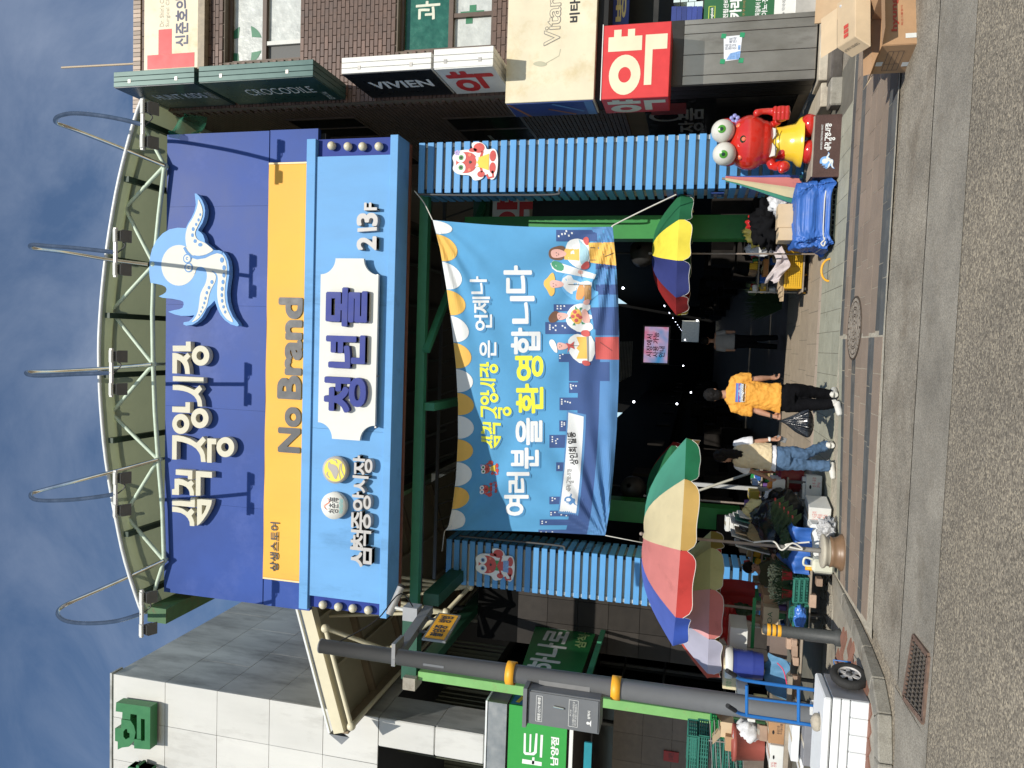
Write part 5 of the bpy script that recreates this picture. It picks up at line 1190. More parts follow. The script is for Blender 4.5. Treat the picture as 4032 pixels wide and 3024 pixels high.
for (x, y) in ((2130, 2095), (2150, 2096), (2175, 2093), (2135, 2052), (2135, 2060), (2150, 2055), (2170, 2018), (2185, 2017), (2170, 2026), (2210, 2026), (2230, 2030), (2175, 1960), (2185, 1963), (2175, 1970), (2200, 1835), (2200, 1842), (2175, 1720), (2175, 1730), (2175, 1738), (2188, 1735), (2195, 1728), (2190, 1745), (2212, 1662), (2212, 1670), (2212, 1678), (2222, 1665), (2222, 1672), (2212, 1573), (2212, 1582), (2212, 1590), (2225, 1580), (2235, 1582), (2245, 1585), (2247, 1515), (2247, 1523), (2257, 1518), (2268, 1519), (2250, 1530), (2205, 1400), (2216, 1395), (2205, 1410), (2165, 1280), (2165, 1288), (2165, 1296), (2178, 1290), (2188, 1282), (2188, 1300), (2215, 1283), (2225, 1290), (2195, 1205), (2208, 1205), (2222, 1205), (2195, 1215), (2208, 1215), (2230, 910), (2213, 922), (2200, 930), (2225, 920), (2252, 918), (2240, 928)):
    a = inv(x, y); bout(Flat().rect(a[0]-.0022, a[1]-.0045, a[0]+.0022, a[1]+.0045), 'lit_window', m_bwhite, .0075)
# lettering
def btext(body, x0, x1, y0, y1, m, n0=.0085, shade=True, bold=.07, slope=0.0, nm='lettering'):
    a = inv(x1, y1); b = inv(x0, y0)
    lo = inv(x1-slope, y1); hi = inv(x0, y0)
    vs, fs = text_in(body, (0, 0, 1, 1), bold=bold, res=3)
    def mp_(dx, dy):
        o = []
        for s, t_, lv in vs:
            # bilinear in photo space: the line of text climbs by 'slope' px from left to right
            yy = y1+(y0-y1)*s+dy; xx = x1+(x0-x1)*t_ + slope*(1-s)*-1 + dx; o.append((*inv(xx, yy), lv))
        return o
    if shade: bout(Flat().add((mp_(7, 8), fs)), 'lettering_shade', m_bshadow, .0065)
    bout(Flat().add((mp_(0, 0), fs)), nm, m, n0)
for ch, (x0, x1, y0, y1) in (('여', (1985, 2082, 1948, 2030)), ('러', (1995, 2085, 1858, 1940)), ('분', (2012, 2122, 1762, 1845)), ('을', (2030, 2136, 1645, 1752))): btext(ch, x0, x1, y0, y1, m_bwhite, bold=.032)
for ch, (x0, x1, y0, y1) in (('환', (2032, 2140, 1510, 1628)), ('영', (2028, 2140, 1400, 1500))): btext(ch, x0, x1, y0, y1, m_byel, bold=.032)
for ch, (x0, x1, y0, y1) in (('합', (2012, 2128, 1290, 1395)), ('니', (2008, 2105, 1165, 1275)), ('다', (1983, 2095, 1045, 1155))): btext(ch, x0, x1, y0, y1, m_bwhite, bold=.032)
btext('은', 1888, 1955, 1340, 1408, m_bwhite, bold=.024)
for ch, (x0, x1, y0, y1) in (('언', (1868, 1938, 1238, 1302)), ('제', (1860, 1930, 1168, 1234)), ('나', (1850, 1918, 1088, 1158))): btext(ch, x0, x1, y0, y1, m_bwhite, bold=.024)
# market name in yellow
def bname(x0, x1, y0, y1, m, n0, slope, shade):
    xs = [p[0] for s in NAME for lp in s for p in lp]; yy = [p[1] for s in NAME for lp in s for p in lp]; X0, X1, Y0, Y1 = min(xs), max(xs), min(yy), max(yy)
    for dx, dy, mm, nn, nm in (((5, 6, m_bshadow, n0-.002, 'name_shade'), (0, 0, m, n0, 'name_lettering')) if shade else ((0, 0, m, n0, 'name_lettering'),)):
        fl = Flat()
        for s in NAME:
            vs, fs = poly2d(s)
            fl.add(([inv(x0+(p[0]-X0)/(X1-X0)*(x1-x0)+dx-slope*(1-(p[1]-Y0)/(Y1-Y0)), y0+(p[1]-Y0)/(Y1-Y0)*(y1-y0)+dy) for p in vs], fs))
        bout(fl, nm, mm, nn)
bname(1896, 2018, 1425, 1765, m_byel, .0085, 8, True)
# white strip with the merchants' association
P = [inv(2205, 2012), inv(2298, 1640), inv(2240, 1625), ]
lab = Flat().quad([inv(2268, 2020), inv(2298, 1640), inv(2238, 1624), inv(2203, 2012)]); bout(lab, 'white_label', m_bwhite, .008)
fl = Flat().quad([inv(2276, 2030), inv(2308, 1632), inv(2232, 1616), inv(2196, 2020)]); bout(fl, 'label_frame', m_bmid, .0068)
bname(2228, 2258, 1845, 1935, m_bgrey, .0098, -6, False)
btext('상인회 일동', 2232, 2266, 1700, 1830, m_charc, n0=.0098, shade=False, bold=.03, slope=-12)
def octo_small():
    def mp2(Pp): return [inv(2222+(x-65)/1050*48, 1942+(y-60)/1550*46) for x, y in Pp]
    bout(Flat().poly(mp2(OUT)), 'small_emblem', m_bmid, .0098); bout(Flat().poly(mp2(ell(415, 900, 205, 238, 16))), 'small_emblem_head', m_bwhite, .0108)
octo_small()
# two little crab figures
class LM:
    def __init__(s, cx, cy): s.c = inv(cx, cy)
    def __call__(s, x, y, n=0.0): return bsurf(s.c[0]+x, s.c[1]+y*AS, n)
for (cx, cy, k, e, fp) in ((1930, 1845, 'dress', m_gry, 1), (1925, 1925, 'bow', m_blu, 1)):
    n_before = None; crab(bn_, LM(cx, cy), .0275, k, e, plate=False, n=.006, cut=.02, ang=.12, flip=1 if k == 'dress' else -1)
# ---- four illustrated stallholders (photo coordinates from the enlarged crop, 2.5525 px per px)
def q(P): return ip(2050, 850, 2.5525, P)
def person(parts, base):
    for i, (P, m, sm) in enumerate(parts): bout(Flat().poly(q(smooth_loop(P, sm) if sm else P)), 'illustration', m, base+i*.0012)
person([([(300, 320), (440, 290), (450, 370), (430, 450), (300, 440), (275, 380)], m_bbrown, 2), ([(450, 320), (480, 250), (560, 225), (620, 240), (690, 270), (700, 480), (610, 540), (540, 510), (470, 440), (450, 400)], m_bwhite, 1), ([(440, 345), (440, 440), (470, 440), (590, 450), (590, 320), (540, 330), (450, 330)], m_bor, 0), ([(680, 270), (950, 265), (975, 500), (700, 470)], m_bor, 0), ([(300, 345), (380, 330), (460, 365), (460, 400), (380, 425), (310, 420)], m_bskin, 2), ([(580, 230), (600, 250), (680, 330), (690, 420), (640, 500), (610, 490), (590, 420), (600, 300)], mat('banner fish print', (.35, .55, .62), .75), 1), ([(620, 235), (660, 205), (690, 230), (680, 300), (650, 290)], m_bred, 2), ([(660, 450), (695, 470), (690, 530), (620, 545), (600, 510)], m_bred, 2)], .0078)
person([([(330, 565), (350, 640), (340, 700), (345, 780), (300, 820), (265, 740), (230, 700), (235, 650), (265, 630), (300, 580)], m_bor, 2), ([(430, 580), (520, 560), (730, 560), (790, 610), (720, 640), (720, 740), (800, 770), (720, 835), (640, 890), (540, 850), (440, 780), (400, 690)], m_bshadow if 0 else mat('banner shirt blue', (.14, .42, .72), .75), 1), ([(400, 640), (500, 580), (540, 660), (715, 650), (715, 730), (540, 740), (530, 800), (440, 740)], m_bwhite, 1), ([(290, 660), (330, 640), (430, 665), (435, 710), (350, 725), (300, 720)], m_bskin, 2), ([(640, 695), (710, 700), (710, 845), (640, 850)], mat('banner basket print', (.45, .25, .10), .75), 0), ([(575, 720), (600, 685), (640, 700), (640, 830), (560, 850), (555, 800)], mat('banner vegetable print', (.70, .30, .10), .75), 1), ([(640, 850), (690, 830), (700, 880), (650, 900), (625, 870)], m_bskin, 2), ([(300, 480), (330, 450), (760, 590), (740, 635), (360, 560), (320, 530)], m_bwhite, 0), ([(300, 480), (340, 445), (440, 490), (430, 560), (350, 545)], m_bgreen, 1), ([(580, 545), (625, 550), (625, 590), (575, 580)], m_bskin, 1)], .0078)
person([([(480, 940), (560, 880), (700, 880), (700, 950), (610, 960), (760, 1015), (640, 1060), (720, 1080), (730, 1150), (600, 1180), (480, 1110), (450, 1040)], m_bwhite, 1), ([(700, 920), (980, 915), (985, 1140), (740, 1140)], m_bnavy, 0), ([(290, 1000), (330, 955), (380, 960), (400, 1000), (370, 1060), (300, 1080), (275, 1040)], m_bbrown, 2), ([(365, 975), (400, 970), (480, 985), (475, 1020), (410, 1050), (370, 1040)], m_bskin, 2), ([(610, 950), (660, 930), (700, 1040), (690, 1080), (620, 1070)], m_bskin, 1), ([(500, 970), (560, 920), (610, 960), (620, 1060), (570, 1100), (500, 1040)], m_bor, 2)], .0078)
fl = Flat()
for (x, y, m) in ((545, 965, 0), (560, 1050, 0), (600, 1020, 0), (575, 1000, 0), (525, 1010, 0)): fl.poly(q(ell(x, y, 20, 20, 8)))
bout(fl, 'illustration', m_bred, .0165)
fl = Flat()
for P in ([(545, 905), (575, 940), (550, 945)], [(590, 925), (620, 920), (600, 955)], [(480, 1030), (500, 1010), (515, 1035)], [(520, 1100), (540, 1070), (550, 1100)], [(610, 1060), (650, 1085), (615, 1090)]): fl.poly(q(P))
bout(fl, 'illustration', m_bgreen, .017)
person([([(290, 1245), (330, 1240), (360, 1290), (375, 1380), (340, 1370), (285, 1290)], m_bwhite, 2), ([(480, 1230), (560, 1180), (620, 1200), (740, 1210), (750, 1440), (620, 1500), (500, 1410), (475, 1300)], m_bwhite, 1), ([(365, 1275), (400, 1270), (470, 1290), (480, 1330), (400, 1350), (370, 1340)], m_bskin, 2), ([(750, 1218), (985, 1215), (990, 1445), (755, 1440)], m_bred, 0), ([(560, 1215), (670, 1215), (670, 1435), (560, 1435), (590, 1360), (560, 1330), (590, 1290)], m_bor, 0), ([(660, 1195), (685, 1195), (685, 1470), (672, 1470)], m_bgrey, 0), ([(610, 1150), (690, 1145), (700, 1210), (640, 1215), (605, 1190)], m_bred, 2), ([(620, 1450), (690, 1455), (705, 1500), (650, 1510), (615, 1480)], m_bred, 2), ([(455, 1275), (500, 1290), (540, 1260), (530, 1300), (545, 1340), (500, 1320), (470, 1380), (480, 1320)], m_bred, 0)], .0078)
fl = Flat()
for (x, y) in ((360, 372), (364, 402), (328, 682), (330, 708), (386, 998), (390, 1028), (394, 1290), (392, 1318)): fl.poly(q(ell(x, y, 5, 4, 8)))
for P in ([(378, 378), (384, 388), (380, 396)], [(352, 690), (358, 696), (354, 702)], [(402, 1006), (408, 1014), (403, 1022)], [(408, 1298), (414, 1306), (408, 1314)], [(700, 320), (750, 322)], [(700, 320), (702, 445), (760, 445)], [(850, 410), (940, 372)], [(800, 1270), (920, 1355)], [(500, 1300), (590, 1306)], [(480, 690), (700, 695)], [(600, 560), (620, 640)]): fl.line(q(P), .0016)
bout(fl, 'illustration_line', m_charc, .019)
# seams, ropes
m_rope = mat('white rope', (.62, .60, .54), .8, var=.1)
def rope(pts, label, r=.009): tag(MB().tube(crv([Vector(p) for p in pts], 5), r, 6).build('rope', m_rope), label, 'rope')
a = bsurf(1, 0); b = F(2662, 766, 12.1); rope([a, F(2420, 884, 12.02), F(2540, 824, 12.06), b], 'white rope from the banner bottom right corner to the right column', .011)
rope([bsurf(1, 1), F(1670, 800, 12.05), F(1632, 752, 12.1)], 'thin white cord at the banner top right corner')
rope([bsurf(0, 0), F(2470, 2125, 13.7), F(2560, 2142, 13.9)], 'white rope hanging from the banner bottom left corner')
rope([bsurf(0, 1), F(1748, 2105, 13.7), F(1740, 2170, 14.05)], 'thin cord at the banner top left corner')
# ================================================================== grey panelled building on the left
XT, YT_ = -7.69, 13.6
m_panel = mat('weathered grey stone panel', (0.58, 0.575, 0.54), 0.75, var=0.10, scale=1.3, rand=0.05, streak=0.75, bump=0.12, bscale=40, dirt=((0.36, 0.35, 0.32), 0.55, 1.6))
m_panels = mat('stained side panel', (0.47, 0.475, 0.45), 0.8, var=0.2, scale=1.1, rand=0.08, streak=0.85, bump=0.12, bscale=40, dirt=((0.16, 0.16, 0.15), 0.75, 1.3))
tw = thing('stone_building', 'tall pale grey stone panelled building on the left with a green emblem', 'building', (XT, YT_, 0))
zr = [F(x, 2700, YT_).z for x in (444, 650, 855, 1062, 1275, 1493)]
x1 = F(700, 2868, YT_).x; pw = XT-x1
MB().bb(-16, XT-.02, YT_+.04, 32, zr[5]+.02, zr[0]-.02).build('wall_core', m_gap, tw, local=False)
for j in range(5):
    for i in range(4):
        a = XT-pw*(i+1); MB().bb(a+.005, XT-pw*i-(.005 if i else 0), YT_+R.uniform(-.002, .002), YT_+.035, zr[j+1]+.006, zr[j]-.006).build('panel', m_panel, tw, local=False)
    for i in range(9):
        y = YT_+.036+i*2.0+(1.2 if j % 2 else 0)-(.0)
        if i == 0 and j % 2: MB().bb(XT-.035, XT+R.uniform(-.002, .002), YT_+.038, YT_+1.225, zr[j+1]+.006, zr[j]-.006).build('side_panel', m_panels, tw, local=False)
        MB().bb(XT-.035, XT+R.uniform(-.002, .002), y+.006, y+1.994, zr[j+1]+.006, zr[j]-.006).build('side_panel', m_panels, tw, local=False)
MB().bb(-16, XT+.03, YT_-.03, YT_+.3, zr[0], zr[0]+.05).build('parapet_cap', m_panels, tw, local=False)
# pier under the block and the recess
z5 = zr[5]; zlow = F(1908, 2880, YT_).z; zp = [z5, F(1713, 2850, YT_).z, zlow, 4.75]
xp = F(1700, 2975, YT_).x
for j in range(len(zp)-1):
    MB().bb(xp, XT, YT_, YT_+.06, zp[j+1]+.005, zp[j]-.005).build('pier_panel', m_panel, tw, local=False, bev=.02)
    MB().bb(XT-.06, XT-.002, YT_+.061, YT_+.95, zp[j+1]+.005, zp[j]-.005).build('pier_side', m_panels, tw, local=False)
MB().bb(xp+.02, XT-.065, YT_+.065, YT_+.94, 4.6, z5-.01).build('pier_core', m_gap, tw, local=False)
m_corr = mat('dark corrugated wall', (.075, .08, .055), .7, var=.15)
rc = MB(); rc.bb(-16, XT-.3, 18.0, 18.1, 3.5, z5+.3)
for k in range(60): rc.bb(-14+k*.105, -13.95+k*.105, 17.97, 18.0, 4.8, z5)
rc.build('recess_wall', m_corr, tw, local=False)
MB().bb(-16, XT, YT_+.1, 18, 4.6, 4.7).build('recess_floor', m_panels, tw, local=False)
for k in range(14): MB().bb(XT-1.3, XT-1.27, 14.7+k*.22, 14.85+k*.22, 4.8, z5).build('recess_slat', m_corr, tw, local=False)
# rear projecting blocks with sunlit fronts
yb1 = 19.6; xb1 = F(1803, 2432, yb1).x
for (xa, xb, y0, zlo_, zhi_, nx) in ((XT-.2, xb1, yb1, 2.2, 8.9, 2), (xb1+.05, -4.6, 24.0, 2.2, 10.5, 3)):
    MB().bb(xa, xb-.04, y0+.04, y0+4, 0, zhi_-.02).build('block_core', m_gap, tw, local=False)
    for i in range(nx):
        z = zlo_
        while z < zhi_-.2:
            w = (xb-xa)/nx; MB().bb(xa+w*i+.006, xa+w*(i+1)-.006, y0, y0+.035, z+.006, min(zhi_, z+1.45)-.006).build('panel', m_panel, tw, local=False); z += 1.45
    z = zlo_
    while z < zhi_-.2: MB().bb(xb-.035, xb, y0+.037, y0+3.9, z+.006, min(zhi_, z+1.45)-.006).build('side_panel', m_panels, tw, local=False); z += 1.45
# green emblem letters on the tower
m_glet = mat('green channel letter', (.03, .17, .055), .45, var=.1); m_gside = mat('dark green return', (.02, .08, .03), .5)
e = thing('green_emblem', 'green raised Korean syllable near the top corner of the stone building', 'sign lettering', tuple(F(560, 2860, YT_)))
def fx(P): return [(F(1000*0+x/1.508, 1924+y/1.508, YT_-.3).x, F(x/1.508, 1924+y/1.508, YT_-.3).z) for x, y in P]
fl = Flat()
fl.poly(fx([(685, 1272), (888, 1300), (886, 1552), (792, 1545), (790, 1490), (832, 1493), (834, 1500), (855, 1500), (855, 1372), (832, 1368), (832, 1490), (808, 1488), (808, 1345), (770, 1340), (768, 1375), (720, 1368), (722, 1330), (682, 1325)]))
fl.poly(fx([(715, 1372), (770, 1380), (790, 1410), (800, 1450), (790, 1500), (760, 1535), (720, 1540), (694, 1552), (694, 1505), (678, 1500), (678, 1425), (715, 1425)]), fx([(740, 1430), (728, 1445), (728, 1475), (742, 1492), (765, 1480), (765, 1455), (752, 1450), (750, 1430)]))
fl.out('letter', facing(YT_), m_glet, e, n0=.06, depth=.22)
e2 = thing('green_emblem', 'dark green raised syllable cut by the lower edge of the picture', 'sign lettering', tuple(F(560, 3010, YT_)))
Flat().text('하', (F(500, 3080, YT_-.3).x, F(585, 3030, YT_-.3).z, F(500, 3008, YT_-.3).x, F(500, 3030, YT_-.3).z), bold=.034).out('letter', facing(YT_), m_glet, e2, n0=.06, depth=.22)
# ---- air conditioner in the recess
p = F(1870, 2772, 14.6); ac = thing('air_conditioner', 'white outdoor air conditioner unit inside the dark recess', 'air conditioner', (p.x-.15, 14.3, 4.72))
m_ac = mat('off white appliance', (.50, .49, .45), .5, var=.08, dirt=((.3, .28, .22), .3, 6))
MB().box((0, .2, .42), (.92, .36, .80)).build('casing', m_ac, ac, bev=.015)
fg = MB()
for k in range(1, 7): fg.lathe([(.05*k+.01, 0), (.05*k+.01, .02), (.05*k-.005, .02), (.05*k-.005, 0)], seg=30)
g = fg.build('fan_grille', m_lampw, ac, loc=(-.1, .005, .42)); g.rotation_euler = (pi/2, 0, 0)
g = MB().lathe([(.33, 0), (.001, 0)], seg=30).build('fan_hole', m_gap, ac, loc=(-.1, .012, .42)); g.rotation_euler = (pi/2, 0, 0)
fl = Flat().ring(.31, .70, .05, .04, .03, .02).text('◆', (.28, .3, .33, .36)); fl.out('badge', Fr(ac.location+Vector((0, .018, 0)), (1, 0, 0), (0, 0, 1), (0, -1, 0)), m_blu, ac, n0=.004)
# ---- mart canopy with its signs
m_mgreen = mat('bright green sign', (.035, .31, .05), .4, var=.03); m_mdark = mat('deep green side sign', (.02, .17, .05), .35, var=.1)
XM = -6.17; za, zc = 3.66, 4.67
mt = thing('mart_canopy', 'green signed flat canopy of the mart in front of the stone building', 'canopy', (XM, 12, za))
MB().bb(-12, XM-.03, 12.05, 17.3, za+.02, zc-.02).build('canopy_body', m_steeld, mt, local=False)
fs_ = MB().bb(-12, XM-.004, 12.0, 12.05, za, zc).build('front_sign', m_mgreen, mt, local=False)
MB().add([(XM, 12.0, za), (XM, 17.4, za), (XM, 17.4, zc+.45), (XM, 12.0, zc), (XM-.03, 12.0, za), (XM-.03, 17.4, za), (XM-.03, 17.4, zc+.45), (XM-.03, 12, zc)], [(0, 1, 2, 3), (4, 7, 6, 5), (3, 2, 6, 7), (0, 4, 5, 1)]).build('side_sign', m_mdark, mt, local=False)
MB().bb(-12, XM+.01, 11.96, 12.6, zc+.03, zc+.36).build('steel_fascia', mat('bright steel fascia', (.42, .40, .36), .35, var=.2, metal=.8), mt, local=False)
MB().bb(-12, XM+.03, 11.94, 12.62, zc+.37, zc+.40).build('drip_edge', m_wtrim, mt, local=False)
ff = facing(12.0); wl = Flat()
def st(P): return [(F(2050+x/2.291, 2300+y/2.291, 12.0).x, F(2050+x/2.291, 2300+y/2.291, 12.0).z) for x, y in P]
wl.poly(st([(30, 1343), (47, 1345), (45, 1515), (100, 1520), (120, 1510), (135, 1345), (152, 1347), (145, 1520), (120, 1543), (40, 1538), (25, 1520)])); wl.poly(st([(82, 1352), (97, 1353), (92, 1515), (76, 1513)])); wl.poly(st([(180, 1358), (202, 1360), (192, 1565), (172, 1560)]))
wl.poly(st([(15, 1575), (190, 1605), (188, 1640), (12, 1615)])); wl.poly(st([(105, 1560), (125, 1562), (122, 1625), (100, 1622)]))
wl.text('남양점', (F(2170, 3012, 12).x, F(2200, 2950, 12).z, F(2170, 2900, 12).x, F(2168, 2950, 12).z), bold=.034)
wl.out('lettering', ff, m_whitet, fs_, n0=.003)
sfm = Fr((XM, 0, 0), (0, 1, 0), (0, 0, 1), (1, 0, 0))
Flat().text('하나로마트', (13.35, 4.12, 16.9, 4.72), bold=.034).out('lettering', sfm, m_whitet, mt, n0=.003)
Flat().text('삼척농협본점', (14.7, 3.76, 17.0, 4.0), bold=.03).out('small_lettering', sfm, mat('pale green print', (.35, .5, .2), .5), mt, n0=.003)
Flat().line([(12.1, 4.55), (13.0, 4.35), (13.4, 3.68)], .07).out('yellow_swoosh', sfm, mat('mustard swoosh', (.45, .38, .02), .5), mt, n0=.0025)
Flat().quad([(12.03, zc-.02), (12.05, 4.2), (12.9, 4.3), (12.4, zc-.02)]).out('blue_swoosh', sfm, mat('teal swoosh', (.02, .12, .22), .5), mt, n0=.002)
MB().bb(-9, XM+.08, 11.9, 11.96, za-.12, za-.06).build('light_tube', m_whitep, mt, local=False)
for y in (12.3, 14.9): MB().bb(XM+.05, XM+.11, y, y+2.5, za-.22, za-.12).build('green_rail', m_green, mt, local=False)
qq = pbox(2297, 2327, 2924, 3100, 12.1); MB().bb(qq[0], qq[2], 12.1, 12.14, qq[1], qq[3]).build('teal_banner', mat('teal cloth sign', (.01, .22, .27), .6), mt, local=False)
# storefront
m_mull = mat('grey shop mullion', (.10, .10, .095), .4, var=.1)
for_side = (16.1, 17.0, 17.9, 18.9, 20.0, 21.4)
sf_ = thing('storefront', 'dark glazed shop front under the green mart canopy', 'shop front', (-7.4, 15.8, 0))
MB().bb(-14, -7.42, 15.8, 15.9, 0.0, za).build('glass_wall', m_dkglass, sf_, local=False)
MB().bb(-7.5, -7.42, 15.9, 24, 0.0, 6).build('side_glass', m_dkglass, sf_, local=False)
for x in (-13, -11.8, -10.6, -9.4, -8.2, -7.45): MB().bb(x-.03, x+.03, 15.72, 15.798, 0, za).build('mullion', m_mull, sf_, local=False)
for y in for_side: MB().bb(-7.419, -7.36, y-.03, y+.03, .1, 3.9).build('mullion', m_mull, sf_, local=False)
for z in (.9, 2.2, 3.1): MB().bb(-7.418, -7.37, 15.95, 23.9, z-.025, z+.025).build('rail', m_mull, sf_, local=False)
for z in (.6, 2.3, 3.0): MB().bb(-14, -7.49, 15.74, 15.796, z-.03, z+.03).build('rail', m_steeld, sf_, local=False)
m_btile = mat('brown stone tile', (.16, .125, .10), .5, var=.2, rand=.1)
for i in range(7):
    for j in range(5): MB().bb(-12.0+i*.62, -11.385+i*.62, 15.64, 15.70, .1+j*.62, .715+j*.62).build('tile', m_btile, sf_, local=False)
q = pbox(2612, 2672, 2960, 3000, 15.6); sg = MB().bb(q[0], q[2], 15.6, 15.63, q[1], q[3]).build('red_notice', mat('dull red notice', (.35, .03, .03), .5), sf_, local=False)
Flat().text('소화전', (q[0]+.03, q[1]+.1, q[2]-.03, q[3]-.1)).out('lettering', facing(15.6), m_charc, sg, n0=.003)
# ---- green post and portal beams
pf = thing('green_portal', 'light green steel post and portal beams carrying the cream canopy', 'steel frame', (-5.97, 12.2, 0))
m_lgreen = mat('light green post paint', (.19, .42, .13), .5, var=.12, scale=4, dirt=((.25, .25, .1), .3, 6))
MB().bb(-6.05, -5.89, 12.12, 12.28, .0, 6.38).build('post', m_lgreen, pf, local=False, bev=.006)
MB().bb(-5.97-.1, -4.95, 12.12, 12.36, 6.42, 6.70).build('cross_beam', m_dgreen, pf, local=False)
zz = FX(1740, 2505, -5.97).z; MB().bb(-6.06, -5.88, 12.3, 24, zz-.26, zz).build('long_beam', m_dgreen, pf, local=False)
MB().bb(-6.2, -5.98, 12.0, 12.35, 6.39, 6.62).build('bracket_plate', m_conc, pf, local=False)
pt = [F(1790, 2395, 17), F(1960, 2392, 17), F(1985, 2380, 17), F(1995, 2340, 17)]
tag(MB().tube(crv(pt, 5), .07).build('drain_pipe', mat('black pipe', (.02, .02, .02), .4)), 'black bent drain pipe on the rear wall between canopy and left column', 'pipe')
# ---- cream space-frame canopy
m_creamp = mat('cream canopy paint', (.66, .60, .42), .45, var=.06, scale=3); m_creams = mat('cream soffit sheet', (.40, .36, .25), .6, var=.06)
cn = thing('cream_canopy', 'cream tubular space-frame canopy with soffit left of the arch', 'canopy', (-6, 12.8, 8.6))
a = F(1199, 2428, 12.8); b = F(1318, 2880, 12.8)
sl_ = (a.z-b.z)/(a.x-b.x); xA, xBc = b.x, -4.3
def cz(x, d=0): return b.z+(x-b.x)*sl_+d
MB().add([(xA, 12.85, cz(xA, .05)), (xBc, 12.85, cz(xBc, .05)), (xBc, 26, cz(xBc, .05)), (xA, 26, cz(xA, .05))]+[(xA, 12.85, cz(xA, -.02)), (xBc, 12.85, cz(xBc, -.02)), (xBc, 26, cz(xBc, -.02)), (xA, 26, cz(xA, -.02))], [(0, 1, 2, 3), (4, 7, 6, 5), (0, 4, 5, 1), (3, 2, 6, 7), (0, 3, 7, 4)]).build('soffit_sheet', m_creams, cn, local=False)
MB().bar((xA+.05, 12.78, cz(xA+.05, -.16)), (xBc, 12.78, cz(xBc, -.16)), .2, .22).build('front_beam', m_creamp, cn, local=False)
MB().bar((xA, 12.74, cz(xA, .08)), (xBc, 12.74, cz(xBc, .08)), .05, .04).build('front_edge', m_wtrim, cn, local=False)
q = F(1340, 2885, 12.75); MB().add([(xA-.02, 12.72, cz(xA)+.08), (xA-.30, 12.9, cz(xA)-.1), (xA-.02, 12.72, cz(xA)-.35), (xA-.02, 13.0, cz(xA)+.08)], [(0, 1, 2), (0, 3, 1), (1, 3, 2)]).build('corner_flashing', mat('grey flashing', (.25, .26, .27), .5), cn, local=False)
MB().bar((xA+.06, 12.8, cz(xA, -.18)), (xA+.06, 26, cz(xA, -.18)), .14, .2).build('edge_beam', mat('tan edge beam', (.25, .19, .12), .6, var=.2), cn, local=False)
for y in (14.4, 16.2, 18.2, 20.5, 23): MB().bar((xA, y, cz(xA, -.10)), (xBc, y, cz(xBc, -.10)), .10, .14).build('purlin', mat('brown purlin', (.22, .17, .11), .6), cn, local=False)
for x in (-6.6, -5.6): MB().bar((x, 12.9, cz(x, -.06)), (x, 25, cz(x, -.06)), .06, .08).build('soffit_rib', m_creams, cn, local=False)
def nd(x, y, Y): return F(x, y, Y)
n1 = nd(1383, 2859, 12.75); n2 = nd(1281, 2474, 12.75); n3 = nd(1525, 2560, 13.6); n4 = Vector((n1.x, 15.6, n1.z)); n5 = Vector((n1.x, 18.6, n1.z)); n6 = Vector((n1.x, 21.6, n1.z)); n7 = FX(1755, 2410, -5.6); n8 = FX(1850, 2310, -5.2)
pr = [(n1, n2), (n1, n4), (n4, n5), (n5, n6), (n2, n3), (n3, n4), (n3, n7), (n7, n8), (n7, n5)]
for P, Q in pr: MB().tube([P, Q], .045, 10).build('truss_tube', m_creamp, cn, local=False)
for k in range(4):
    MB().tube([n7, Vector((n7.x+.9-.35*k, n7.y-1.6+.3*k, cz(n7.x+.9)-.1))], .035, 8).build('web_tube', m_creamp, cn, local=False)
    MB().tube([n8, Vector((n8.x+.5-.3*k, n8.y-1.2, cz(n8.x+.5)-.1))], .035, 8).build('web_tube', m_creamp, cn, local=False)
for P in (n1, n2, n3, n4, n5, n7, n8): MB().ball(P, .085).build('node_ball', m_creamp, cn, local=False)
# ================================================================== street pole with camera arm, cabinet and hanging sign
m_pole = mat('grey street pole paint', (.145, .15, .155), .42, var=.06, scale=5, bump=.06, bscale=200); m_pyel = mat('amber pole band', (.80, .38, .02), .5, var=.05)
XP, YP = -4.17, 8.9
po = thing('street_pole', 'thick grey camera pole with two amber bands behind the hand cart', 'pole', (XP, YP, .1))
zt_ = F(1262, 2545, YP).z
MB().lathe([(.128, 0), (.128, 1.2), (.093, zt_-.12), (.095, zt_-.12), (.095, zt_-.10), (.001, zt_-.09)], seg=28).build('shaft', m_pole, po)
for x in (2013, 2428):
    z = F(x, 2705, YP).z; MB().lathe([(.135, z-.15), (.142, z-.15), (.142, z-.04), (.135, z-.04)], seg=28).build('band', m_pyel, po)
MB().box((.0, -.1, zt_-2.0+.25), (.03, .02, .28)).build('service_hatch', m_pole, po)
za_ = F(1560, 2556, YP).z
def solveY(x, y, z):
    best = min((abs(F(x, y, YY/50).z-z), YY/50) for YY in range(400, 800)); return F(x, y, best[1])
ae = solveY(1688, 2398, za_)
MB().bar((XP, YP, za_), tuple(ae), .11, .13).build('arm', m_pole, po, local=False)
MB().box((XP+.06, YP+.05, za_), (.3, .3, .05)).build('arm_clamp', m_hinge, po, local=False)
cb = F(1618, 2398, ae.y-.1)
MB().box((ae.x-.02, ae.y-.15, ae.z+.20), (.2, .2, .22)).build('camera_box', mat('light grey box', (.32, .33, .34), .5), po, local=False)
cmx = Vector((ae.x+.02, ae.y-.15, ae.z+.42)); cam_h = MB(); cam_h.tube([cmx+Vector((-.02, .0, -.12)), cmx+Vector((.0, .0, .06))], .025); cam_h.build('camera_stem', m_lampw, po, local=False)
cdir = Vector((.55, .3, -.15)).normalized(); mb = MB(); mb.tube([cmx+Vector((-.1, -.05, .12)), cmx+Vector((-.1, -.05, .12))+cdir*.42], .055, 12); mb.build('camera_body', mat('silver camera', (.45, .44, .42), .35, metal=.3), po, local=False)
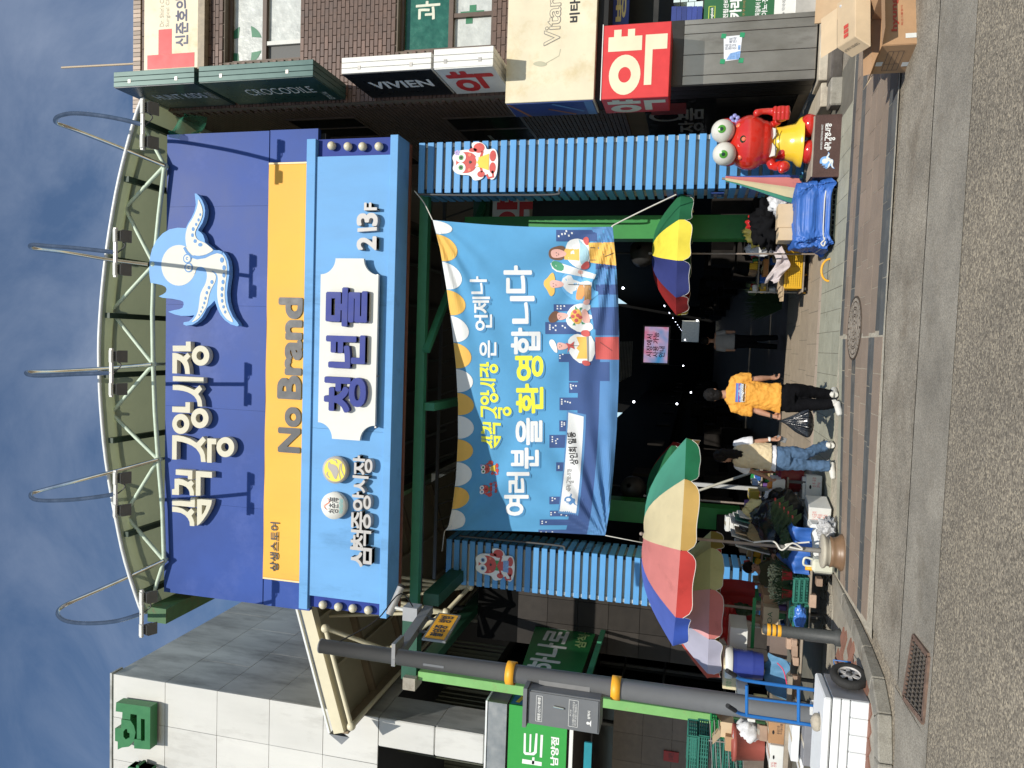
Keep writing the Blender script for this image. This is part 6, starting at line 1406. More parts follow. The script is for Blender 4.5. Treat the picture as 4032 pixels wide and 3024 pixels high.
MB().tube([cmx+Vector((-.1, -.05, .12))+cdir*.42, cmx+Vector((-.1, -.05, .12))+cdir*.46], .058, 12).build('camera_lens', m_gap, po, local=False)
# cable from pole top to arm
MB().tube(crv([(XP+.08, YP, zt_-.25), (XP+.3, YP+.35, za_+.45), (XP+.55, YP+.8, za_+.28), tuple(ae+Vector((-.05, -.1, .15)))], 5), .009, 6).build('cable', m_gap, po, local=False)
# yellow sign under the arm
hsn = thing('hanging_camera_sign', 'yellow strip sign in a grey frame hanging under the camera arm', 'sign', tuple((Vector((XP, YP, za_))+ae)/2+Vector((0, 0, -.3))))
d = (ae-Vector((XP, YP, za_))); dn = Vector((d.x, d.y, 0)).normalized(); o_ = Vector((XP, YP, za_))+dn*(d.length*.38)+Vector((0, 0, -.52)); L_ = d.length*.56
nn = Vector((dn.y, -dn.x, 0)); fr_ = Fr(o_, dn, (0, 0, 1), nn)
Flat().rect(0, 0, L_, .34).out('frame', fr_, m_hinge, hsn, n0=-.02, depth=.03); Flat().rect(.03, .03, L_-.03, .31).out('yellow_panel', fr_, m_pyel, hsn, n0=.012, depth=.002)
Flat().text('촬영중  방범', (.08, .08, L_-.08, .27), bold=.03).out('lettering', fr_, m_charc, hsn, n0=.017)
for k in (.25, .75): MB().tube([o_+dn*L_*k+Vector((0, 0, .34)), o_+dn*L_*k+Vector((0, 0, .48))], .02).build('hanger', m_pipe, hsn, local=False)
# cabinet
q = pbox(2076, 2362, 2735, 2870, 8.62)
cbn = thing('control_cabinet', 'grey metal control cabinet mounted on the street pole', 'cabinet', (q[0], 8.62, q[1]))
MB().bb(q[0], q[2], 8.62, 8.95, q[1], q[3]).build('casing', m_pole, cbn, local=False, bev=.006)
MB().bb(q[0]-.03, q[2]+.03, 8.57, 9.0, q[3]+.002, q[3]+.05).build('lid', m_pole, cbn, local=False)
MB().bb(q[2]+.002, q[2]+.06, 8.78, 8.95, q[1]+.15, q[3]-.1).build('mounting_rail', mat('lighter grey rail', (.2, .2, .2), .5), cbn, local=False)
MB().bb(q[0]+.015, q[2]-.015, 8.606, 8.618, q[1]+.02, q[3]-.02).build('door', m_pole, cbn, local=False)
fc = facing(8.606); w_, h_ = q[2]-q[0], q[3]-q[1]; X = lambda u: q[0]+w_*u
Z = lambda v: q[1]+h_*v
MB().tube([(X(.64), 8.59, Z(.63)), (X(.62), 8.59, Z(.49))], .012).build('handle', m_chrome, cbn, local=False)
fl = Flat(); fl.text('방범용 CCTV 제어함', (X(.16), Z(.81), X(.84), Z(.855)), bold=.03)
fl.text('경고문', (X(.42), Z(.385), X(.62), Z(.405))).text('이 시설물은 방범용 CCTV 제어함으로\n무단 조작 및 훼손시 처벌 받습니다', (X(.17), Z(.31), X(.86), Z(.37)))
fl.text('삼척시', (X(.42), Z(.125), X(.66), Z(.165)), bold=.03).disc(X(.3), Z(.155), .018, n=12).quad([(X(.2), Z(.11)), (X(.4), Z(.11)), (X(.3), Z(.14))])
for (u0, u1, v0, v1) in ((.13, .88, .79, .875), (.13, .90, .295, .42)):
    for a_, b_ in (((X(u0), Z(v0)), (X(u1), Z(v0))), ((X(u1), Z(v0)), (X(u1), Z(v1))), ((X(u1), Z(v1)), (X(u0), Z(v1))), ((X(u0), Z(v1)), (X(u0), Z(v0)))): fl.line([a_, b_], .004)
fl.out('lettering', fc, m_whitet, cbn, n0=.003)
# ---- ribbed bollards
m_boll = mat('dark rubber bollard', (.055, .058, .055), .6, var=.12, scale=6, fine=.1)
def bollard(x, y, label):
    t = thing('bollard', label, 'bollard', (x, y, zk(y) if x < -2.8 else 0))
    bz = MB(); prof = [(.10, 0), (.10, .05), (.078, .07), (.068, .62), (.062, .84), (.045, .87), (.001, .875)]
    vs = []; seg = 40
    for r, z in prof:
        for k in range(seg): rr_ = r*(1-.05*(k % 2 if .05 < z < .6 else 0)); vs.append((rr_*cos(2*pi*k/seg), rr_*sin(2*pi*k/seg), z))
    bz.add(vs, [(i*seg+k, i*seg+(k+1) % seg, (i+1)*seg+(k+1) % seg, (i+1)*seg+k) for i in range(len(prof)-1) for k in range(seg)], True); bz.build('post', m_boll, t)
    for z in (.66, .72, .78): MB().lathe([(.070, z), (.0715, z+.005), (.0705, z+.035), (.068, z+.04)], seg=24).build('yellow_ring', m_pyel if z else m_pyel, t)
    return t
bollard(-3.36, 9.28, 'dark ribbed bollard with yellow rings on the raised pavement at the left stall')
p = FZ(3150, 12, .3); bollard(5.6, 12.0, 'dark bollard with amber rings cut by the picture edge, by the green poster')
# ================================================================== parasols
def parasol(loc, zrim, ztop, rad, cols, label, base_z=0.0, tilt=(0, 0), drop=.17, pole=.019, inner=None, poler=None, a_off=0.0, pole_mat=None):
    """cols: eight (canopy, valance) materials starting at angle 0 (+X), anticlockwise"""
    t = thing('parasol', label, 'parasol', (loc[0], loc[1], base_z)); z0 = zrim-base_z; z1 = ztop-base_z; n = len(cols)
    def tip(k): a = 2*pi*k/n+a_off; return Vector((rad*cos(a), rad*sin(a), z0+tilt[0]*cos(a)*rad+tilt[1]*sin(a)*rad))
    ap = Vector((0, 0, z1))
    for k in range(n):
        A, B = tip(k), tip(k+1); m_c, m_v = cols[k]; mb = MB()
        def S(u, v, A=A, B=B):
            e = A.lerp(B, u); d = .055*sin(pi*u)*rad; e2 = Vector((e.x, e.y, 0)).normalized(); e = e-e2*d*.45
            p = ap.lerp(e, v); p.z += .13*rad*sin(pi*v)*(1-.0*u) - .035*sin(pi*u)*sin(pi*min(1, v*1.1)); return p
        mb.grid(S, 8, 10); panel = mb.build('canopy_panel', m_c, t)
        def Vv(u, v, A=A, B=B):
            p = S(u, 1.0); q = Vector((p.x, p.y, 0)).normalized()
            c = min(1, min(u, 1-u)*7); dd = drop*(.45+.55*sqrt(c))*(1+.05*sin(9*u+k)); return p+Vector((0, 0, -dd*v))+q*(.02*sin(7*u+k*2)-.02)*v
        MB().grid(Vv, 16, 4).build('valance', m_v, t)
        MB().tube([Vv(i/16, 1.0) for i in range(17)], .004, 5).build('valance_piping', m_rope, t)
        MB().tube([(0, 0, z1-.03), S(0, .5)-Vector((0, 0, .012)), A-Vector((0, 0, .01))], .006, 5).build('rib', m_pipe, t)
    MB().tube([(0, 0, 0), (0, 0, z1+.02)], pole if poler is None else poler, 10).build('pole', pole_mat or m_pmetal, t)
    MB().ball((0, 0, z1+.04), .025).build('finial', m_pmetal, t)
    return t
m_pmetal = mat('dull tan parasol tube', (.26, .21, .17), .45, var=.2, scale=12)
def cl(nm, r, g, b, tr_=0.28):
    m = mat(nm, (r, g, b), .8, var=.13, scale=3, bump=.55, bscale=5, dirt=((r*.6, g*.6, b*.58), .3, 3))
    nt = m.node_tree; bs = nt.nodes['Principled BSDF']; out = [n for n in nt.nodes if n.type == 'OUTPUT_MATERIAL'][0]
    tl = nt.nodes.new('ShaderNodeBsdfTranslucent'); tl.inputs[0].default_value = (r, g, b, 1); mx = nt.nodes.new('ShaderNodeMixShader'); mx.inputs[0].default_value = tr_
    nt.links.new(bs.outputs[0], mx.inputs[1]); nt.links.new(tl.outputs[0], mx.inputs[2]); nt.links.new(mx.outputs[0], out.inputs[0]); return m
c_gr = cl('faded green cloth', .075, .33, .22); c_gv = cl('green valance cloth', .02, .24, .10); c_bl = cl('faded blue cloth', .085, .14, .50); c_bv = cl('blue valance cloth', .05, .12, .55)
c_pk = cl('faded pink cloth', .66, .22, .20); c_rv = cl('red valance cloth', .60, .055, .045); c_cr = cl('faded cream cloth', .70, .60, .36); c_yv = cl('yellow valance cloth', .66, .42, .12)
c_lv = cl('faded lavender cloth', .48, .47, .58); c_lg = cl('faded lime cloth', .52, .55, .27); c_lp = cl('pale pink cloth', .74, .38, .40); c_or = cl('coral red cloth', .62, .10, .06); c_ol = cl('olive cloth', .25, .20, .03)
c_yl = cl('bright yellow cloth', .80, .66, .06, .1); c_nv = cl('navy cloth', .025, .035, .16, .1); c_dr = cl('dark red cloth', .28, .012, .012, .1); c_dg = cl('dark green cloth', .012, .13, .05, .1)
G_, B_, P_, C_ = (c_gr, c_gv), (c_bl, c_bv), (c_pk, c_rv), (c_cr, c_yv)
zr_ = F(2700, 1760, 9.5).z+.03; zt_ = F(2536, 2098, 9.55).z
pb = FZ(3290, 2200, 0.0); PB = (-2.42, 9.62)
parasol(PB, zr_, zt_, 1.33, [C_, P_, B_, G_, C_, G_, B_, P_, C_, G_], 'big faded parasol in green, blue, pink and cream over the left vegetable stall', base_z=.22, tilt=(-.02, .02), a_off=radians(-10))
# parasol foot: pale disc on a brown pot
pf_ = thing('parasol_weight', 'round parasol foot made of a pale disc on an upturned brown pot', 'parasol base', (PB[0], PB[1]-.02, .01))
MB().lathe([(.215, 0), (.225, .03), (.19, .06), (.175, .12), (.19, .15), (.165, .16), (.001, .16)], seg=36).build('pot', mat('glazed brown pot', (.20, .12, .065), .4, var=.25), pf_)
MB().lathe([(.17, .16), (.175, .19), (.205, .215), (.21, .235), (.20, .245), (.001, .25)], seg=36).build('disc', mat('pale cement disc', (.46, .42, .33), .7, var=.15), pf_)
MB().tube([(0, 0, .24), (0, 0, .75)], .03, 10).build('socket', mat('rough grey tube', (.2, .19, .17), .5, var=.3), pf_)
tag(MB().tube(crv([Vector((PB[0]+.03, PB[1]-.03, 1.05)), Vector((PB[0]+.07, PB[1]-.05, .82)), Vector((PB[0]-.02, PB[1]-.08, .72)), Vector((PB[0]+.08, PB[1]-.09, .60)), Vector((PB[0]+.01, PB[1]-.08, .48)), Vector((PB[0]+.04, PB[1]-.05, .68)), Vector((PB[0]+.1, PB[1]-.04, .4))], 6), .011, 6).build('tie_rope', m_rope), 'knotted white rope round the foot of the big faded parasol', 'rope')
parasol((-3.62, 10.75), F(2795, 2316, 10.7).z, F(2700, 2316, 10.7).z+.25, 1.02, [(c_lg, c_ol), (c_lp, c_pk), (c_lv, c_rv), (c_lg, c_ol), (c_lv, c_ol), (c_or, c_or), (c_or, c_or), (c_lv, c_lv), (c_lp, c_pk), (c_lg, c_lg)], 'smaller parasol in lime, pale pink, lavender and coral under the big faded one', base_z=.02, tilt=(.02, -.02), a_off=radians(-25))
parasol((F(2650, 1740, 14.7).x-1.1, 14.7), F(2640, 1900, 14.7).z, F(2545, 1960, 14.7).z, 1.15, [(c_dr, c_dr), (c_dg, c_dg), (c_dr, c_dr), (c_dg, c_dg), (c_yl, c_yl), (c_yl, c_yl), (c_dg, c_dg), (c_dg, c_dg)], 'green, yellow and red parasol in the shade behind the woman in the cream vest', base_z=.02, a_off=radians(-20))
parasol((1.62, 13.1), F(2672, 1030, 13.1).z, F(2578, 1030, 13.1).z+.05, 1.06, [(c_yl, c_yl), (c_dg, c_dg), (c_dg, c_dg), (c_dr, c_dr), (c_yl, c_yl), (c_dr, c_dr), (c_nv, c_nv), (c_yl, c_yl), (c_dg, c_dg), (c_dr, c_dr)], 'red, green, yellow and navy parasol over the right stall in the passage', base_z=.02, a_off=radians(5), drop=.2, pole=.014)
# folded parasol leaning beside the column
fp = thing('folded_parasol', 'folded pastel parasol leaning upside down between statue and blue tarpaulin', 'parasol', tuple(F(3150, 740, 11.7)))
P0 = F(2856, 702, 11.75); P1 = F(3150, 748, 11.75); w = [.035, .05, .075, .10, .13, .16, .17]
for k, m_ in enumerate((c_gr, c_cr, c_pk, c_bl, c_gr, c_cr, c_pk, c_bl)):
    mb = MB()
    def S(u, v, k=k):
        i = v*6; i0 = min(5, int(i)); r = w[i0]+(w[i0+1]-w[i0])*(i-i0); a = pi+(k+u)/8*2*pi*1.0; r *= (1-.18*sin(pi*u)); p = P0.lerp(P1, v); return (p.x+r*cos(a)*1.25, p.y+r*sin(a)*.7, p.z+.03*sin(6*u+k)*v)
    mb.grid(S, 6, 12); mb.build('canopy_panel', m_, fp, local=False)
MB().tube([P0+Vector((0, 0, .05)), P1+Vector((0, 0, -.1))], .018).build('pole', m_pmetal, fp, local=False)
MB().lathe([(.052, 0), (.056, .03), (.052, .06)], seg=16).build('tie', m_rope, fp, local=False, loc=P0.lerp(P1, .2)-fp.location)
# ================================================================== small builders for the goods
m_card = mat('brown corrugated card', (.42, .25, .13), .8, var=.1, scale=5, rand=.08, bump=.1, bscale=60); m_cardl = mat('tan corrugated card', (.56, .42, .26), .8, var=.08, scale=5, rand=.06); m_cardk = mat('kraft card in two tones', (.48, .33, .19), .8, var=.1)
m_wcard = mat('white printed carton', (.66, .66, .62), .6, var=.06, scale=4, dirt=((.4, .38, .33), .2, 8)); m_foam = mat('white polystyrene', (.74, .75, .74), .7, var=.04, scale=5, bump=.2, bscale=120, dirt=((.5, .49, .45), .25, 6))
m_redp = mat('red print', (.5, .03, .04), .6); m_tape = mat('clear tape', (.55, .48, .36), .2)
def carton(label, fx_, Y, depth, m=None, rz=0.0, txt=None, tm=None, flaps=0, cat='box', tb=(.15, .2, .85, .7), group=None, hole=False, name='carton', open_=False):
    """front face given as a photograph rectangle (x0,x1,y0,y1) at distance Y"""
    q = pbox(*fx_, Y); w, h = q[2]-q[0], q[3]-q[1]; t = thing(name, label, cat, ((q[0]+q[2])/2, Y+depth/2, q[1]), rz, group); m = m or m_card
    if open_:
        th = .012; mb = MB(); mb.bb(-w/2, w/2, -depth/2, -depth/2+th, 0, h).bb(-w/2, w/2, depth/2-th, depth/2, 0, h).bb(-w/2, -w/2+th, -depth/2+th, depth/2-th, 0, h).bb(w/2-th, w/2, -depth/2+th, depth/2-th, 0, h).bb(-w/2+th, w/2-th, -depth/2+th, depth/2-th, 0, .02); mb.build('body', m, t)
    else: MB().box((0, 0, h/2), (w, depth, h)).build('body', m, t, bev=.006)
    for k in range(flaps):
        s = -1 if k % 2 else 1; a = radians(R.uniform(20, 70))
        if k < 2: MB().add([(s*w/2, -depth/2, h), (s*w/2, depth/2, h), (s*(w/2+.16*cos(a)), depth/2, h+.16*sin(a)), (s*(w/2+.16*cos(a)), -depth/2, h+.16*sin(a))], [(0, 1, 2, 3)]).build('flap', m, t)
        else: MB().add([(-w/2, s*depth/2, h), (w/2, s*depth/2, h), (w/2, s*(depth/2+.15*cos(a)), h+.15*sin(a)), (-w/2, s*(depth/2+.15*cos(a)), h+.15*sin(a))], [(0, 1, 2, 3)]).build('flap', m, t)
    if not open_: MB().bb(-.03, .03, -depth/2-.001, depth/2, h, h+.002).build('tape', m_tape, t)
    if txt:
        fr_ = Fr((0, -depth/2, 0), (1, 0, 0), (0, 0, 1), (0, -1, 0)); Flat().text(txt, (-w/2+w*tb[0], h*tb[1], -w/2+w*tb[2], h*tb[3])).out('print', fr_, tm or m_charc, t, n0=.002, local=True)
    if hole:
        fr_ = Fr((0, -depth/2, 0), (1, 0, 0), (0, 0, 1), (0, -1, 0)); Flat().disc(w*.0, h*.72, w*.09, h*.07, n=16).out('hand_hole', fr_, m_gap, t, n0=.002, local=True)
    return t
def crate(label, fx_, Y, depth, m, rz=0.0, rows=4, cols=9, name='crate', group=None):
    q = pbox(*fx_, Y); w, h = q[2]-q[0], q[3]-q[1]; t = thing(name, label, 'crate', ((q[0]+q[2])/2, Y+depth/2, q[1]), rz, group); mb = MB(); th = .012
    tk = min(.012, h*.30/(rows+1))
    def wall(L_, f, rows_, cols_):
        for j in range(rows_+1): z = h*(.06+.88*j/rows_); mb.add([f(-L_/2, z-tk, 0), f(L_/2, z-tk, 0), f(L_/2, z+tk, 0), f(-L_/2, z+tk, 0), f(-L_/2, z-tk, th), f(L_/2, z-tk, th), f(L_/2, z+tk, th), f(-L_/2, z+tk, th)], [(0, 1, 2, 3), (4, 7, 6, 5), (0, 4, 5, 1), (3, 2, 6, 7)])
        for i in range(cols_+1): x = -L_/2+L_*i/cols_; ww = .016 if i in (0, cols_, cols_//2) else .006; mb.add([f(x-ww, 0, .002), f(x+ww, 0, .002), f(x+ww, h, .002), f(x-ww, h, .002), f(x-ww, 0, th-.002), f(x+ww, 0, th-.002), f(x+ww, h, th-.002), f(x-ww, h, th-.002)], [(0, 1, 2, 3), (4, 7, 6, 5), (0, 3, 7, 4), (1, 5, 6, 2)])
    wall(w, lambda a, z, n: (a, -depth/2+n, z), rows, cols); wall(w, lambda a, z, n: (a, depth/2-n, z), rows, cols)
    wall(depth, lambda a, z, n: (-w/2+n, a, z), rows, max(3, cols//2)); wall(depth, lambda a, z, n: (w/2-n, a, z), rows, max(3, cols//2))
    mb.build('lattice_wall', m, t); MB().bb(-w/2, w/2, -depth/2, depth/2, .0, .01).build('floor', m, t)
    e = MB(); e.bar((-w/2, -depth/2-.004, h), (w/2, -depth/2-.004, h), .03, .025).bar((-w/2, depth/2+.004, h), (w/2, depth/2+.004, h), .03, .025); e.build('rim', m, t); return t
def lump(name, label, cat, c, r, m, seed=0, amp=.18, flat=.6, f=3.0, group=None, n=28, crease=0.0):
    mb = MB(); n = max(n, 40) if n > 12 else n; rx, ry, rz_ = r; rd = random.Random(seed); ph_ = [rd.uniform(0, 6) for _ in range(9)]
    sv = Vector((seed*3.7, seed*1.3, 0))
    def S(u, v):
        a = 2*pi*u; b = pi*v; d = Vector((sin(b)*cos(a), sin(b)*sin(a), cos(b)))
        k = 1+amp*.35*(sin(f*d.x*2+ph_[0])*sin(f*d.y*2+ph_[1])+.6*sin(f*2.3*d.z+ph_[2]+3*d.x)*sin(f*2.9*d.y+ph_[3])+.35*sin(f*6*d.x+ph_[4])*sin(f*5*d.z+ph_[5]))
        q_ = d*f*.8+sv; k += amp*1.6*(NZ.noise(q_)+.6*(1-2*abs(NZ.noise(q_*2.3)))+.35*(1-2*abs(NZ.noise(q_*5.1)))-.45)
        if crease: k += crease*abs(sin(f*4*d.x+f*3*d.z+ph_[6]))*-1
        p = Vector((d.x*rx*k, d.y*ry*k, d.z*rz_*k)); p.z = max(-rz_*flat, p.z); return p
    mb.grid(S, n, n//2); return tag(mb.build(name, m, None, loc=c, weld=True), label, cat, group)
def basin(label, c, r, h, m, group=None, name='basin'):
    t = thing(name, label, 'basin', c, 0, group)
    MB().lathe([(r*.72, 0), (r*.92, h*.85), (r, h), (r*1.04, h), (r*1.04, h-.012), (r*.97, h*.9)], seg=28).build('bowl', m, t)
    MB().lathe([(r*.72, 0), (.001, .0)], seg=28).build('floor', m, t); MB().lathe([(r*.9, h*.83), (r*.70, .012)], seg=28).build('inside', m, t); return t
def greens(name, label, c, size, n, m, lean=(0, 0), w=.006, droop=.3, kind=None, parent=None, cat='vegetables'):
    mb = MB(); rd = random.Random(n)
    for i in range(n):
        x = rd.uniform(-.5, .5)*size[0]; y = rd.uniform(-.5, .5)*size[1]; h = size[2]*rd.uniform(.7, 1.1); dx = lean[0]+rd.uniform(-.12, .12); dy = lean[1]+rd.uniform(-.12, .12)
        p0 = Vector((x*.5, y*.5, 0)); p1 = Vector((x+dx*h*.5, y+dy*h*.5, h*.6)); p2 = Vector((x*1.3+dx*h, y*1.3+dy*h, h*(1-droop*rd.random()))); s = Vector((w, w*.4, 0))
        mb.add([p0-s, p0+s, p1+s, p1-s, p2], [(0, 1, 2, 3), (3, 2, 4)])
    o = mb.build(name, m, parent, loc=c)
    return tag(o, label, cat, None, 'stuff') if parent is None and kind else tag(o, label, cat)
m_leaf = mat('dark green leaves', (.022, .05, .014), .6, var=.5, scale=30); m_onion = mat('spring onion green', (.04, .075, .018), .6, var=.4, scale=25); m_flower = mat('small pale blossoms', (.5, .5, .3), .7, var=.4, scale=60)
m_btarp = mat('blue woven tarpaulin', (.03, .12, .42), .5, var=.15, scale=6, bump=.5, bscale=14); m_btarp2 = mat('dusty blue tarpaulin', (.09, .22, .36), .6, var=.12, bump=.4, bscale=12)
m_blkpl = mat('black plastic', (.008, .008, .009), .22, var=.2, bump=.7, bscale=14); m_whpl = mat('thin white plastic', (.6, .6, .6), .35, var=.12, bump=.6, bscale=18)
m_ycloth = mat('pale yellow paper sack', (.70, .60, .28), .75, var=.1, bump=.5, bscale=8); m_tcloth = mat('tan paper sack', (.33, .25, .12), .75, var=.15, bump=.5, bscale=8)
m_redpl = mat('red plastic', (.42, .02, .02), .4, var=.1); m_maroon = mat('maroon plastic', (.18, .015, .02), .4, var=.1); m_tealpl = mat('teal crate plastic', (.025, .15, .11), .45, var=.1, rand=.1); m_grpl = mat('green crate plastic', (.01, .20, .05), .45, var=.1); m_yelpl = mat('yellow crate plastic', (.70, .40, .015), .45, var=.08)
m_wood = mat('grey timber plank', (.30, .25, .19), .8, var=.25, scale=8, streak=0); m_stoneb = mat('pinkish block', (.36, .25, .18), .85, var=.2, rand=.25, bump=.4, bscale=30); m_orangev = mat('orange peppers', (.75, .25, .03), .4, var=.2)
# ================================================================== left stall
def plank(label, x0, x1, y0, y1, Y, d, m=m_wood, name='plank_bench', legs=True):
    q = pbox(x0, x1, y0, y1, Y); t = thing(name, label, 'bench', ((q[0]+q[2])/2, Y+d/2, q[1])); w, h = q[2]-q[0], q[3]-q[1]
    MB().box((0, 0, h/2), (w, d, h)).build('plank', m, t, bev=.005)
    if legs:
        for sx in (-1, 1):
            for sy in (-1, 1): MB().bb(sx*(w/2-.06)-.02, sx*(w/2-.06)+.02, sy*(d/2-.05)-.02, sy*(d/2-.05)+.02, -(q[1]-.06), 0).build('leg', m_pipe, t)
    return t
plank('low grey plank bench under the teal crates of the left stall', 3184, 3193, 2235, 2520, 9.95, .9)
for j in range(3):
    for i, (ya, yb) in enumerate(((2280, 2372), (2385, 2478))):
        crate('teal slotted crate, %s of the bench stack %s' % (('lowest', 'middle', 'topmost')[j], ('by the parasol pole', 'by the bollard')[i]), (3165-j*20, 3183-j*20, ya, yb), 9.95, .4, m_tealpl, rows=2, cols=8, group='teal crates on the bench')
lump('plastic_sheet', 'crumpled bright blue plastic sheet stuffed in the teal crate by the bollard', 'plastic sheet', tuple(F(3150, 2432, 9.9)), (.15, .05, .07), mat('shiny blue film', (.05, .16, .5), .2, bump=.8, bscale=25), 3, .2, 1)
for i, (ya, yb, s) in enumerate(((2240, 2310, 'by the blue tarpaulin'), (2313, 2378, 'on the left'))):
    q = pbox(3098, 3122, ya, yb, 10.05); c = ((q[0]+q[2])/2, 10.2, q[1]); basin('red plastic basin of small pale blossoms on the crates, '+s, c, (q[2]-q[0])/2, .13, m_redpl, 'red basins of blossoms')
    o = MB(); rd = random.Random(i)
    for k in range(260): a = rd.uniform(0, 6.28); r_ = (q[2]-q[0])/2*sqrt(rd.random()); o.ball((r_*cos(a), r_*sin(a)*.9, .10+.20*rd.random()*(1-r_)), .011, 5, 3)
    tag(o.build('blossoms', m_flower, None, loc=c), 'small pale blossoms heaped in the red basin '+s, 'flowers', None, 'stuff')
    tag(greens('sprigs', None, c, (.3, .3, .3), 160, m_leaf, w=.004), 'green sprigs among the blossoms '+s, 'flowers', None, 'stuff')
# vegetables on blue tarpaulin
pl_ = plank('covered low table carrying the blue tarpaulin and vegetables', 3186, 3194, 2068, 2236, 10.0, 1.2, m_foam)
b0 = pbox(3095, 3186, 2072, 2258, 9.95)
def drape(u, v):
    x = b0[0]+(b0[2]-b0[0])*u; k = v
    if k < .5: y = 9.95-.02+.012*sin(u*30); z = b0[1]-.02+(b0[3]-b0[1])*.72*(k/.5)+.01*sin(u*17)
    else: y = 9.95+1.1*(k-.5)/.5; z = b0[1]+(b0[3]-b0[1])*.72+.10*(k-.5)/.5+.03*sin(u*11+k*9)
    return (x, y+.02*sin(u*9+k*5), z)
tag(MB().grid(drape, 40, 24).build('tarpaulin', m_btarp), 'blue tarpaulin draped over the vegetable table by the parasol pole', 'tarpaulin')
zt2_ = b0[1]+(b0[3]-b0[1])*.74
for k, (y, s, n) in enumerate(((2110, 'nearest the blue tarpaulin corner', 130), (2150, 'left of the parasol pole', 110))):
    p = F(3150-(k*8), 2135+k*35, 10.0); lump('vegetable_bundle', 'banded bundle of leafy greens on the blue tarpaulin, '+s, 'vegetables', (p.x, 10.1, zt2_+.06), (.13, .10, .07), m_leaf, 7+k, .3, 1, 5); 
for k in range(5):
    p = F(3085+k*17, 1992+k*17, 10.35-.03*k); g = greens('onion_bundle', 'tied bundle of spring onions, number %s from the top of the heap' % ('one', 'two', 'three', 'four', 'five')[k], (p.x+.1, p.y, p.z-.0), (.12, .08, .22), 200, m_onion, lean=(-1.0, -.3), w=.0026, droop=.8); g['group'] = 'spring onion bundles'
    g['label'] = 'tied bundle of green spring onions, ' + ('topmost of the slope by the maroon tub', 'second down the slope', 'third down the slope, middle one', 'fourth down the slope', 'lowest of the slope by the printed white carton')[k]
    MB().lathe([(.05, 0), (.052, .018), (.05, .02)], seg=10).build('band', m_redp, g, loc=(-.05, 0, .10))
lump('black_bag', 'big black plastic bag slumped behind the onions', 'bag', (-2.35, 10.75, .62), (.42, .35, .32), m_blkpl, 5, .15, 1)
lump('dark_greens', 'heap of very dark leafy greens below the yellow sack', 'vegetables', tuple(F(3075, 2050, 10.4)), (.17, .15, .10), m_leaf, 12, .35, 1, 6)
# boxes on the ground
carton('white polystyrene box in the sun behind the parasol foot', (3192, 3272, 2066, 2236), 9.98, .5, m_foam, name='foam_box')
carton('white carton with red and black print, front one of the two on the floor', (3184, 3272, 1986, 2066), 10.25, .42, m_wcard, rz=-.2, txt='국산 시금치\n산지 직송\n신선 채소', tm=m_redp, tb=(.2, .15, .8, .85))
carton('white carton with a red oval and hand hole, behind under the maroon tub', (3172, 3236, 1880, 1972), 11.0, .45, m_wcard, rz=.12, txt='상 주 곶감\n20 kg', tm=m_redp, hole=True, tb=(.5, .1, .92, .6))
carton('flat white carton lid under the maroon tub', (3158, 3173, 1885, 1972), 11.02, .45, m_wcard, rz=.12)
lump('newspaper', 'crumpled newspaper lying against the white foam box', 'paper', tuple(F(3258, 2088, 9.93)), (.13, .07, .10), mat('newsprint', (.42, .42, .42), .8, var=.8, scale=30, bump=.8, bscale=20), 9, .45, .9, 4)
basin('maroon plastic tub with a crimson cloth on the white cartons', (-1.78, 11.35, F(3160, 1910, 11.2).z), .33, .32, m_maroon); lump('crimson_cloth', 'crimson cloth bunched in the maroon tub', 'cloth', (-1.70, 11.3, F(3095, 1900, 11.2).z), (.26, .22, .10), mat('crimson cloth', (.25, .01, .03), .7, bump=.6, bscale=10), 8, .3, .6)
jc = thing('jerrycan', 'translucent white jerrycan with yellow cap beside the parasol foot', 'jerrycan', (FZ(3280, 2246, .1).x, 9.85, .06))
m_jc = mat('milky plastic', (.62, .62, .50), .35, var=.06); MB().box((0, 0, .13), (.17, .2, .26)).build('body', m_jc, jc, bev=.03); MB().tube(crv([(.06, 0, .25), (.07, 0, .34), (-.02, 0, .35), (-.03, 0, .26)], 5), .014).build('handle', m_jc, jc); MB().lathe([(.026, .25), (.026, .33), (.001, .33)], seg=14).build('cap', m_pyel, jc, loc=(-.06, 0, 0))
# table of goods further back: sacks, tray of peppers, sheets
tb2 = plank('grey timber goods table behind the vegetables of the left stall', 3090, 3098, 1880, 2230, 11.0, .7, m_wood)
t_ = carton('open white tray of orange peppers on the goods table', (3040, 3090, 1890, 1978), 10.9, .4, m_wcard, open_=True); 
for k in range(9): p = F(3035+R.uniform(-6, 14), 1900+k*7, 11.05); lump('pepper', 'orange pepper among those in the open white tray', 'pepper', tuple(p), (.045, .04, .05), m_orangev, k, .1, 1, group='orange peppers in the white tray', n=12)
lump('plastic_bag', 'crumpled clear plastic bag between pepper tray and yellow sack', 'bag', tuple(F(3040, 1968, 10.85)), (.13, .1, .11), m_whpl, 4, .25, 1)
lump('paper_sack', 'pale yellow paper sack lit by the sun on the goods table', 'sack', tuple(F(3012, 2010, 10.9)), (.16, .12, .27), m_ycloth, 14, .16, 1, 3)
lump('paper_sack', 'shaded tan paper sack left of the pale yellow one', 'sack', tuple(F(3030, 2095, 10.95)), (.24, .14, .27), m_tcloth, 15, .14, 1, 3)
cols_ = [m_wcard, m_tealpl, m_whpl, m_blkpl, m_cardl, m_wcard, mat('grey board', (.22, .22, .23), .6), m_wcard]
nms = ['white', 'teal', 'pale plastic', 'black', 'tan', 'off white', 'grey', 'outermost white']
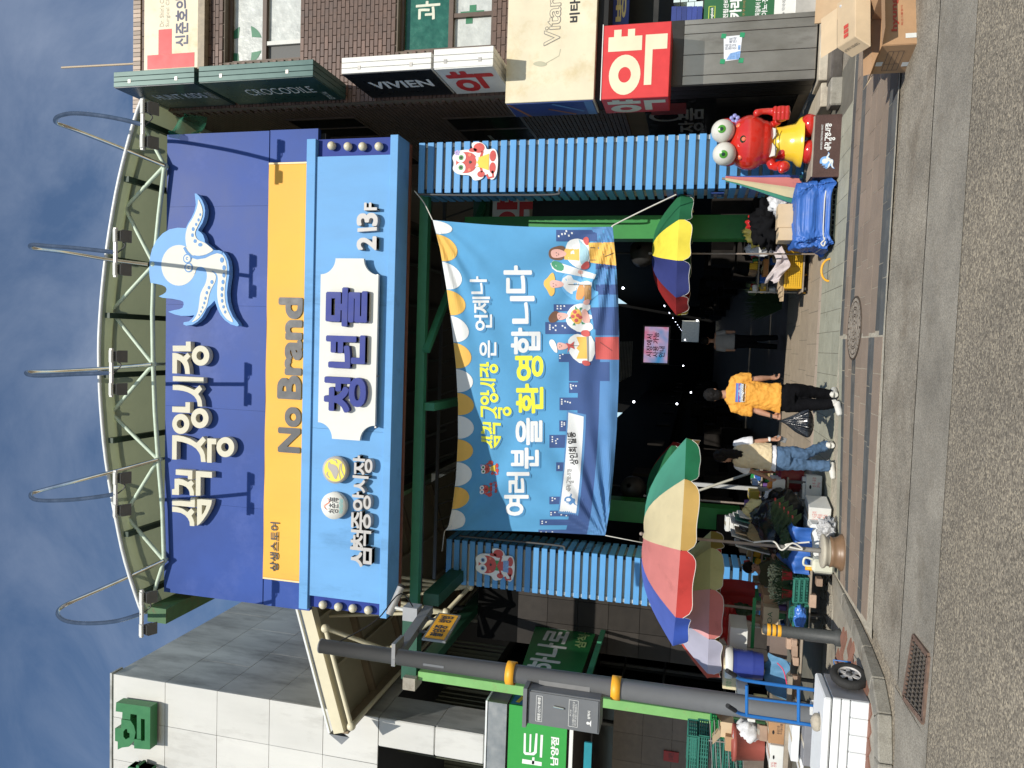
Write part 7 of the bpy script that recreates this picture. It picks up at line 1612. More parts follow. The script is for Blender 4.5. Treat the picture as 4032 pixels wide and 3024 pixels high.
for k in range(8):
    p = F(2985, 2035+k*17, 11.15+.02*k); h = .42+.1*(k % 3)*.6; o = MB().box((0, 0, h/2), (.018, .42, h), rot=Matrix.Rotation(.12+.05*(k % 3), 3, 'Y')).build('board', cols_[k], None, loc=(p.x, p.y, p.z-.15)); tag(o, '%s sheet standing on edge in the row behind the tan sack' % nms[k], 'board', 'sheets standing on edge')
# shelf with pale boxes at the back
for k in range(4):
    carton('stacked white box behind the lime parasol edge, %s in the pile' % ('lowest', 'second', 'third', 'top')[k], (2905-k*16, 2920-k*16, 2030+4*k, 2090+3*k), 12.2, .4, m_wcard, group='white boxes piled at the back', rz=.05*k)
carton('blue and white small box on the back shelf', (2962, 2985, 1895, 1912), 12.0, .3, mat('blue white box', (.3, .42, .6), .5))
carton('yellow crate-like box at the back of the left stall', (2950, 2990, 1935, 1972), 12.0, .35, mat('dull yellow box', (.42, .30, .03), .6))
p = F(2990, 1925, 12.3); tag(MB().box((0, 0, 0), (.06, .06, 2.4)).build('rack_post', mat('pale rack tube', (.4, .4, .38), .5), None, loc=(p.x, p.y, 1.2)), 'pale upright tube of the rack behind the woman', 'post')
a = F(2740, 1935, 12.0); b = F(2990, 1850, 11.6); tag(MB().tube([a, b], .02).build('slanted_pole', mat('pale bamboo', (.35, .33, .26), .6)), 'slanting pale pole leaning over the left stall', 'pole')
tag(MB().tube([F(2985, 1858, 11.3), F(3150, 1858, 11.3)], .02).build('rusty_post', mat('rust red tube', (.32, .10, .05), .7, var=.2)), 'rust red upright tube beside the woman in the cream vest', 'post')
rc_ = mat('dull red cloth', (.30, .012, .012), .7, bump=.3, bscale=8)
for k, (x0, x1, y0, y1, Y) in enumerate(((2835, 2970, 2290, 2440, 11.6),)):
    q = pbox(x0, x1, y0, y1, Y); tag(MB().grid(lambda u, v: (q[0]+(q[2]-q[0])*u, Y+.05*sin(u*14)+.06*sin(v*3), q[1]+(q[3]-q[1])*v), 30, 12).build('red_sheet', rc_), 'big dull red cloth hanging behind the seated vendor', 'cloth')
lump('red_sack', 'bright red sack catching the sun under the lavender parasol', 'sack', tuple(F(2868, 2452, 11.2)), (.26, .16, .12), m_redpl, 2, .25, 1)
lump('green_pepper_bag', 'dark green bag hanging in front of the red cloth', 'bag', tuple(F(2925, 2400, 11.3)), (.09, .08, .13), m_leaf, 22, .2, 1)
q = F(2925, 2450, 10.9); tag(MB().lathe([(.05, 0), (.055, .16), (.03, .2), (.02, .22)], seg=14).build('red_bottle', m_redpl, None, loc=tuple(q)), 'red bottle above the cream fruit carton', 'bottle')
# cartons round the bollard
t_ = carton('cream fruit carton with green corner and big black letters behind the bollard', (3003, 3066, 2392, 2502), 10.35, .35, m_cardl, txt='KOA', tm=mat('dark green print', (.02, .10, .04), .6), tb=(.25, .42, .85, .72)); MB().bb(-.40, .30, -.177, -.172, .30, .345).build('green_band', m_grpl, t_)
carton('shaded brown carton behind the cream fruit carton', (3005, 3062, 2345, 2390), 10.5, .35, m_card)
carton('large white box standing on the cartons left of the coral parasol edge', (2872, 2942, 2468, 2612), 10.2, .45, m_wcard, rz=-.06)
carton('pale yellow carton with green print below the big white box', (2848, 2912, 2600, 2710), 9.9, .42, mat('pale yellow card', (.62, .53, .33), .7), txt='친환경\n오뚜기', tm=mat('green print', (.10, .30, .08), .6), rz=-.25, tb=(.1, .45, .5, .8))
carton('small white box in front of the ribbed blue tub', (2901, 2946, 2712, 2762), 9.6, .25, m_wcard)
q = pbox(2936, 3008, 2585, 2705, 9.75); w_ = q[2]-q[0]; bt = thing('blue_tub', 'ribbed navy blue tub with white lid on the plank by the cart handle', 'tub', ((q[0]+q[2])/2, 9.95, q[1]))
m_navyp = mat('navy plastic', (.03, .05, .26), .35, var=.08); MB().lathe([(w_*.42, 0), (w_*.44, .1)]+[(w_*(.445+.02*(k % 2)), .12+k*.02) for k in range(12)]+[(w_*.48, .4)], seg=32).build('body', m_navyp, bt); MB().lathe([(w_*.50, .38), (w_*.52, .39), (w_*.52, .45), (w_*.49, .47), (.001, .47)], seg=32).build('lid', m_wcard, bt)
plank('long grey plank holding tub, tray and blocks left of the bollard', 3148, 3156, 2500, 2790, 9.75, .8)
carton('dark open tray leaning behind the bollard', (3030, 3100, 2505, 2598), 10.0, .35, mat('brown grey board', (.16, .12, .10), .8), rz=.15, open_=True)
q = pbox(3028, 3112, 2605, 2762, 9.72)
def bts(u, v): return (q[0]+(q[2]-q[0])*u, 9.72+.25*v+.02*sin(u*12+v*7), q[1]+(q[3]-q[1])*(v*.95)+.05*sin(u*3.1)+.012*sin(u*21))
tag(MB().grid(bts, 30, 20).build('tarpaulin', m_btarp2), 'dusty blue tarpaulin tied with pink string behind the cart', 'tarpaulin')
tag(MB().tube(crv([F(3060, 2610, 9.6), F(3085, 2640, 9.55), F(3100, 2700, 9.55), F(3118, 2760, 9.5)], 5), .008).build('string', mat('pink string', (.6, .05, .12), .6)), 'pink string across the dusty blue tarpaulin', 'string')
k = 0
for (x0, x1, y0, y1, Y) in ((3118, 3140, 2515, 2545, 9.8), (3120, 3142, 2548, 2590, 9.8), (3122, 3146, 2594, 2625, 9.75), (3098, 3118, 2520, 2560, 9.9), (3118, 3150, 2668, 2705, 9.6), (3120, 3150, 2708, 2745, 9.55), (3098, 3118, 2690, 2730, 9.6), (3188, 3215, 2345, 2395, 9.9), (3215, 3240, 2280, 2310, 9.9)):
    c = carton('x', (x0, x1, y0, y1), Y, .14, m_stoneb, rz=R.uniform(-.3, .3), name='stone_block', cat='block', group='loose stone blocks', open_=False)
    for ch in list(c.children):
        if ch.name.startswith('tape'): bpy.data.objects.remove(ch)
    c['label'] = ('pinkish block on the plank just left of the bollard', 'wider pinkish block second along the plank', 'pinkish block third along the plank', 'block on top of the others left of the bollard', 'broad pinkish block under the pink string', 'block at the plank end by the cart handle', 'block lying on top by the pink string', 'pale block under the plank bench right of the bollard', 'small rounded stone below the bench near the parasol foot')[k]; k += 1
# behind the pole, bottom edge of the picture (left of the scene)
for k, (x0, x1, y0, y1) in enumerate(((2706, 2745, 2900, 3060), (2748, 2790, 2900, 3060), (2806, 2842, 2905, 3060), (2846, 2884, 2905, 3060), (2888, 2926, 2905, 3060))):
    crate('dark teal lattice crate in the stack left of the green post, ' + ('topmost', 'second from top', 'middle', 'second from bottom', 'bottom')[k], (x0, x1, y0, y1), 10.8-.1*(k > 1), .5, m_tealpl, rows=4, cols=10, group='dark teal crates at the left edge')
for k, (x0, x1) in enumerate(((2802, 2826), (2828, 2852))): crate('bright green crate beside the light green post, '+('upper', 'lower')[k], (x0, x1, 2838, 2902), 10.5, .4, m_grpl, rows=2, cols=8, group='bright green crates')
rk = thing('wire_rack', 'rusty wire rack in front of the teal crates', 'rack', tuple(F(2930, 2960, 10.4)))
for x in (2795, 2812, 2830, 2862, 2890, 2918): MB().tube([F(x, 2835, 10.4), F(x+12, 3080, 10.4)], .008, 6).build('rack_bar', m_hinge, rk, local=False)
MB().tube([F(2790, 2915, 10.4), F(3060, 2945, 10.4)], .012, 6).build('rack_post', m_hinge, rk, local=False)
carton('small tan open carton hanging at the rack behind the post', (2838, 2888, 2845, 2905), 10.2, .3, m_cardl, open_=True, flaps=2)
carton('brown carton on the rack above the red pot', (2855, 2928, 2905, 2962), 10.1, .35, m_card)
lump('plastic_bag', 'full white plastic bag between rack and brown printed carton', 'bag', tuple(F(2945, 2895, 9.9)), (.2, .16, .17), m_whpl, 31, .12, 1)
q = pbox(2932, 3012, 2920, 3010, 9.7); rp = thing('red_pot', 'terracotta red plastic flowerpot lying on its side', 'pot', ((q[0]+q[2])/2, 9.9, q[1])); m_terra = mat('terracotta plastic', (.30, .07, .05), .55, var=.1)
MB().lathe([(.17, 0), (.215, .34), (.23, .34), (.23, .39), (.215, .39), (.20, .3)], seg=28).build('body', m_terra, rp)
carton('brown carton with hand hole and black print behind the cart handle', (3027, 3090, 2838, 2932), 9.4, .4, mat('warm brown card', (.38, .21, .10), .8), txt='품질인증\n우리농산물', tb=(.45, .15, .9, .5), hole=True)
carton('white carton with hand hole and yellow labels at the bottom picture edge', (3030, 3086, 2936, 3030), 9.35, .4, m_wcard, txt='당도\n선별', tm=m_redp, hole=True, tb=(.08, .5, .3, .9))
for k, (x0, x1, y0, y1, m_) in enumerate(((2972, 3028, 2775, 2835, m_ycloth), (2945, 2975, 2770, 2850, m_wcard), (2990, 3022, 2880, 2935, m_stoneb))):
    carton(('pale yellow carton half behind the grey pole', 'white board leaning by the grey pole', 'knobbly tan block on the brown printed carton')[k], (x0, x1, y0, y1), 9.5, .3, m_, rz=.2*k)
for k in range(5):
    tag(MB().box((0, 0, 0), (1.5-.1*k, .06, .05), rz=.05*k).build('timber', m_wood, None, loc=tuple(F(3098+k*6, 2900, 9.2)+Vector((0, .05*k, 0)))), 'timber batten lying in the pile behind the cart, '+('top one', 'second', 'third', 'fourth', 'lowest')[k], 'batten', 'timber battens')
for k, (x0, x1, y0, y1) in enumerate(((3118, 3148, 2828, 3000), (3150, 3165, 2990, 3060), (3165, 3215, 2860, 3020))):
    carton(('long pale stained foam slab on the floor behind the cart', 'short pale slab at the bottom picture edge', 'grey folded mat on the floor left of the pole foot')[k], (x0, x1, y0, y1), 8.9-.2*(k == 2), .5, (m_foam, m_foam, mat('grey mat', (.2, .2, .21), .8, var=.15))[k], name='slab')
for k, y in enumerate((2830, 2905, 2985)): crate('x', (3215, 3262, y, y+75), 8.4, .4, mat('white crate plastic', (.6, .6, .58), .5), rows=2, cols=6)['label'] = ('white plastic tray beside the grey pole foot', 'white plastic tray, middle of three on the floor', 'white plastic tray nearest the picture edge')[k]
# ================================================================== hand cart with foam boxes
YC = 7.42
q = pbox(3268, 3420, 2758, 3030, YC); zb_ = q[1]; cx = (q[0]+q[2])/2
fbx = thing('foam_box_stack', 'white polystyrene boxes taped together on the blue hand cart', 'boxes', (cx, YC, zb_)); h = q[3]-q[1]; xr_ = q[2]; W_ = 1.0; rzc = 0
hx = h/3.02
for j in range(2): MB().bb(xr_-W_, xr_, YC, YC+.55, zb_+h*.5+hx*.72*j+.003, zb_+h*.5+hx*.72*(j+1)-.003).build('box_tier', m_foam, fbx, local=False, bev=.01)
for i in range(6): MB().bb(xr_-W_/6*(i+1)+.002, xr_-W_/6*i-.002, YC-.004, YC+.55, zb_, zb_+h*.5-.003).build('small_box', m_foam, fbx, local=False, bev=.008)
q2 = pbox(3240, 3266, 2705, 3030, YC+.1); MB().bb(xr_-W_, xr_+.0, YC-.01, YC+.56, q[3]+.0, q[3]+.07).build('lid', m_foam, fbx, local=False, bev=.015)
MB().bb(xr_+.002, xr_+.008, YC+.01, YC+.54, zb_+.01, q[3]-.01).build('grey_tape_side', mat('grey tape', (.30, .30, .31), .4, var=.2), fbx, local=False)  # grey sheet paints the shade on the right side of the boxes
lump('cobble', 'rounded cobble weighting the lid of the foam boxes', 'stone', (xr_-.33, YC+.16, q[3]+.10), (.085, .07, .05), mat('pale cobble', (.40, .35, .27), .9, var=.2, bump=.5), 40, .08, 1)
m_cblue = mat('blue cart enamel', (.012, .13, .40), .35, var=.08); ct = thing('hand_cart', 'blue tubular two-wheeled hand cart with black grips', 'cart', (cx, YC+.6, .12))
def FP(x, y, Y): return F(x, y, Y)
yh = YC+.66
L1 = [FP(3245, 2722, yh), FP(3100, 2702, yh), FP(2935, 2678, yh), FP(2895, 2660, yh-.06), ]
L2 = [FP(3245, 2862, yh), FP(3100, 2840, yh), FP(2935, 2815, yh), FP(2895, 2798, yh-.06)]
for L_, g_ in ((L1, FP(2862, 2640, yh-.16)), (L2, FP(2864, 2778, yh-.16))):
    MB().tube([Vector((L_[0].x, yh, .16))]+crv(L_, 4), .019, 10).build('side_tube', m_cblue, ct, local=False); MB().tube([L_[-1], g_], .024, 10).build('grip', mat('black rubber grip', (.015, .015, .015), .7), ct, local=False)
for x in (2940, 3144): MB().tube([FP(x, 2684+ (x-2940)*.06+14, yh), FP(x, 2818+(x-2940)*.1+3, yh)], .018, 10).build('cross_tube', m_cblue, ct, local=False)
MB().tube([FP(2945, 2748, yh), FP(3145, 2772, yh), FP(3245, 2784, yh)], .014, 8).build('centre_tube', m_cblue, ct, local=False)
MB().tube([(xr_+.02, YC+.05, zb_-.03), (xr_-W_, YC+.05, zb_-.03)], .022, 10).build('front_tube', m_cblue, ct, local=False); MB().bb(xr_-W_, xr_+.02, YC+.03, yh+.02, zb_-.025, zb_-.008).build('platform', m_cblue, ct, local=False)
MB().tube([(xr_-.02, yh, .3), (xr_+.12, yh-.02, .34), (xr_+.12, yh-.02, .17)], .008, 6).build('wheel_guard', m_cblue, ct, local=False)
wc = F(3343, 2662, 7.72); ax = Vector((.97, -.24, .04)).normalized(); rt = ax.to_track_quat('Z', 'Y').to_matrix()
m_tyre = mat('black tyre rubber', (.022, .021, .019), .8, var=.2, bump=.3, bscale=60); 
def rotm(mb): mb.v = [tuple(rt@Vector(p)+wc) for p in mb.v]; return mb
mb = MB(); seg = 48; prof = [(.105, -.03), (.12, -.042), (.155, -.042), (.170, -.025), (.174, 0), (.170, .025), (.155, .042), (.12, .042), (.105, .03)]
vs = []
for r_, z in prof:
    for k in range(seg): rr_ = r_*(1+.018*((k//2) % 2) if r_ > .15 else 1); vs.append((rr_*cos(2*pi*k/seg), rr_*sin(2*pi*k/seg), z))
mb.add(vs, [(i*seg+k, i*seg+(k+1) % seg, (i+1)*seg+(k+1) % seg, (i+1)*seg+k) for i in range(len(prof)-1) for k in range(seg)], True)
wh = rotm(mb).build('tyre', m_tyre, ct, local=False)
mb = MB(); mb.lathe([(.108, -.02), (.098, .0), (.098, .02), (.108, .03)], seg=36)
rim = rotm(mb).build('rim', m_silver, wh, local=False)
for k in range(6):
    a = k*pi/3; mb = MB(); mb.bar((.025*cos(a), .025*sin(a), .02), (.10*cos(a), .10*sin(a), .012), .035, .012); rotm(mb).build('spoke', m_silver, wh, local=False)
mb = MB(); mb.lathe([(.03, .0), (.03, .035), (.001, .04)], seg=18); rotm(mb).build('hub', m_pipe, wh, local=False)
mb = MB(); mb.lathe([(.097, -.005), (.001, -.005)], seg=24); rotm(mb).build('wheel_back', m_gap, wh, local=False)
o = MB(); o.tube([tuple(wc), (xr_-W_, wc.y+.3, wc.z)], .012); o.build('axle', m_pipe, ct, local=False)
# ---- packets and small goods heaped on two shelves (each packet a part)
pk = [m_wcard, m_whpl, m_cardl, m_card, m_grpl, m_redpl, m_btarp, m_yelpl, m_tcloth, m_leaf, m_orangev, mat('dull violet print', (.12, .05, .2), .6)]
for nm, lb, (x0, x1, y0, y1, Y), nn_ in (('goods_shelf', 'dense shelf of mixed packets behind the seated vendor and sacks', (2925, 3085, 2000, 2235, 11.75), 70), ('goods_shelf', 'shaded rack of mixed goods right of the blue slatted column', (2960, 3150, 2300, 2480, 11.9), 45), ('goods_shelf', 'dim rack of mixed goods behind the yellow crate', (2950, 3100, 960, 1150, 14.6), 55), ('goods_shelf', 'dark shelf of bags and cartons behind the woman in the vest', (2960, 3120, 1780, 1960, 12.6), 45)):
    q = pbox(x0, x1, y0, y1, Y); t = thing(nm, lb, 'shelf', ((q[0]+q[2])/2, Y, q[1]), group=None)
    for j in range(4): MB().bb(q[0], q[2], Y, Y+.4, q[1]+(q[3]-q[1])*j/4-.012, q[1]+(q[3]-q[1])*j/4+.01).build('board', m_wood, t, local=False)
    for s in (q[0], q[2]): MB().bb(s-.015, s+.015, Y+.02, Y+.05, .02, q[3]).build('upright', m_hinge, t, local=False)
    for k in range(nn_):
        r_ = R.uniform(0, 1); j = k % 4; w_, h_ = R.uniform(.05, .16), R.uniform(.06, .20)*(q[3]-q[1])/.9; z = q[1]+(q[3]-q[1])*j/4+.012
        MB().box((q[0]+(q[2]-q[0])*r_, Y+.08+R.uniform(-.04, .2), z+h_/2), (w_, .1, h_), rot=Matrix.Rotation(R.uniform(-.25, .25), 3, 'Y')@Matrix.Rotation(R.uniform(-.5, .5), 3, 'Z')).build('packet', R.choice(pk), t, local=False, bev=.008)
# ================================================================== right stall and front cartons
q = pbox(3142, 3300, 712, 965, 11.25)
def tarpf(u, v):
    a = 2*pi*u; e = 8.0; cxn = abs(cos(a))**(2/e)*(1 if cos(a) > 0 else -1); sy = abs(sin(a))**(2/e)*(1 if sin(a) > 0 else -1); w_ = (q[2]-q[0])/2; d_ = .42
    if v < .3: k = v/.3; r_ = k; z = q[3]-q[1]-.02*k**3
    else: k = (v-.3)/.7; r_ = 1+.05*k+.06*k*abs(sin(a*4+.6)); z = (q[3]-q[1]-.02)*(1-k*(.93+.05*sin(a*5)))
    if .68 < v < .8: r_ *= .965
    nv = Vector((cos(a)*2.2, sin(a)*2.2, v*3.5)); n = .05*(NZ.noise(nv)+.7*(.5-abs(NZ.noise(nv*2.1+Vector((3, 1, 2)))))+.45*(.4-abs(NZ.noise(nv*4.7)))+.2*(.4-abs(NZ.noise(nv*9.7)))); return ((q[0]+q[2])/2+cxn*w_*r_+n, 11.72+sy*d_*r_+n, q[1]+.03+z+.012*sin(a*6+v*11))
tag(MB().grid(tarpf, 150, 80).build('tarpaulin_bundle', m_btarp), 'big blue tarpaulin bundle roped round its middle beside the statue pedestal', 'tarpaulin')
crate('black crate under the blue tarpaulin bundle', (3270, 3308, 745, 945), 11.35, .6, mat('black green crate', (.02, .03, .022), .5), rows=2, cols=10)
zr2 = F(3250, 850, 11.25).z; ropep = [((q[0]+q[2])/2+(q[2]-q[0])/2*1.04*(abs(cos(a))**.45)*(1 if cos(a) > 0 else -1), 11.72+.45*(abs(sin(a))**.45)*(1 if sin(a) > 0 else -1), zr2+.02*sin(a*3)) for a in [2*pi*k/40 for k in range(41)]]
tag(MB().tube(ropep, .009, 6).build('rope', m_rope), 'white rope girdling the blue tarpaulin bundle', 'rope')
tag(MB().tube(crv([Vector((q[0]+.1, 11.22, zr2)), F(3245, 945, 11.2), F(3233, 958, 11.2), F(3243, 968, 11.2), F(3250, 950, 11.2)], 5), .011, 6).build('rope_loop', m_rope), 'knotted loop of white rope at the left end of the blue bundle', 'rope')
carton('plain tan carton standing on the blue bundle, nearer the statue', (3063, 3124, 802, 896), 11.6, .3, m_cardl); carton('plain tan carton on the blue bundle, left of its twin', (3065, 3122, 898, 948), 11.55, .32, m_cardl, rz=.05)
crate('yellow lattice crate in the sun left of the blue bundle', (3092, 3160, 986, 1132), 13.6, .45, m_yelpl, rows=7, cols=22)
for k in range(4): tag(MB().box((0, 0, 0), (1.0-.05*k, .5, .014), rz=.04*k-.05).build('flat_carton', m_cardl, None, loc=tuple(F(3088-k*5, 1070, 13.7)+Vector((.05*k, .2, 0)))), 'flattened carton laid on the yellow crate, '+('lowest', 'second', 'third', 'top')[k], 'cardboard', 'flattened cartons on the yellow crate')
def clothf(u, v): a = F(3022+55*v+18*sin(3*u), 920+190*u, 13.5); return (a.x+.03*sin(9*v+5*u), a.y-.1*v+.05*sin(u*19+v*4), a.z+.05*sin(u*8)+.02*sin(v*17+u*9))
tag(MB().grid(clothf, 40, 16).build('crumpled_cloth', mat('pinkish white cloth', (.52, .46, .46), .8, var=.2, scale=7, bump=.5, bscale=15)), 'crumpled pinkish white cloth thrown over the right stall goods', 'cloth')
lump('dark_clothes', 'heap of black and charcoal clothes behind the tan cartons', 'clothes', tuple(F(3030, 880, 12.6)), (.36, .25, .24), mat('charcoal clothes', (.006, .006, .007), .85, spec=.1, bump=.8, bscale=6), 51, .3, 1, 4)
lump('plastic_bag', 'knotted white plastic bag beside the folded parasol', 'bag', tuple(F(3075, 795, 12.0)), (.2, .12, .15), m_whpl, 52, .25, 1)
for k, (x, y) in enumerate(((2978, 880), (2992, 858))): lump('red_bag', 'glossy red bag hanging over the dark clothes, '+('left', 'right'[:]  )[k], 'bag', tuple(F(x, y, 13.0)), (.12, .1, .16), m_redpl, 53+k, .15, 1)
carton('orange standing box under the parasol pole in the passage', (3005, 3025, 1020, 1085), 13.9, .3, mat('orange brown box', (.3, .13, .03), .7)); lump('white_shirt', 'white garment hanging beside the parasol pole', 'clothes', tuple(F(2990, 980, 13.6)), (.11, .06, .22), m_whpl, 57, .2, 1)
lump('olive_goods', 'olive and yellow goods heaped by the green post', 'goods', tuple(F(3000, 920, 13.3)), (.2, .15, .25), mat('olive goods', (.10, .09, .01), .7, var=.6, scale=12), 58, .3, 1, 5)
cr2 = plank('dark timber stall table under the yellow crate', 3162, 3168, 975, 1150, 13.6, .6, m_wood)
greens('dark_plants', 'dark leafy plants in the shade left of the yellow crate', (F(3060, 1190, 17).x, 16.9, .1), (.6, .5, .8), 240, m_leaf, w=.012)
for k, (x, y) in enumerate(((3263, 1063), (3163+427, 900), (3172, 1118))):
    if k == 1: continue
    c = FZ(x, y, .03); hoop = [(c.x+.16*cos(a), c.y, .02+.11*max(0, sin(a))) for a in [pi*j/14 for j in range(15)]]
    tag(MB().tube([Vector(p) for p in hoop], .016).build('yellow_hoop', m_pyel), ('small yellow steel hoop fixed to the floor near the blue bundle', '', 'small yellow steel hoop on the floor below the yellow crate')[k], 'hoop', 'yellow floor hoops')
# near-right cartons
c0 = Vector((2.89, 7.69)); e1 = Vector((-.12, .39)); e2 = Vector((.956, .29))*.62; h1 = F(3474, 169, 7.69).z
bx = thing('open_carton', 'large open brown carton with red lettering at the top right picture edge', 'box', (c0.x, c0.y, 0)); P = [(0, 0), (e2.x, e2.y), (e2.x+e1.x, e2.y+e1.y), (e1.x, e1.y)]
for i in range(4):
    a, b = P[i], P[(i+1) % 4]; MB().bar((a[0], a[1], h1/2), (b[0], b[1], h1/2), .012, h1).build('wall', m_card, bx)
MB().quad(*[(p[0], p[1], .01) for p in P]).build('bottom', m_card, bx)
for i, (dx, dy, dz) in enumerate(((.10, -.18, .02), (.2, .05, .10), (.05, .2, .04), (-.14, -.06, .06))):
    a, b = P[i], P[(i+1) % 4]; MB().quad((a[0], a[1], h1), (b[0], b[1], h1), (b[0]+dx, b[1]+dy, h1+dz), (a[0]+dx, a[1]+dy, h1+dz)).build('flap', m_card, bx)
fr_ = Fr((c0.x, c0.y, 0), (e2.x, e2.y, 0), (0, 0, 1), (e2.y, -e2.x, 0)); m_rb = mat('brick red print', (.45, .06, .03), .6)
Flat().text('hyungji', (.14, h1*.52, .58, h1*.74), bold=.03).text('패션그룹형지', (.2, h1*.40, .42, h1*.46)).out('print', fr_, m_rb, bx, n0=.009)
Flat().rect(.06, .01, .11, h1*.34).out('tape', fr_, m_wcard, bx, n0=.01)
fr2 = Fr((c0.x+e1.x, c0.y+e1.y, 0), (-e1.x, -e1.y, 0), (0, 0, 1), (-e1.y*-1*-1, e1.x, 0)); fr2.N = Vector((-1, -.3, 0)).normalized(); L_ = e1.length; fl = Flat()
for v in (.3, .45, .6, .75): fl.line([(L_*.12, h1*v), (L_*.8, h1*v)], .004)
for u_ in (.12, .35, .8): fl.line([(L_*u_, h1*.3), (L_*u_, h1*.75)], .004)
fl.out('table_print', fr2, m_charc, bx, n0=.009); Flat().rect(L_*.25, .01, L_*.40, h1*.22).rect(L_*.3, h1*.8, L_*.45, h1).out('tape', fr2, m_wcard, bx, n0=.010)
P0 = F(3367, 143, 8.02); A1 = F(3295, 189, 8.32)-P0; C1 = F(3430, 183, 8.0)-P0; B1 = F(3367, -40, 8.12)-P0
lx = thing('leaning_carton', 'tan carton tipped over on top of the large open one', 'box', tuple(P0+C1)); pts = [P0, P0+B1, P0+B1+A1, P0+A1, P0+C1, P0+B1+C1, P0+B1+A1+C1, P0+A1+C1]
MB().hexa(pts).build('body', m_cardl, lx, local=False, bev=.006)
fa_ = F(3232, 229, 8.5)-P0-A1; MB().quad(P0+A1, P0+A1+B1*.9, P0+A1+B1*.9+fa_, P0+A1+fa_).build('flap', m_cardl, lx, local=False)
n_ = A1.cross(B1).normalized(); n_ = n_ if n_.y < 0 else -n_
fr3 = Fr(P0+A1, -A1.normalized()*1, B1.normalized(), n_)
fr3 = Fr(P0, B1, A1, n_); Flat().rect(.05, A1.length*.35, .09, A1.length*.6).rect(.10, A1.length*.35, .14, A1.length*.6).rect(.15, A1.length*.35, .19, A1.length*.6).out('red_stamp', fr3, m_redp, lx, n0=.004)
n2 = A1.cross(C1).normalized(); n2 = n2 if (n2.x < 0) else -n2
Flat().text('TASMEN ALBUM', (A1.length*.15, C1.length*.35, A1.length*.9, C1.length*.5)).out('print', Fr(P0, A1, C1, n2), m_charc, lx, n0=.004)
tag(MB().box((0, 0, 0), (.22, .14, .006), rot=Matrix.Rotation(.5, 3, 'Y')).build('loose_flap', m_cardl, None, loc=tuple(F(3430, 305, 8.3))), 'small loose cardboard flap left of the open carton', 'cardboard')
for k in range(5):
    p = F(3215+k*14, 40-k*3, 9.9-.05*k); tag(MB().box((0, 0, .3), (.55, .02, .55-.03*k), rot=Matrix.Rotation(-.15-.05*k, 3, 'X')@Matrix.Rotation(.2, 3, 'Z')).build('flat_carton', m_cardk, None, loc=(p.x+.1, p.y, .05)), 'flattened carton leaning in the row by the amber ringed bollard, '+('first', 'second', 'third', 'fourth', 'last')[k], 'cardboard', 'flattened cartons by the picture edge')
lump('plastic_bag', 'printed white and black plastic bag at the top picture edge above the cartons', 'bag', tuple(F(3375, 12, 8.4)), (.14, .12, .14), m_whpl, 61, .25, 1)
# ================================================================== statue on its pedestal
q = pbox(3206, 3310, 450, 697, 11.32)
pd = thing('pedestal', 'brown speckled stone pedestal lettered in white under the red statue', 'pedestal', ((q[0]+q[2])/2, 11.32, q[1])); w_ = q[2]-q[0]; h_ = q[3]-q[1]
MB().box((0, .35, h_/2-.05), (w_, .7, h_+.1)).build('block', mat('brown speckled stone', (.075, .038, .03), .45, var=.15, fine=.25, bscale=60), pd, bev=.006); MB().box((0, .35, h_+.013), (w_-.03, .66, .02)).build('top_slab', mat('pale worn stone top', (.33, .28, .22), .8, var=.2), pd)
fr_ = facing(11.32); name_flat(Flat(), (q[0]+w_*.42, q[1]+h_*.22, q[0]+w_*.86, q[1]+h_*.62)).out('lettering', fr_, m_whitet, pd, n0=.004)
Flat().text('SAMCHEOK TRADITIONAL MARKET', (q[0]+w_*.44, q[1]+h_*.70, q[0]+w_*.84, q[1]+h_*.77)).out('small_lettering', fr_, m_whitet, pd, n0=.004)
def mp3(Pp): return [(q[0]+w_*.13+(1620-y)/1560*w_*.27, q[1]+h_*.76-(x-65)/1050*h_*.58) for x, y in Pp]
Flat().poly(mp3(OUT)).out('emblem', fr_, m_oblue, pd, n0=.004); Flat().poly(mp3(ell(415, 900, 205, 238, 20))).out('emblem_head', fr_, m_owhite, pd, n0=.006); Flat().poly(mp3(smooth_loop(WB, 1))).poly(mp3(smooth_loop(WA, 1))).out('emblem_white', fr_, m_owhite, pd, n0=.008)
m_sred = mat('glossy red fibreglass', (.52, .022, .012), .18, var=.08, scale=4, coat=.6); m_swht = mat('white fibreglass', (.62, .60, .53), .3, var=.06, dirt=((.4, .38, .32), .3, 5)); m_syel = mat('yellow fibreglass', (.78, .52, .035), .22, var=.05, coat=.4); m_spk = mat('salmon paint', (.80, .16, .08), .3)
YSt = 11.62
def SP(x, y, Y=YSt): return F(2780+x/4.096, 380+y/4.096, Y)
st_ = thing('statue', 'glossy red cartoon crab statue in a yellow dress giving a thumbs up', 'statue', tuple(SP(1760, 680)))
k_ = 11.9/1598/1.8225/4.096*.98
def fuse(parts, vox, nm, m, parent, smooth=2):
    mb = MB(); [p(mb) for p in parts]; o = mb.build(nm, m, parent, local=False)
    md = o.modifiers.new('r', 'REMESH'); md.mode = 'VOXEL'; md.voxel_size = vox; md.use_smooth_shade = True
    if smooth: sm_ = o.modifiers.new('s', 'SMOOTH'); sm_.iterations = smooth; sm_.factor = .6
    return o
hc = SP(700, 745); rx_, rz2 = 405*k_, 330*k_
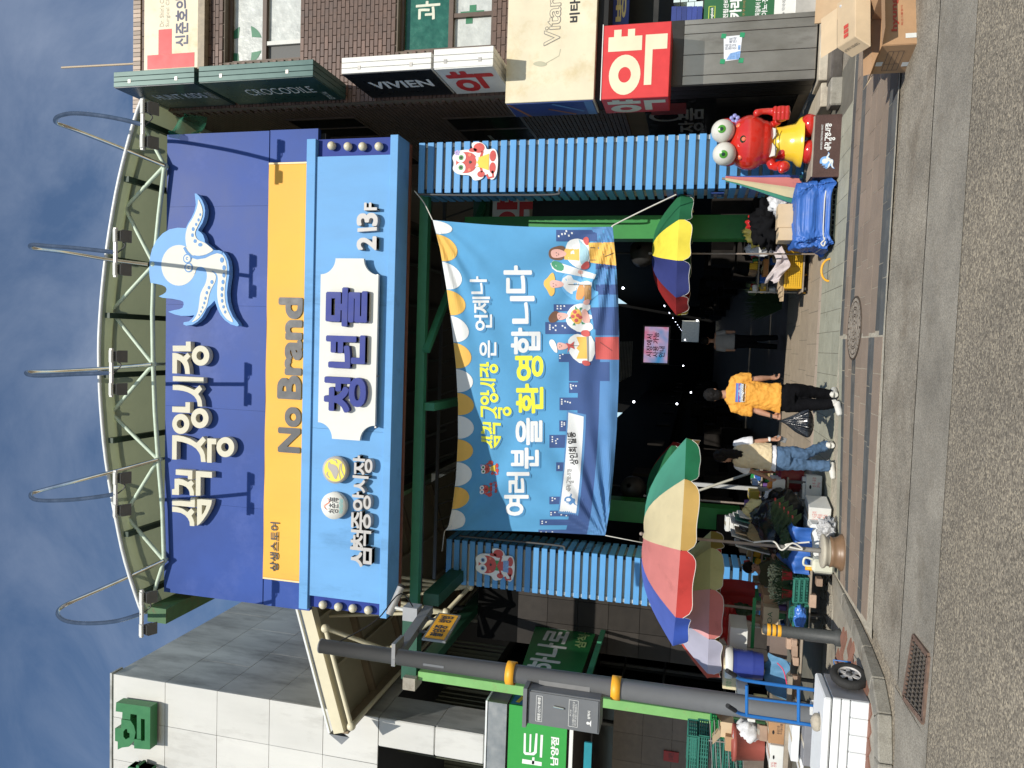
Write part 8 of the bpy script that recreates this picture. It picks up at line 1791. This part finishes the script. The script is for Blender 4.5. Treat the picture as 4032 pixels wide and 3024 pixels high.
fuse([lambda m: m.ball(hc, (rx_, rx_*.85, rz2), 32, 20), lambda m: m.ball(SP(330, 560, YSt+.03), (.19, .16, .19), 20, 12), lambda m: m.ball(SP(350, 920, YSt+.03), (.19, .16, .19), 20, 12), lambda m: m.ball(SP(930, 740), (rx_*.8, rx_*.7, .16), 24, 14),
      lambda m: m.tube([SP(1050, 470), SP(1120, 430, YSt-.1), SP(1170, 400, YSt-.18)], [.06, .055, .05], 14), lambda m: m.tube([SP(1010, 1000), SP(1075, 1120), SP(1130, 1130, YSt-.05), SP(1215, 1090, YSt-.12)], [.07, .07, .065, .06], 14), lambda m: m.ball(SP(1250, 1130, YSt-.15), (.085, .08, .09), 18, 12), lambda m: m.ball(SP(1220, 1185, YSt-.18), (.05, .05, .05), 14, 10), lambda m: m.ball(SP(1250, 800), (.2, .18, .25), 20, 12)], .012, 'body', m_sred, st_, 3)
for nm, (x, y) in (('foot', (1660, 475)), ('foot', (1650, 893))): MB().ball(SP(x, y, YSt-.08), (.165, .20, .14), 24, 16).build(nm, m_sred, st_, local=False)
for (x, y) in ((1500, 560), (1500, 850)): MB().tube([SP(1400, y-0, YSt), SP(1640, y, YSt)], [.1, .08], 14).build('leg', m_sred, st_, local=False)
hd = SP(1190, 290, YSt-.22); fuse([lambda m: m.ball(hd+Vector((.01, 0, -.02)), (.115, .085, .125), 18, 12), lambda m: m.tube([hd+Vector((.03, -.01, .06)), hd+Vector((.05, -.01, .16)), hd+Vector((.05, -.01, .25)), hd+Vector((.035, -.01, .31))], [.06, .045, .042, .052], 14), lambda m: m.ball(hd+Vector((.03, -.01, .32)), (.055, .05, .05), 14, 10)]+[(lambda j: (lambda m: m.tube([hd+Vector((.09, -.05, .07-.055*j)), hd+Vector((.0, -.09, .07-.055*j)), hd+Vector((-.09, -.05, .07-.055*j))], .033, 10)))(j) for j in range(4)], .009, 'thumb_hand', m_sred, st_, 2)
dz0 = SP(1540, 760).z; dz1 = SP(1040, 740).z; dc = SP(1300, 745); ys_ = .82
dr = MB().lathe([(.36, dz0-dc.z), (.345, dz0-dc.z+.05), (.27, (dz0-dc.z)*.45), (.235, .06), (.22, dz1-dc.z), (.1, dz1-dc.z+.02)], seg=40, sy=ys_); dr.build('dress', m_syel, st_, local=True, loc=dc-st_.location); MB().lathe([(.36, dz0-dc.z), (.001, dz0-dc.z+.1)], seg=40, sy=ys_).build('dress_underside', m_syel, st_, loc=dc-st_.location)
for sgn, yy in ((1, 560), (-1, 880)):
    a = SP(1050, 720, YSt-.2); b = SP(1010, 730-sgn*245, YSt-.12); c = SP(1140, 720-sgn*120, YSt-.235); d = SP(1120, 730-sgn*215, YSt-.19)
    MB().add([a, b, d, c, a+Vector((0, .05, 0)), b+Vector((0, .05, 0)), d+Vector((0, .05, 0)), c+Vector((0, .05, 0))], [(0, 1, 2, 3), (4, 7, 6, 5), (0, 4, 5, 1), (1, 5, 6, 2), (2, 6, 7, 3), (3, 7, 4, 0)]).build('collar', m_swht, st_, local=False)
m_iris = mat('green iris paint', (.06, .26, .02), .25); m_pup = mat('black green pupil', (.005, .03, .012), .2)
for (x, y, ix, iy) in ((272, 558, 250, 520), (295, 925, 278, 930)):
    ec = SP(x, y, YSt-.20); re = 172*k_; e_ = MB().ball(ec, re, 32, 20).build('eyeball', m_swht, st_, local=False)
    tgt = SP(ix, iy, YSt-.20-re); dv = (tgt-ec).normalized(); rm = dv.to_track_quat('Z', 'Y').to_matrix()
    for r0, off, mm, nm in ((.058, .004, m_iris, 'iris'), (.026, .009, m_pup, 'pupil')):
        mb = MB(); prof = [(r0*s, sqrt(max(0, (re+off)**2-(r0*s)**2))) for s in (1, .8, .6, .4, .2, .01)]; mb.lathe(prof, seg=24); mb.v = [tuple(rm@Vector(p)+ec) for p in mb.v]; mb.build(nm, mm, e_, local=False)
def onhead(x, y, r0, m_, nm, off=.004, sx=1):
    p = SP(x, y, YSt-.3); u_ = (p.x-hc.x)/rx_; v_ = (p.z-hc.z)/rz2; yy = sqrt(max(.05, 1-u_*u_-v_*v_)); n3 = Vector((u_/rx_, -yy/(rx_*.85), v_/rz2)).normalized(); pt_ = Vector((p.x, hc.y-yy*rx_*.85, p.z))+n3*off
    rm = n3.to_track_quat('Z', 'Y').to_matrix(); mb = MB(); mb.lathe([(r0, -.012), (r0*.9, 0), (.001, .003)], seg=20, sx=sx); mb.v = [tuple(rm@Vector(v)+pt_) for v in mb.v]; mb.build(nm, m_, st_, local=False)
onhead(525, 440, .036, m_spk, 'cheek', .012); onhead(545, 958, .036, m_spk, 'cheek', .012); onhead(592, 690, .046, m_pup, 'mouth', .003, 1.2); onhead(606, 690, .032, m_spk, 'tongue', .008)
hp = SP(460, 365, YSt-.05); mb = MB()
for k in range(5): mb.ball(hp+Vector((.045*cos(k*1.26), -.02, .045*sin(k*1.26))), (.032, .018, .032), 10, 6)
mb.build('hair_flower', mat('lilac paint', (.25, .27, .55), .3), st_, local=False)
tag(MB().tube([SP(1130, 500, YSt-.27)+Vector((.0, 0, 0)), SP(1115, 970, YSt-.22)], .006, 5).build('tie_wire', m_pipe), 'thin dark wire round the neck of the red statue', 'wire')
# ================================================================== people
m_skin = mat('tan skin', (.42, .22, .14), .5, var=.08, scale=8); m_hair = mat('black hair', (.006, .005, .0045), .65, spec=.18, var=.3, scale=40, bump=.6, bscale=90)
m_otee = mat('amber cotton tee', (.72, .33, .045), .8, var=.06, scale=6, bump=.5, bscale=9); m_bpant = mat('black trousers', (.005, .005, .006), .85, spec=.08, var=.2, bump=.5, bscale=10)
m_shoe = mat('off white sneaker', (.62, .60, .54), .6, var=.12, scale=12); m_sole = mat('dark sole', (.06, .055, .05), .8); m_jean = mat('washed blue denim', (.06, .115, .20), .85, var=.2, scale=7, bump=.5, bscale=14); m_vest = mat('cream quilted vest', (.62, .50, .31), .85, var=.08, scale=5, bump=.6, bscale=10); m_wtee = mat('white cotton', (.68, .68, .70), .8, var=.05, bump=.4, bscale=10)
m_phone = mat('black phone', (.01, .01, .012), .2)
def body(parts, vox, nm, m, parent, it=3):
    mb = MB()
    for p in parts: p(mb)
    o = mb.build(nm, m, parent, local=False); md = o.modifiers.new('r', 'REMESH'); md.mode = 'VOXEL'; md.voxel_size = vox; md.use_smooth_shade = True
    s = o.modifiers.new('s', 'SMOOTH'); s.iterations = it; s.factor = .5; return o
def crinkle(o, strength, size):
    tx = bpy.data.textures.new('folds', 'CLOUDS'); tx.noise_scale = size; tx.noise_depth = 3; d = o.modifiers.new('d', 'DISPLACE'); d.texture = tx; d.strength = strength; d.mid_level = .5; d.texture_coords = 'GLOBAL'; return o
def hand(mb, wrist, palm_dir, side, thumb, curl=.5, s=1.0):
    """palm along palm_dir; side = across the knuckles; fingers curl towards side x palm"""
    pd = Vector(palm_dir).normalized(); sd_ = Vector(side).normalized(); nn = pd.cross(sd_).normalized(); w = Vector(wrist)
    mb.tube([w-pd*.03, w+pd*.03*s, w+pd*.065*s], [.024*s, .030*s, .032*s], 10)
    for j in (-1, 0, 1): mb.tube([w+pd*.02+sd_*j*.012, w+pd*.085*s+sd_*j*.022*s], [.016*s, .015*s], 8)
    for j, L_ in enumerate((.062, .074, .068, .054)):
        o_ = sd_*(.030-.020*j)*s; b0 = w+pd*.085*s+o_; d1 = (pd*cos(curl)+nn*sin(curl)); d2 = (pd*cos(curl*2.2)+nn*sin(curl*2.2)); d3 = (pd*cos(curl*3)+nn*sin(curl*3))
        mb.tube([b0-pd*.015, b0, b0+d1*L_*.45*s, b0+d1*L_*.45*s+d2*L_*.32*s, b0+d1*L_*.45*s+d2*L_*.32*s+d3*L_*.28*s], [.0105*s, .0105*s, .0098*s, .009*s, .0078*s], 8)
    t0 = w+pd*.03*s+sd_*.026*s*thumb; t1 = t0+(pd*.6+sd_*thumb*.7+nn*.25).normalized()*.035*s; mb.tube([t0, t1, t1+(pd*.9+nn*.5).normalized()*.035*s], [.014*s, .0115*s, .009*s], 8)
def head(mb, c, k=1.0, face=Vector((0, 1, 0))):
    f = Vector(face).normalized(); sd_ = f.cross(Vector((0, 0, 1))).normalized(); c = Vector(c); rt = Matrix((sd_, f, Vector((0, 0, 1)))).transposed()
    mb.ball(c+Vector((0, 0, .015)), (.074*k, .092*k, .105*k), 22, 16, rot=rt); mb.ball(c+f*.028*k-Vector((0, 0, .055*k)), (.054*k, .056*k, .062*k), 16, 12, rot=rt)
    mb.tube([c+f*.088*k+Vector((0, 0, .01)), c+f*.104*k-Vector((0, 0, .022*k))], [.008*k, .014*k], 8); mb.ball(c+f*.082*k-Vector((0, 0, .062*k)), (.022*k, .012*k, .010*k), 10, 6, rot=rt); mb.ball(c+f*.072*k-Vector((0, 0, .094*k)), (.02*k, .018*k, .014*k), 10, 6, rot=rt)
    for s in (-1, 1): mb.ball(c+sd_*s*.076*k-f*.002-Vector((0, 0, .010)), (.012*k, .019*k, .030*k), 10, 8, rot=rt); mb.ball(c+f*.078*k+sd_*s*.028*k+Vector((0, 0, .012*k)), (.014, .008, .006), 8, 6, rot=rt)
def eyes(parent, c, k, face):
    f = Vector(face).normalized(); sd_ = f.cross(Vector((0, 0, 1))).normalized()
    for s in (-1, 1): MB().ball(Vector(c)+f*.080*k+sd_*s*.028*k+Vector((0, 0, .006*k)), .0085*k, 10, 8).build('eye', m_pup, parent, local=False)
def shoe(mb, heel, toe, w=.042, z=.0):
    h = Vector(heel); t_ = Vector(toe); d = t_-h; mb.tube([h+Vector((0, 0, .045)), h+d*.3+Vector((0, 0, .045)), h+d*.62+Vector((0, 0, .035)), h+d*.9+Vector((0, 0, .028)), t_+Vector((0, 0, .024))], [.038, .042, w+.002, w-.004, .024], 12); mb.tube([h+Vector((0, 0, .06)), h+Vector((0, 0, .11))+d*.08], [.040, .042], 12)
# ---- the man with the plastic bag
YM = 10.30
def M(cx, cy, Y=YM): return F(2750+cx/3.318, 1400+cy/3.318, Y)
gz = .021
man = thing('person', 'man seen from behind in amber tee and black trousers carrying a black plastic bag', 'person', (M(1850, 590).x, YM, gz))
hR, hL = M(1120, 455), M(1120, 640); kR, kL = M(1450, 470, YM+.06), M(1450, 640, YM-.02); aR, aL = M(1745, 510, YM+.10), M(1745, 625, YM-.10)
aR.z = gz+.11; aL.z = gz+.11; hc_ = M(195, 512)
sR, sL = M(455, 350), M(455, 655); eR, eL = M(765, 305, YM+.03), M(745, 715, YM); wR, wL = M(935, 290, YM+.10), M(965, 790, YM-.03)
def tors(mb, g=0.0, hem=1075):
    rows = ((352, 506, .066, .058), (378, 505, .105, .07), (418, 500, .172, .085), (500, 498, .195, .11), (640, 505, .185, .115), (800, 520, .170, .108), (950, 540, .172, .112), (hem, 552, .185+.015*(g > 0), .122))
    mb.loft([(M(x, y), rx_+g, ry_+g) for x, y, rx_, ry_ in rows][::-1], 28)
def skin(mb):
    head(mb, hc_, 1.0, (0.15, 1, 0)); mb.tube([M(400, 505), M(300, 508)], [.062, .055], 14); tors(mb, -.02); mb.loft([(M(1200, 550), .15, .1), (M(1050, 550), .16, .1)][::1])
    for s_, e_, w_ in ((sR, eR, wR), (sL, eL, wL)): mb.tube([s_, s_.lerp(e_, .5), e_, e_.lerp(w_, .3), w_], [.056, .050, .040, .042, .027], 14)
    hand(mb, wR, (0.02, .25, -1), (.35, .95, .1), 1, .55); hand(mb, wL, (-.12, -.05, -1), (.85, .5, 0), 1, .85)
    for h_, k_2, a_ in ((hR, kR, aR), (hL, kL, aL)): mb.tube([h_, k_2, a_], [.075, .05, .036], 14)
body([skin], .0065, 'body', m_skin, man, 2)
def hairf(mb):
    c = hc_+Vector((0, -.008, .03)); rt = Matrix.Identity(3); mb.ball(c, (.088, .10, .100), 24, 18); mb.ball(c+Vector((0, -.03, -.07)), (.072, .066, .075), 18, 12)
crinkle(body([hairf], .007, 'hair', m_hair, man, 1), .02, .03)
def tee(mb):
    tors(mb, .008, 1068)
    mb.tube([sR+Vector((-.03, 0, .0)), sR+Vector((.01, 0, -.02)), M(560, 300, YM+.01), M(690, 292, YM+.02)], [.07, .082, .080, .076], 16); mb.tube([sL+Vector((.03, 0, 0)), sL+Vector((-.01, 0, -.02)), M(580, 700, YM), M(700, 720, YM)], [.07, .084, .083, .080], 16)
o = crinkle(body([tee], .009, 'tee_shirt', m_otee, man, 2), .045, .08)
def trs(mb):
    mb.loft([(M(1250, 550), .165, .12), (M(1150, 550), .178, .125), (M(1040, 550), .168, .115)], 26)
    mb.tube([hR+Vector((0, 0, -.02)), M(1280, 462), kR, M(1600, 500, YM+.08), aR+Vector((0, 0, -.02))], [.103, .098, .083, .074, .066], 18); mb.tube([hL+Vector((0, 0, -.02)), M(1280, 645), kL, M(1600, 640, YM-.06), aL+Vector((0, 0, -.02))], [.103, .100, .084, .074, .066], 18)
crinkle(body([trs], .010, 'trousers', m_bpant, man, 2), .028, .09)
hl = Vector((aR.x+.02, aR.y-.03, gz)); 
def shs(mb): shoe(mb, (aR.x, aR.y-.05, gz), (aR.x+.07, aR.y+.19, gz)); shoe(mb, (aL.x+.02, aL.y-.02, gz), (aL.x-.14, aL.y-.12, gz))
body([shs], .006, 'sneakers', m_shoe, man, 1)
# printed panel on the back
bx_ = [M(475, 605), M(475, 350), M(605, 370), M(610, 605)]
def bk(x, z):
    u_ = (x-M(500, 498).x)/.20; yy = YM-.118*sqrt(max(.1, 1-u_*u_))-.020; return yy
class Bk:
    def __call__(s, x, y, n=0): return Vector((x, bk(x, y)-n, y))
Bm = Bk(); xa, xb, z1, z0 = M(500, 598).x, M(500, 355).x, M(478, 480).z, M(612, 480).z; H_ = z1-z0
prints = thing('x', None, None) if 0 else None
def pr_(fl, nm, m_, n0): return fl.out(nm, Bm, m_, man, n0=n0, cut=.02)
pr_(Flat().rect(xa, z0+H_*.42, xb, z1), 'back_print_sky', mat('print blue', (.10, .16, .48), .7), .004); pr_(Flat().rect(xa, z0+H_*.66, xb, z0+H_*.74), 'back_print_stripe', mat('print magenta', (.4, .08, .25), .7), .0055); pr_(Flat().rect(xa, z0+H_*.76, xb, z0+H_*.84), 'back_print_stripe', mat('print sky blue', (.12, .35, .65), .7), .0055)
mx_ = [(xa, z0+H_*.42), (xa, z0+H_*.5), (xa+.03, z0+H_*.6), (xa+.06, z0+H_*.5), (xa+.1, z0+H_*.72), (xa+.12, z0+H_*.62), (xa+.145, z0+H_*.80), (xa+.175, z0+H_*.58), (xa+.2, z0+H_*.68), (xb, z0+H_*.5), (xb, z0+H_*.42)]
pr_(Flat().poly(mx_), 'back_print_mountains', mat('print grey blue', (.35, .42, .55), .7), .007); pr_(Flat().rect(xa, z0+H_*.22, xb, z0+H_*.44), 'back_print_band', mat('print brown', (.16, .11, .03), .7), .0055)
pr_(Flat().text('patagonia', (xa+.005, z0+H_*.20, xb-.005, z0+H_*.5), bold=.03), 'back_print_lettering', m_wht, .0085); pr_(Flat().text('live on the edge', (xa+.01, z0+H_*.02, xb-.01, z0+H_*.13)), 'back_print_lettering', m_wht, .006)
MB().lathe([(.036, -.012), (.038, 0), (.036, .012)], seg=18).build('watch', m_blk, man, loc=(wL+Vector((0, 0, .02)))-man.location)
ph1 = thing('phone', 'black phone in the right hand of the man in the amber tee', 'phone', tuple(wR+Vector((.02, .06, -.11)))); MB().box((0, 0, 0), (.012, .075, .15), rot=Matrix.Rotation(.5, 3, 'Y')).build('phone_body', m_phone, ph1, bev=.004)
# black plastic bag
top = M(1078, 855, YM-.04); bg = thing('plastic_bag', 'full black plastic bag hanging from the left hand of the man in the amber tee', 'bag', tuple(top))
def bagf(u, v):
    a = 2*pi*u; r_ = .012+.155*min(1, (v*1.25))**1.15*(1 if v < .82 else sqrt(max(0, 1-((v-.82)/.18)**2))); q_ = Vector((cos(a)*1.4, sin(a)*1.4, v*1.1)); rip = 1+(.20*sin(a*9+2*NZ.noise(q_))+.12*sin(a*17+1))*(1-v*.55)+.16*NZ.noise(q_*2)
    return (r_*rip*cos(a)*1.02-.012*v, r_*rip*sin(a)*.7, -.40*v+.018*NZ.noise(q_*3))
MB().grid(bagf, 96, 44).build('bag_body', m_blkpl, bg); MB().tube([(0, 0, .0), (.01, 0, .03), (0, 0, .05)], .012, 8).build('bag_handle', m_blkpl, bg)
# ---- the woman choosing goods
YW = 10.35
def Wp(cx, cy, Y=YW): return F(2750+cx/3.318, 1400+cy/3.318, Y)
wo = thing('person', 'woman with long black hair, cream vest and jeans reaching into the left stall', 'person', (Wp(1780, 1330).x, YW, gz))
hcw = Wp(315, 1318); fdir = Vector((-.75, .45, -.25))
sR, sL = Wp(500, 1165), Wp(510, 1420, YW+.05); eR, eL = Wp(745, 1125), Wp(700, 1510, YW+.12); wR, wL = Wp(955, 1095, YW+.02), Wp(895, 1590, YW+.16)
hR, hL = Wp(1100, 1275), Wp(1100, 1405); kR, kL = Wp(1390, 1290, YW-.02), Wp(1420, 1425, YW+.03); aR, aL = Wp(1670, 1165, YW+.10), Wp(1735, 1440, YW-.02); aR.z = gz+.10; aL.z = gz+.10
def wtors(mb, g, rows): mb.loft([(Wp(x, y), rx_+g, ry_+g) for x, y, rx_, ry_ in rows][::-1], 26)
rowsW = ((445, 1300, .06, .05), (475, 1295, .13, .07), (560, 1295, .150, .10), (700, 1295, .148, .10), (850, 1310, .150, .105), (960, 1330, .165, .115))
def wskin(mb):
    head(mb, hcw, .93, fdir); mb.tube([Wp(460, 1305), hcw-Vector((0, 0, .07))], [.048, .042], 12); wtors(mb, -.02, rowsW); mb.loft([(Wp(1180, 1340), .13, .1), (Wp(950, 1330), .13, .1)])
    for s_, e_, w_ in ((sR, eR, wR), (sL, eL, wL)): mb.tube([s_, s_.lerp(e_, .5), e_, e_.lerp(w_, .3), w_], [.044, .040, .032, .033, .022], 12)
    hand(mb, wR, (.05, .05, -1), (.5, .85, 0), 1, .45, .88); hand(mb, wL, (-.45, .2, -.85), (.3, .9, 0), -1, .4, .88)
    for h_, k_2, a_ in ((hR, kR, aR), (hL, kL, aL)): mb.tube([h_, k_2, a_], [.065, .045, .032], 12)
body([wskin], .0062, 'body', m_skin, wo, 2); eyes(wo, hcw, .93, fdir)
def whair(mb):
    c = hcw+Vector((.015, -.015, .025)); mb.ball(c, (.088, .095, .098), 22, 16)
    for k in range(9): a = -.9+k*.33; p = c+Vector((.05*cos(a)+.02, -.07*abs(sin(a+1.2))-.015, -.03)); mb.tube([c+Vector((0, -.02, .05)), p, p+Vector((.02*cos(a)-.01, -.02, -.14)), p+Vector((.03*cos(a*2)-.02, -.03, -.23+.03*sin(k*2)))], [.05, .042, .03, .010], 10)
crinkle(body([whair], .007, 'hair', m_hair, wo, 1), .03, .035)
def wtee(mb):
    wtors(mb, .003, ((470, 1298, .125, .068), (560, 1295, .148, .098), (850, 1310, .150, .105), (1010, 1345, .178, .122)))
    mb.tube([sR+Vector((-.02, 0, 0)), sR, Wp(600, 1128), Wp(712, 1120)], [.055, .066, .068, .066], 14); mb.tube([sL+Vector((.02, 0, 0)), sL, Wp(600, 1480, YW+.08), Wp(645, 1500, YW+.10)], [.055, .062, .064, .063], 14)
crinkle(body([wtee], .009, 'white_tee', m_wtee, wo, 3), .022, .09)
def wvest(mb): wtors(mb, .018, ((452, 1298, .075, .06), (480, 1296, .135, .08), (560, 1295, .156, .106), (700, 1298, .158, .110), (850, 1312, .160, .113), (945, 1325, .170, .118)))
crinkle(body([wvest], .009, 'vest', m_vest, wo, 2), .034, .07)
def wj(mb):
    mb.loft([(Wp(1190, 1345), .15, .115), (Wp(1100, 1342), .165, .125), (Wp(1010, 1340), .155, .11)], 24)
    mb.tube([hR, Wp(1240, 1265), kR, Wp(1540, 1225, YW+.05), aR+Vector((0, 0, -.02))], [.094, .088, .072, .068, .064], 16); mb.tube([hL, Wp(1250, 1415), kL, Wp(1580, 1440), aL+Vector((0, 0, -.04))], [.094, .090, .076, .074, .074], 16)
crinkle(body([wj], .010, 'jeans', m_jean, wo, 2), .036, .06)
def wsh(mb): shoe(mb, (aR.x+.0, aR.y-.06, gz), (aR.x+.015, aR.y+.16, gz), .038); shoe(mb, (aL.x+.04, aL.y+.02, gz), (aL.x-.16, aL.y-.06, gz), .038)
body([wsh], .006, 'sneakers', m_shoe, wo, 1)
MB().lathe([(.031, -.014), (.033, 0), (.031, .014)], seg=18).build('watch', m_wht, wo, loc=(wR+Vector((0, 0, .03)))-wo.location)
ph2 = thing('phone', 'grey phone held low in the right hand of the woman in the cream vest', 'phone', tuple(wR+Vector((.01, .03, -.13)))); MB().box((0, 0, 0), (.07, .010, .13), rot=Matrix.Rotation(.35, 3, 'Y')).build('phone_body', mat('grey phone', (.2, .2, .2), .3), ph2, bev=.004)
# ---- seated vendor in the shade and a shopper far inside
YV_ = 11.35
def V(x, y, Y=YV_): return F(x, y, Y)
ve = thing('person', 'seated vendor in an olive jacket bending in the shade behind the left stall', 'person', (V(3050, 2260).x, YV_, .3)); vh = V(2958, 2236)
def vskin(mb):
    head(mb, vh, .95, (.6, -.5, -.5)); mb.tube([vh-Vector((0, 0, .08)), V(2995, 2255)], .045, 10); mb.loft([(V(3080, 2270), .17, .14), (V(3030, 2262), .16, .12), (V(2995, 2255), .12, .08)])
    mb.tube([V(3000, 2235), V(3050, 2225, YV_-.15), V(3045, 2185, YV_-.35)], [.045, .038, .026], 10); mb.tube([V(3000, 2280), V(3055, 2290, YV_-.15), V(3062, 2245, YV_-.35)], [.045, .038, .026], 10); hand(mb, V(3045, 2185, YV_-.35), (.7, -.3, -.5), (.3, .8, 0), 1, .5, .9); hand(mb, V(3062, 2245, YV_-.35), (.6, -.3, -.6), (.3, .8, 0), 1, .5, .9)
body([vskin], .008, 'body', m_skin, ve, 2); crinkle(body([lambda mb: mb.ball(vh+Vector((0, .015, .03)), (.088, .095, .095))], .008, 'hair', m_hair, ve, 1), .02, .03); eyes(ve, vh, .95, (.6, -.5, -.5))
def vj(mb):
    mb.loft([(V(3095, 2270), .22, .19), (V(3060, 2268), .21, .17), (V(3015, 2260), .19, .13), (V(2990, 2256), .12, .08)]); mb.tube([V(3000, 2232), V(3045, 2222, YV_-.12), V(3045, 2196, YV_-.28)], [.07, .062, .045], 12); mb.tube([V(3000, 2284), V(3055, 2292, YV_-.12), V(3062, 2256, YV_-.28)], [.07, .062, .045], 12)
crinkle(body([vj], .011, 'jacket', mat('olive jacket', (.06, .06, .025), .85, bump=.5, bscale=10), ve, 2), .03, .1)
YF2 = 17.5
def Z_(x, y): return F(x, y, YF2)
sp = thing('person', 'dim figure in a white shirt walking far inside the shaded passage', 'person', (Z_(2985, 1345).x, YF2, .03)); sh_ = Z_(2782, 1342)
def zs_(mb):
    head(mb, sh_, 1, (0, 1, 0)); mb.tube([sh_, Z_(2812, 1342)], .05, 10); mb.loft([(Z_(2900, 1345), .16, .11), (Z_(2812, 1342), .18, .1)])
    for d in (-18, 18): mb.tube([Z_(2892, 1345+d*.6), Z_(2945, 1345+d*.7), Vector((Z_(2990, 1345+d).x, YF2, .1))], [.08, .055, .04], 10); mb.tube([Z_(2818, 1342+d*1.6), Z_(2860, 1342+d*2.0), Z_(2895, 1342+d*2.0)], [.045, .038, .028], 10)
body([zs_], .012, 'body', m_skin, sp, 2)
body([lambda mb: mb.loft([(Z_(2892, 1345), .19, .14), (Z_(2850, 1344), .18, .13), (Z_(2815, 1342), .17, .1)])] + [(lambda d: (lambda mb: mb.tube([Z_(2820, 1342+d*1.5), Z_(2858, 1342+d*1.9)], [.07, .062], 10)))(d) for d in (-18, 18)], .012, 'shirt', mat('grey white shirt', (.28, .28, .28), .8), sp, 2)
body([lambda mb: mb.loft([(Z_(2900, 1345), .17, .13), (Z_(2885, 1345), .17, .13)])] + [(lambda d: (lambda mb: mb.tube([Z_(2895, 1345+d*.6), Z_(2945, 1345+d*.7), Vector((Z_(2990, 1345+d).x, YF2, .08))], [.10, .075, .06], 10)))(d) for d in (-18, 18)], .012, 'trousers', m_bpant, sp, 2)
body([lambda mb: mb.ball(sh_+Vector((0, -.01, .03)), (.088, .1, .1))], .012, 'hair', m_hair, sp, 1)
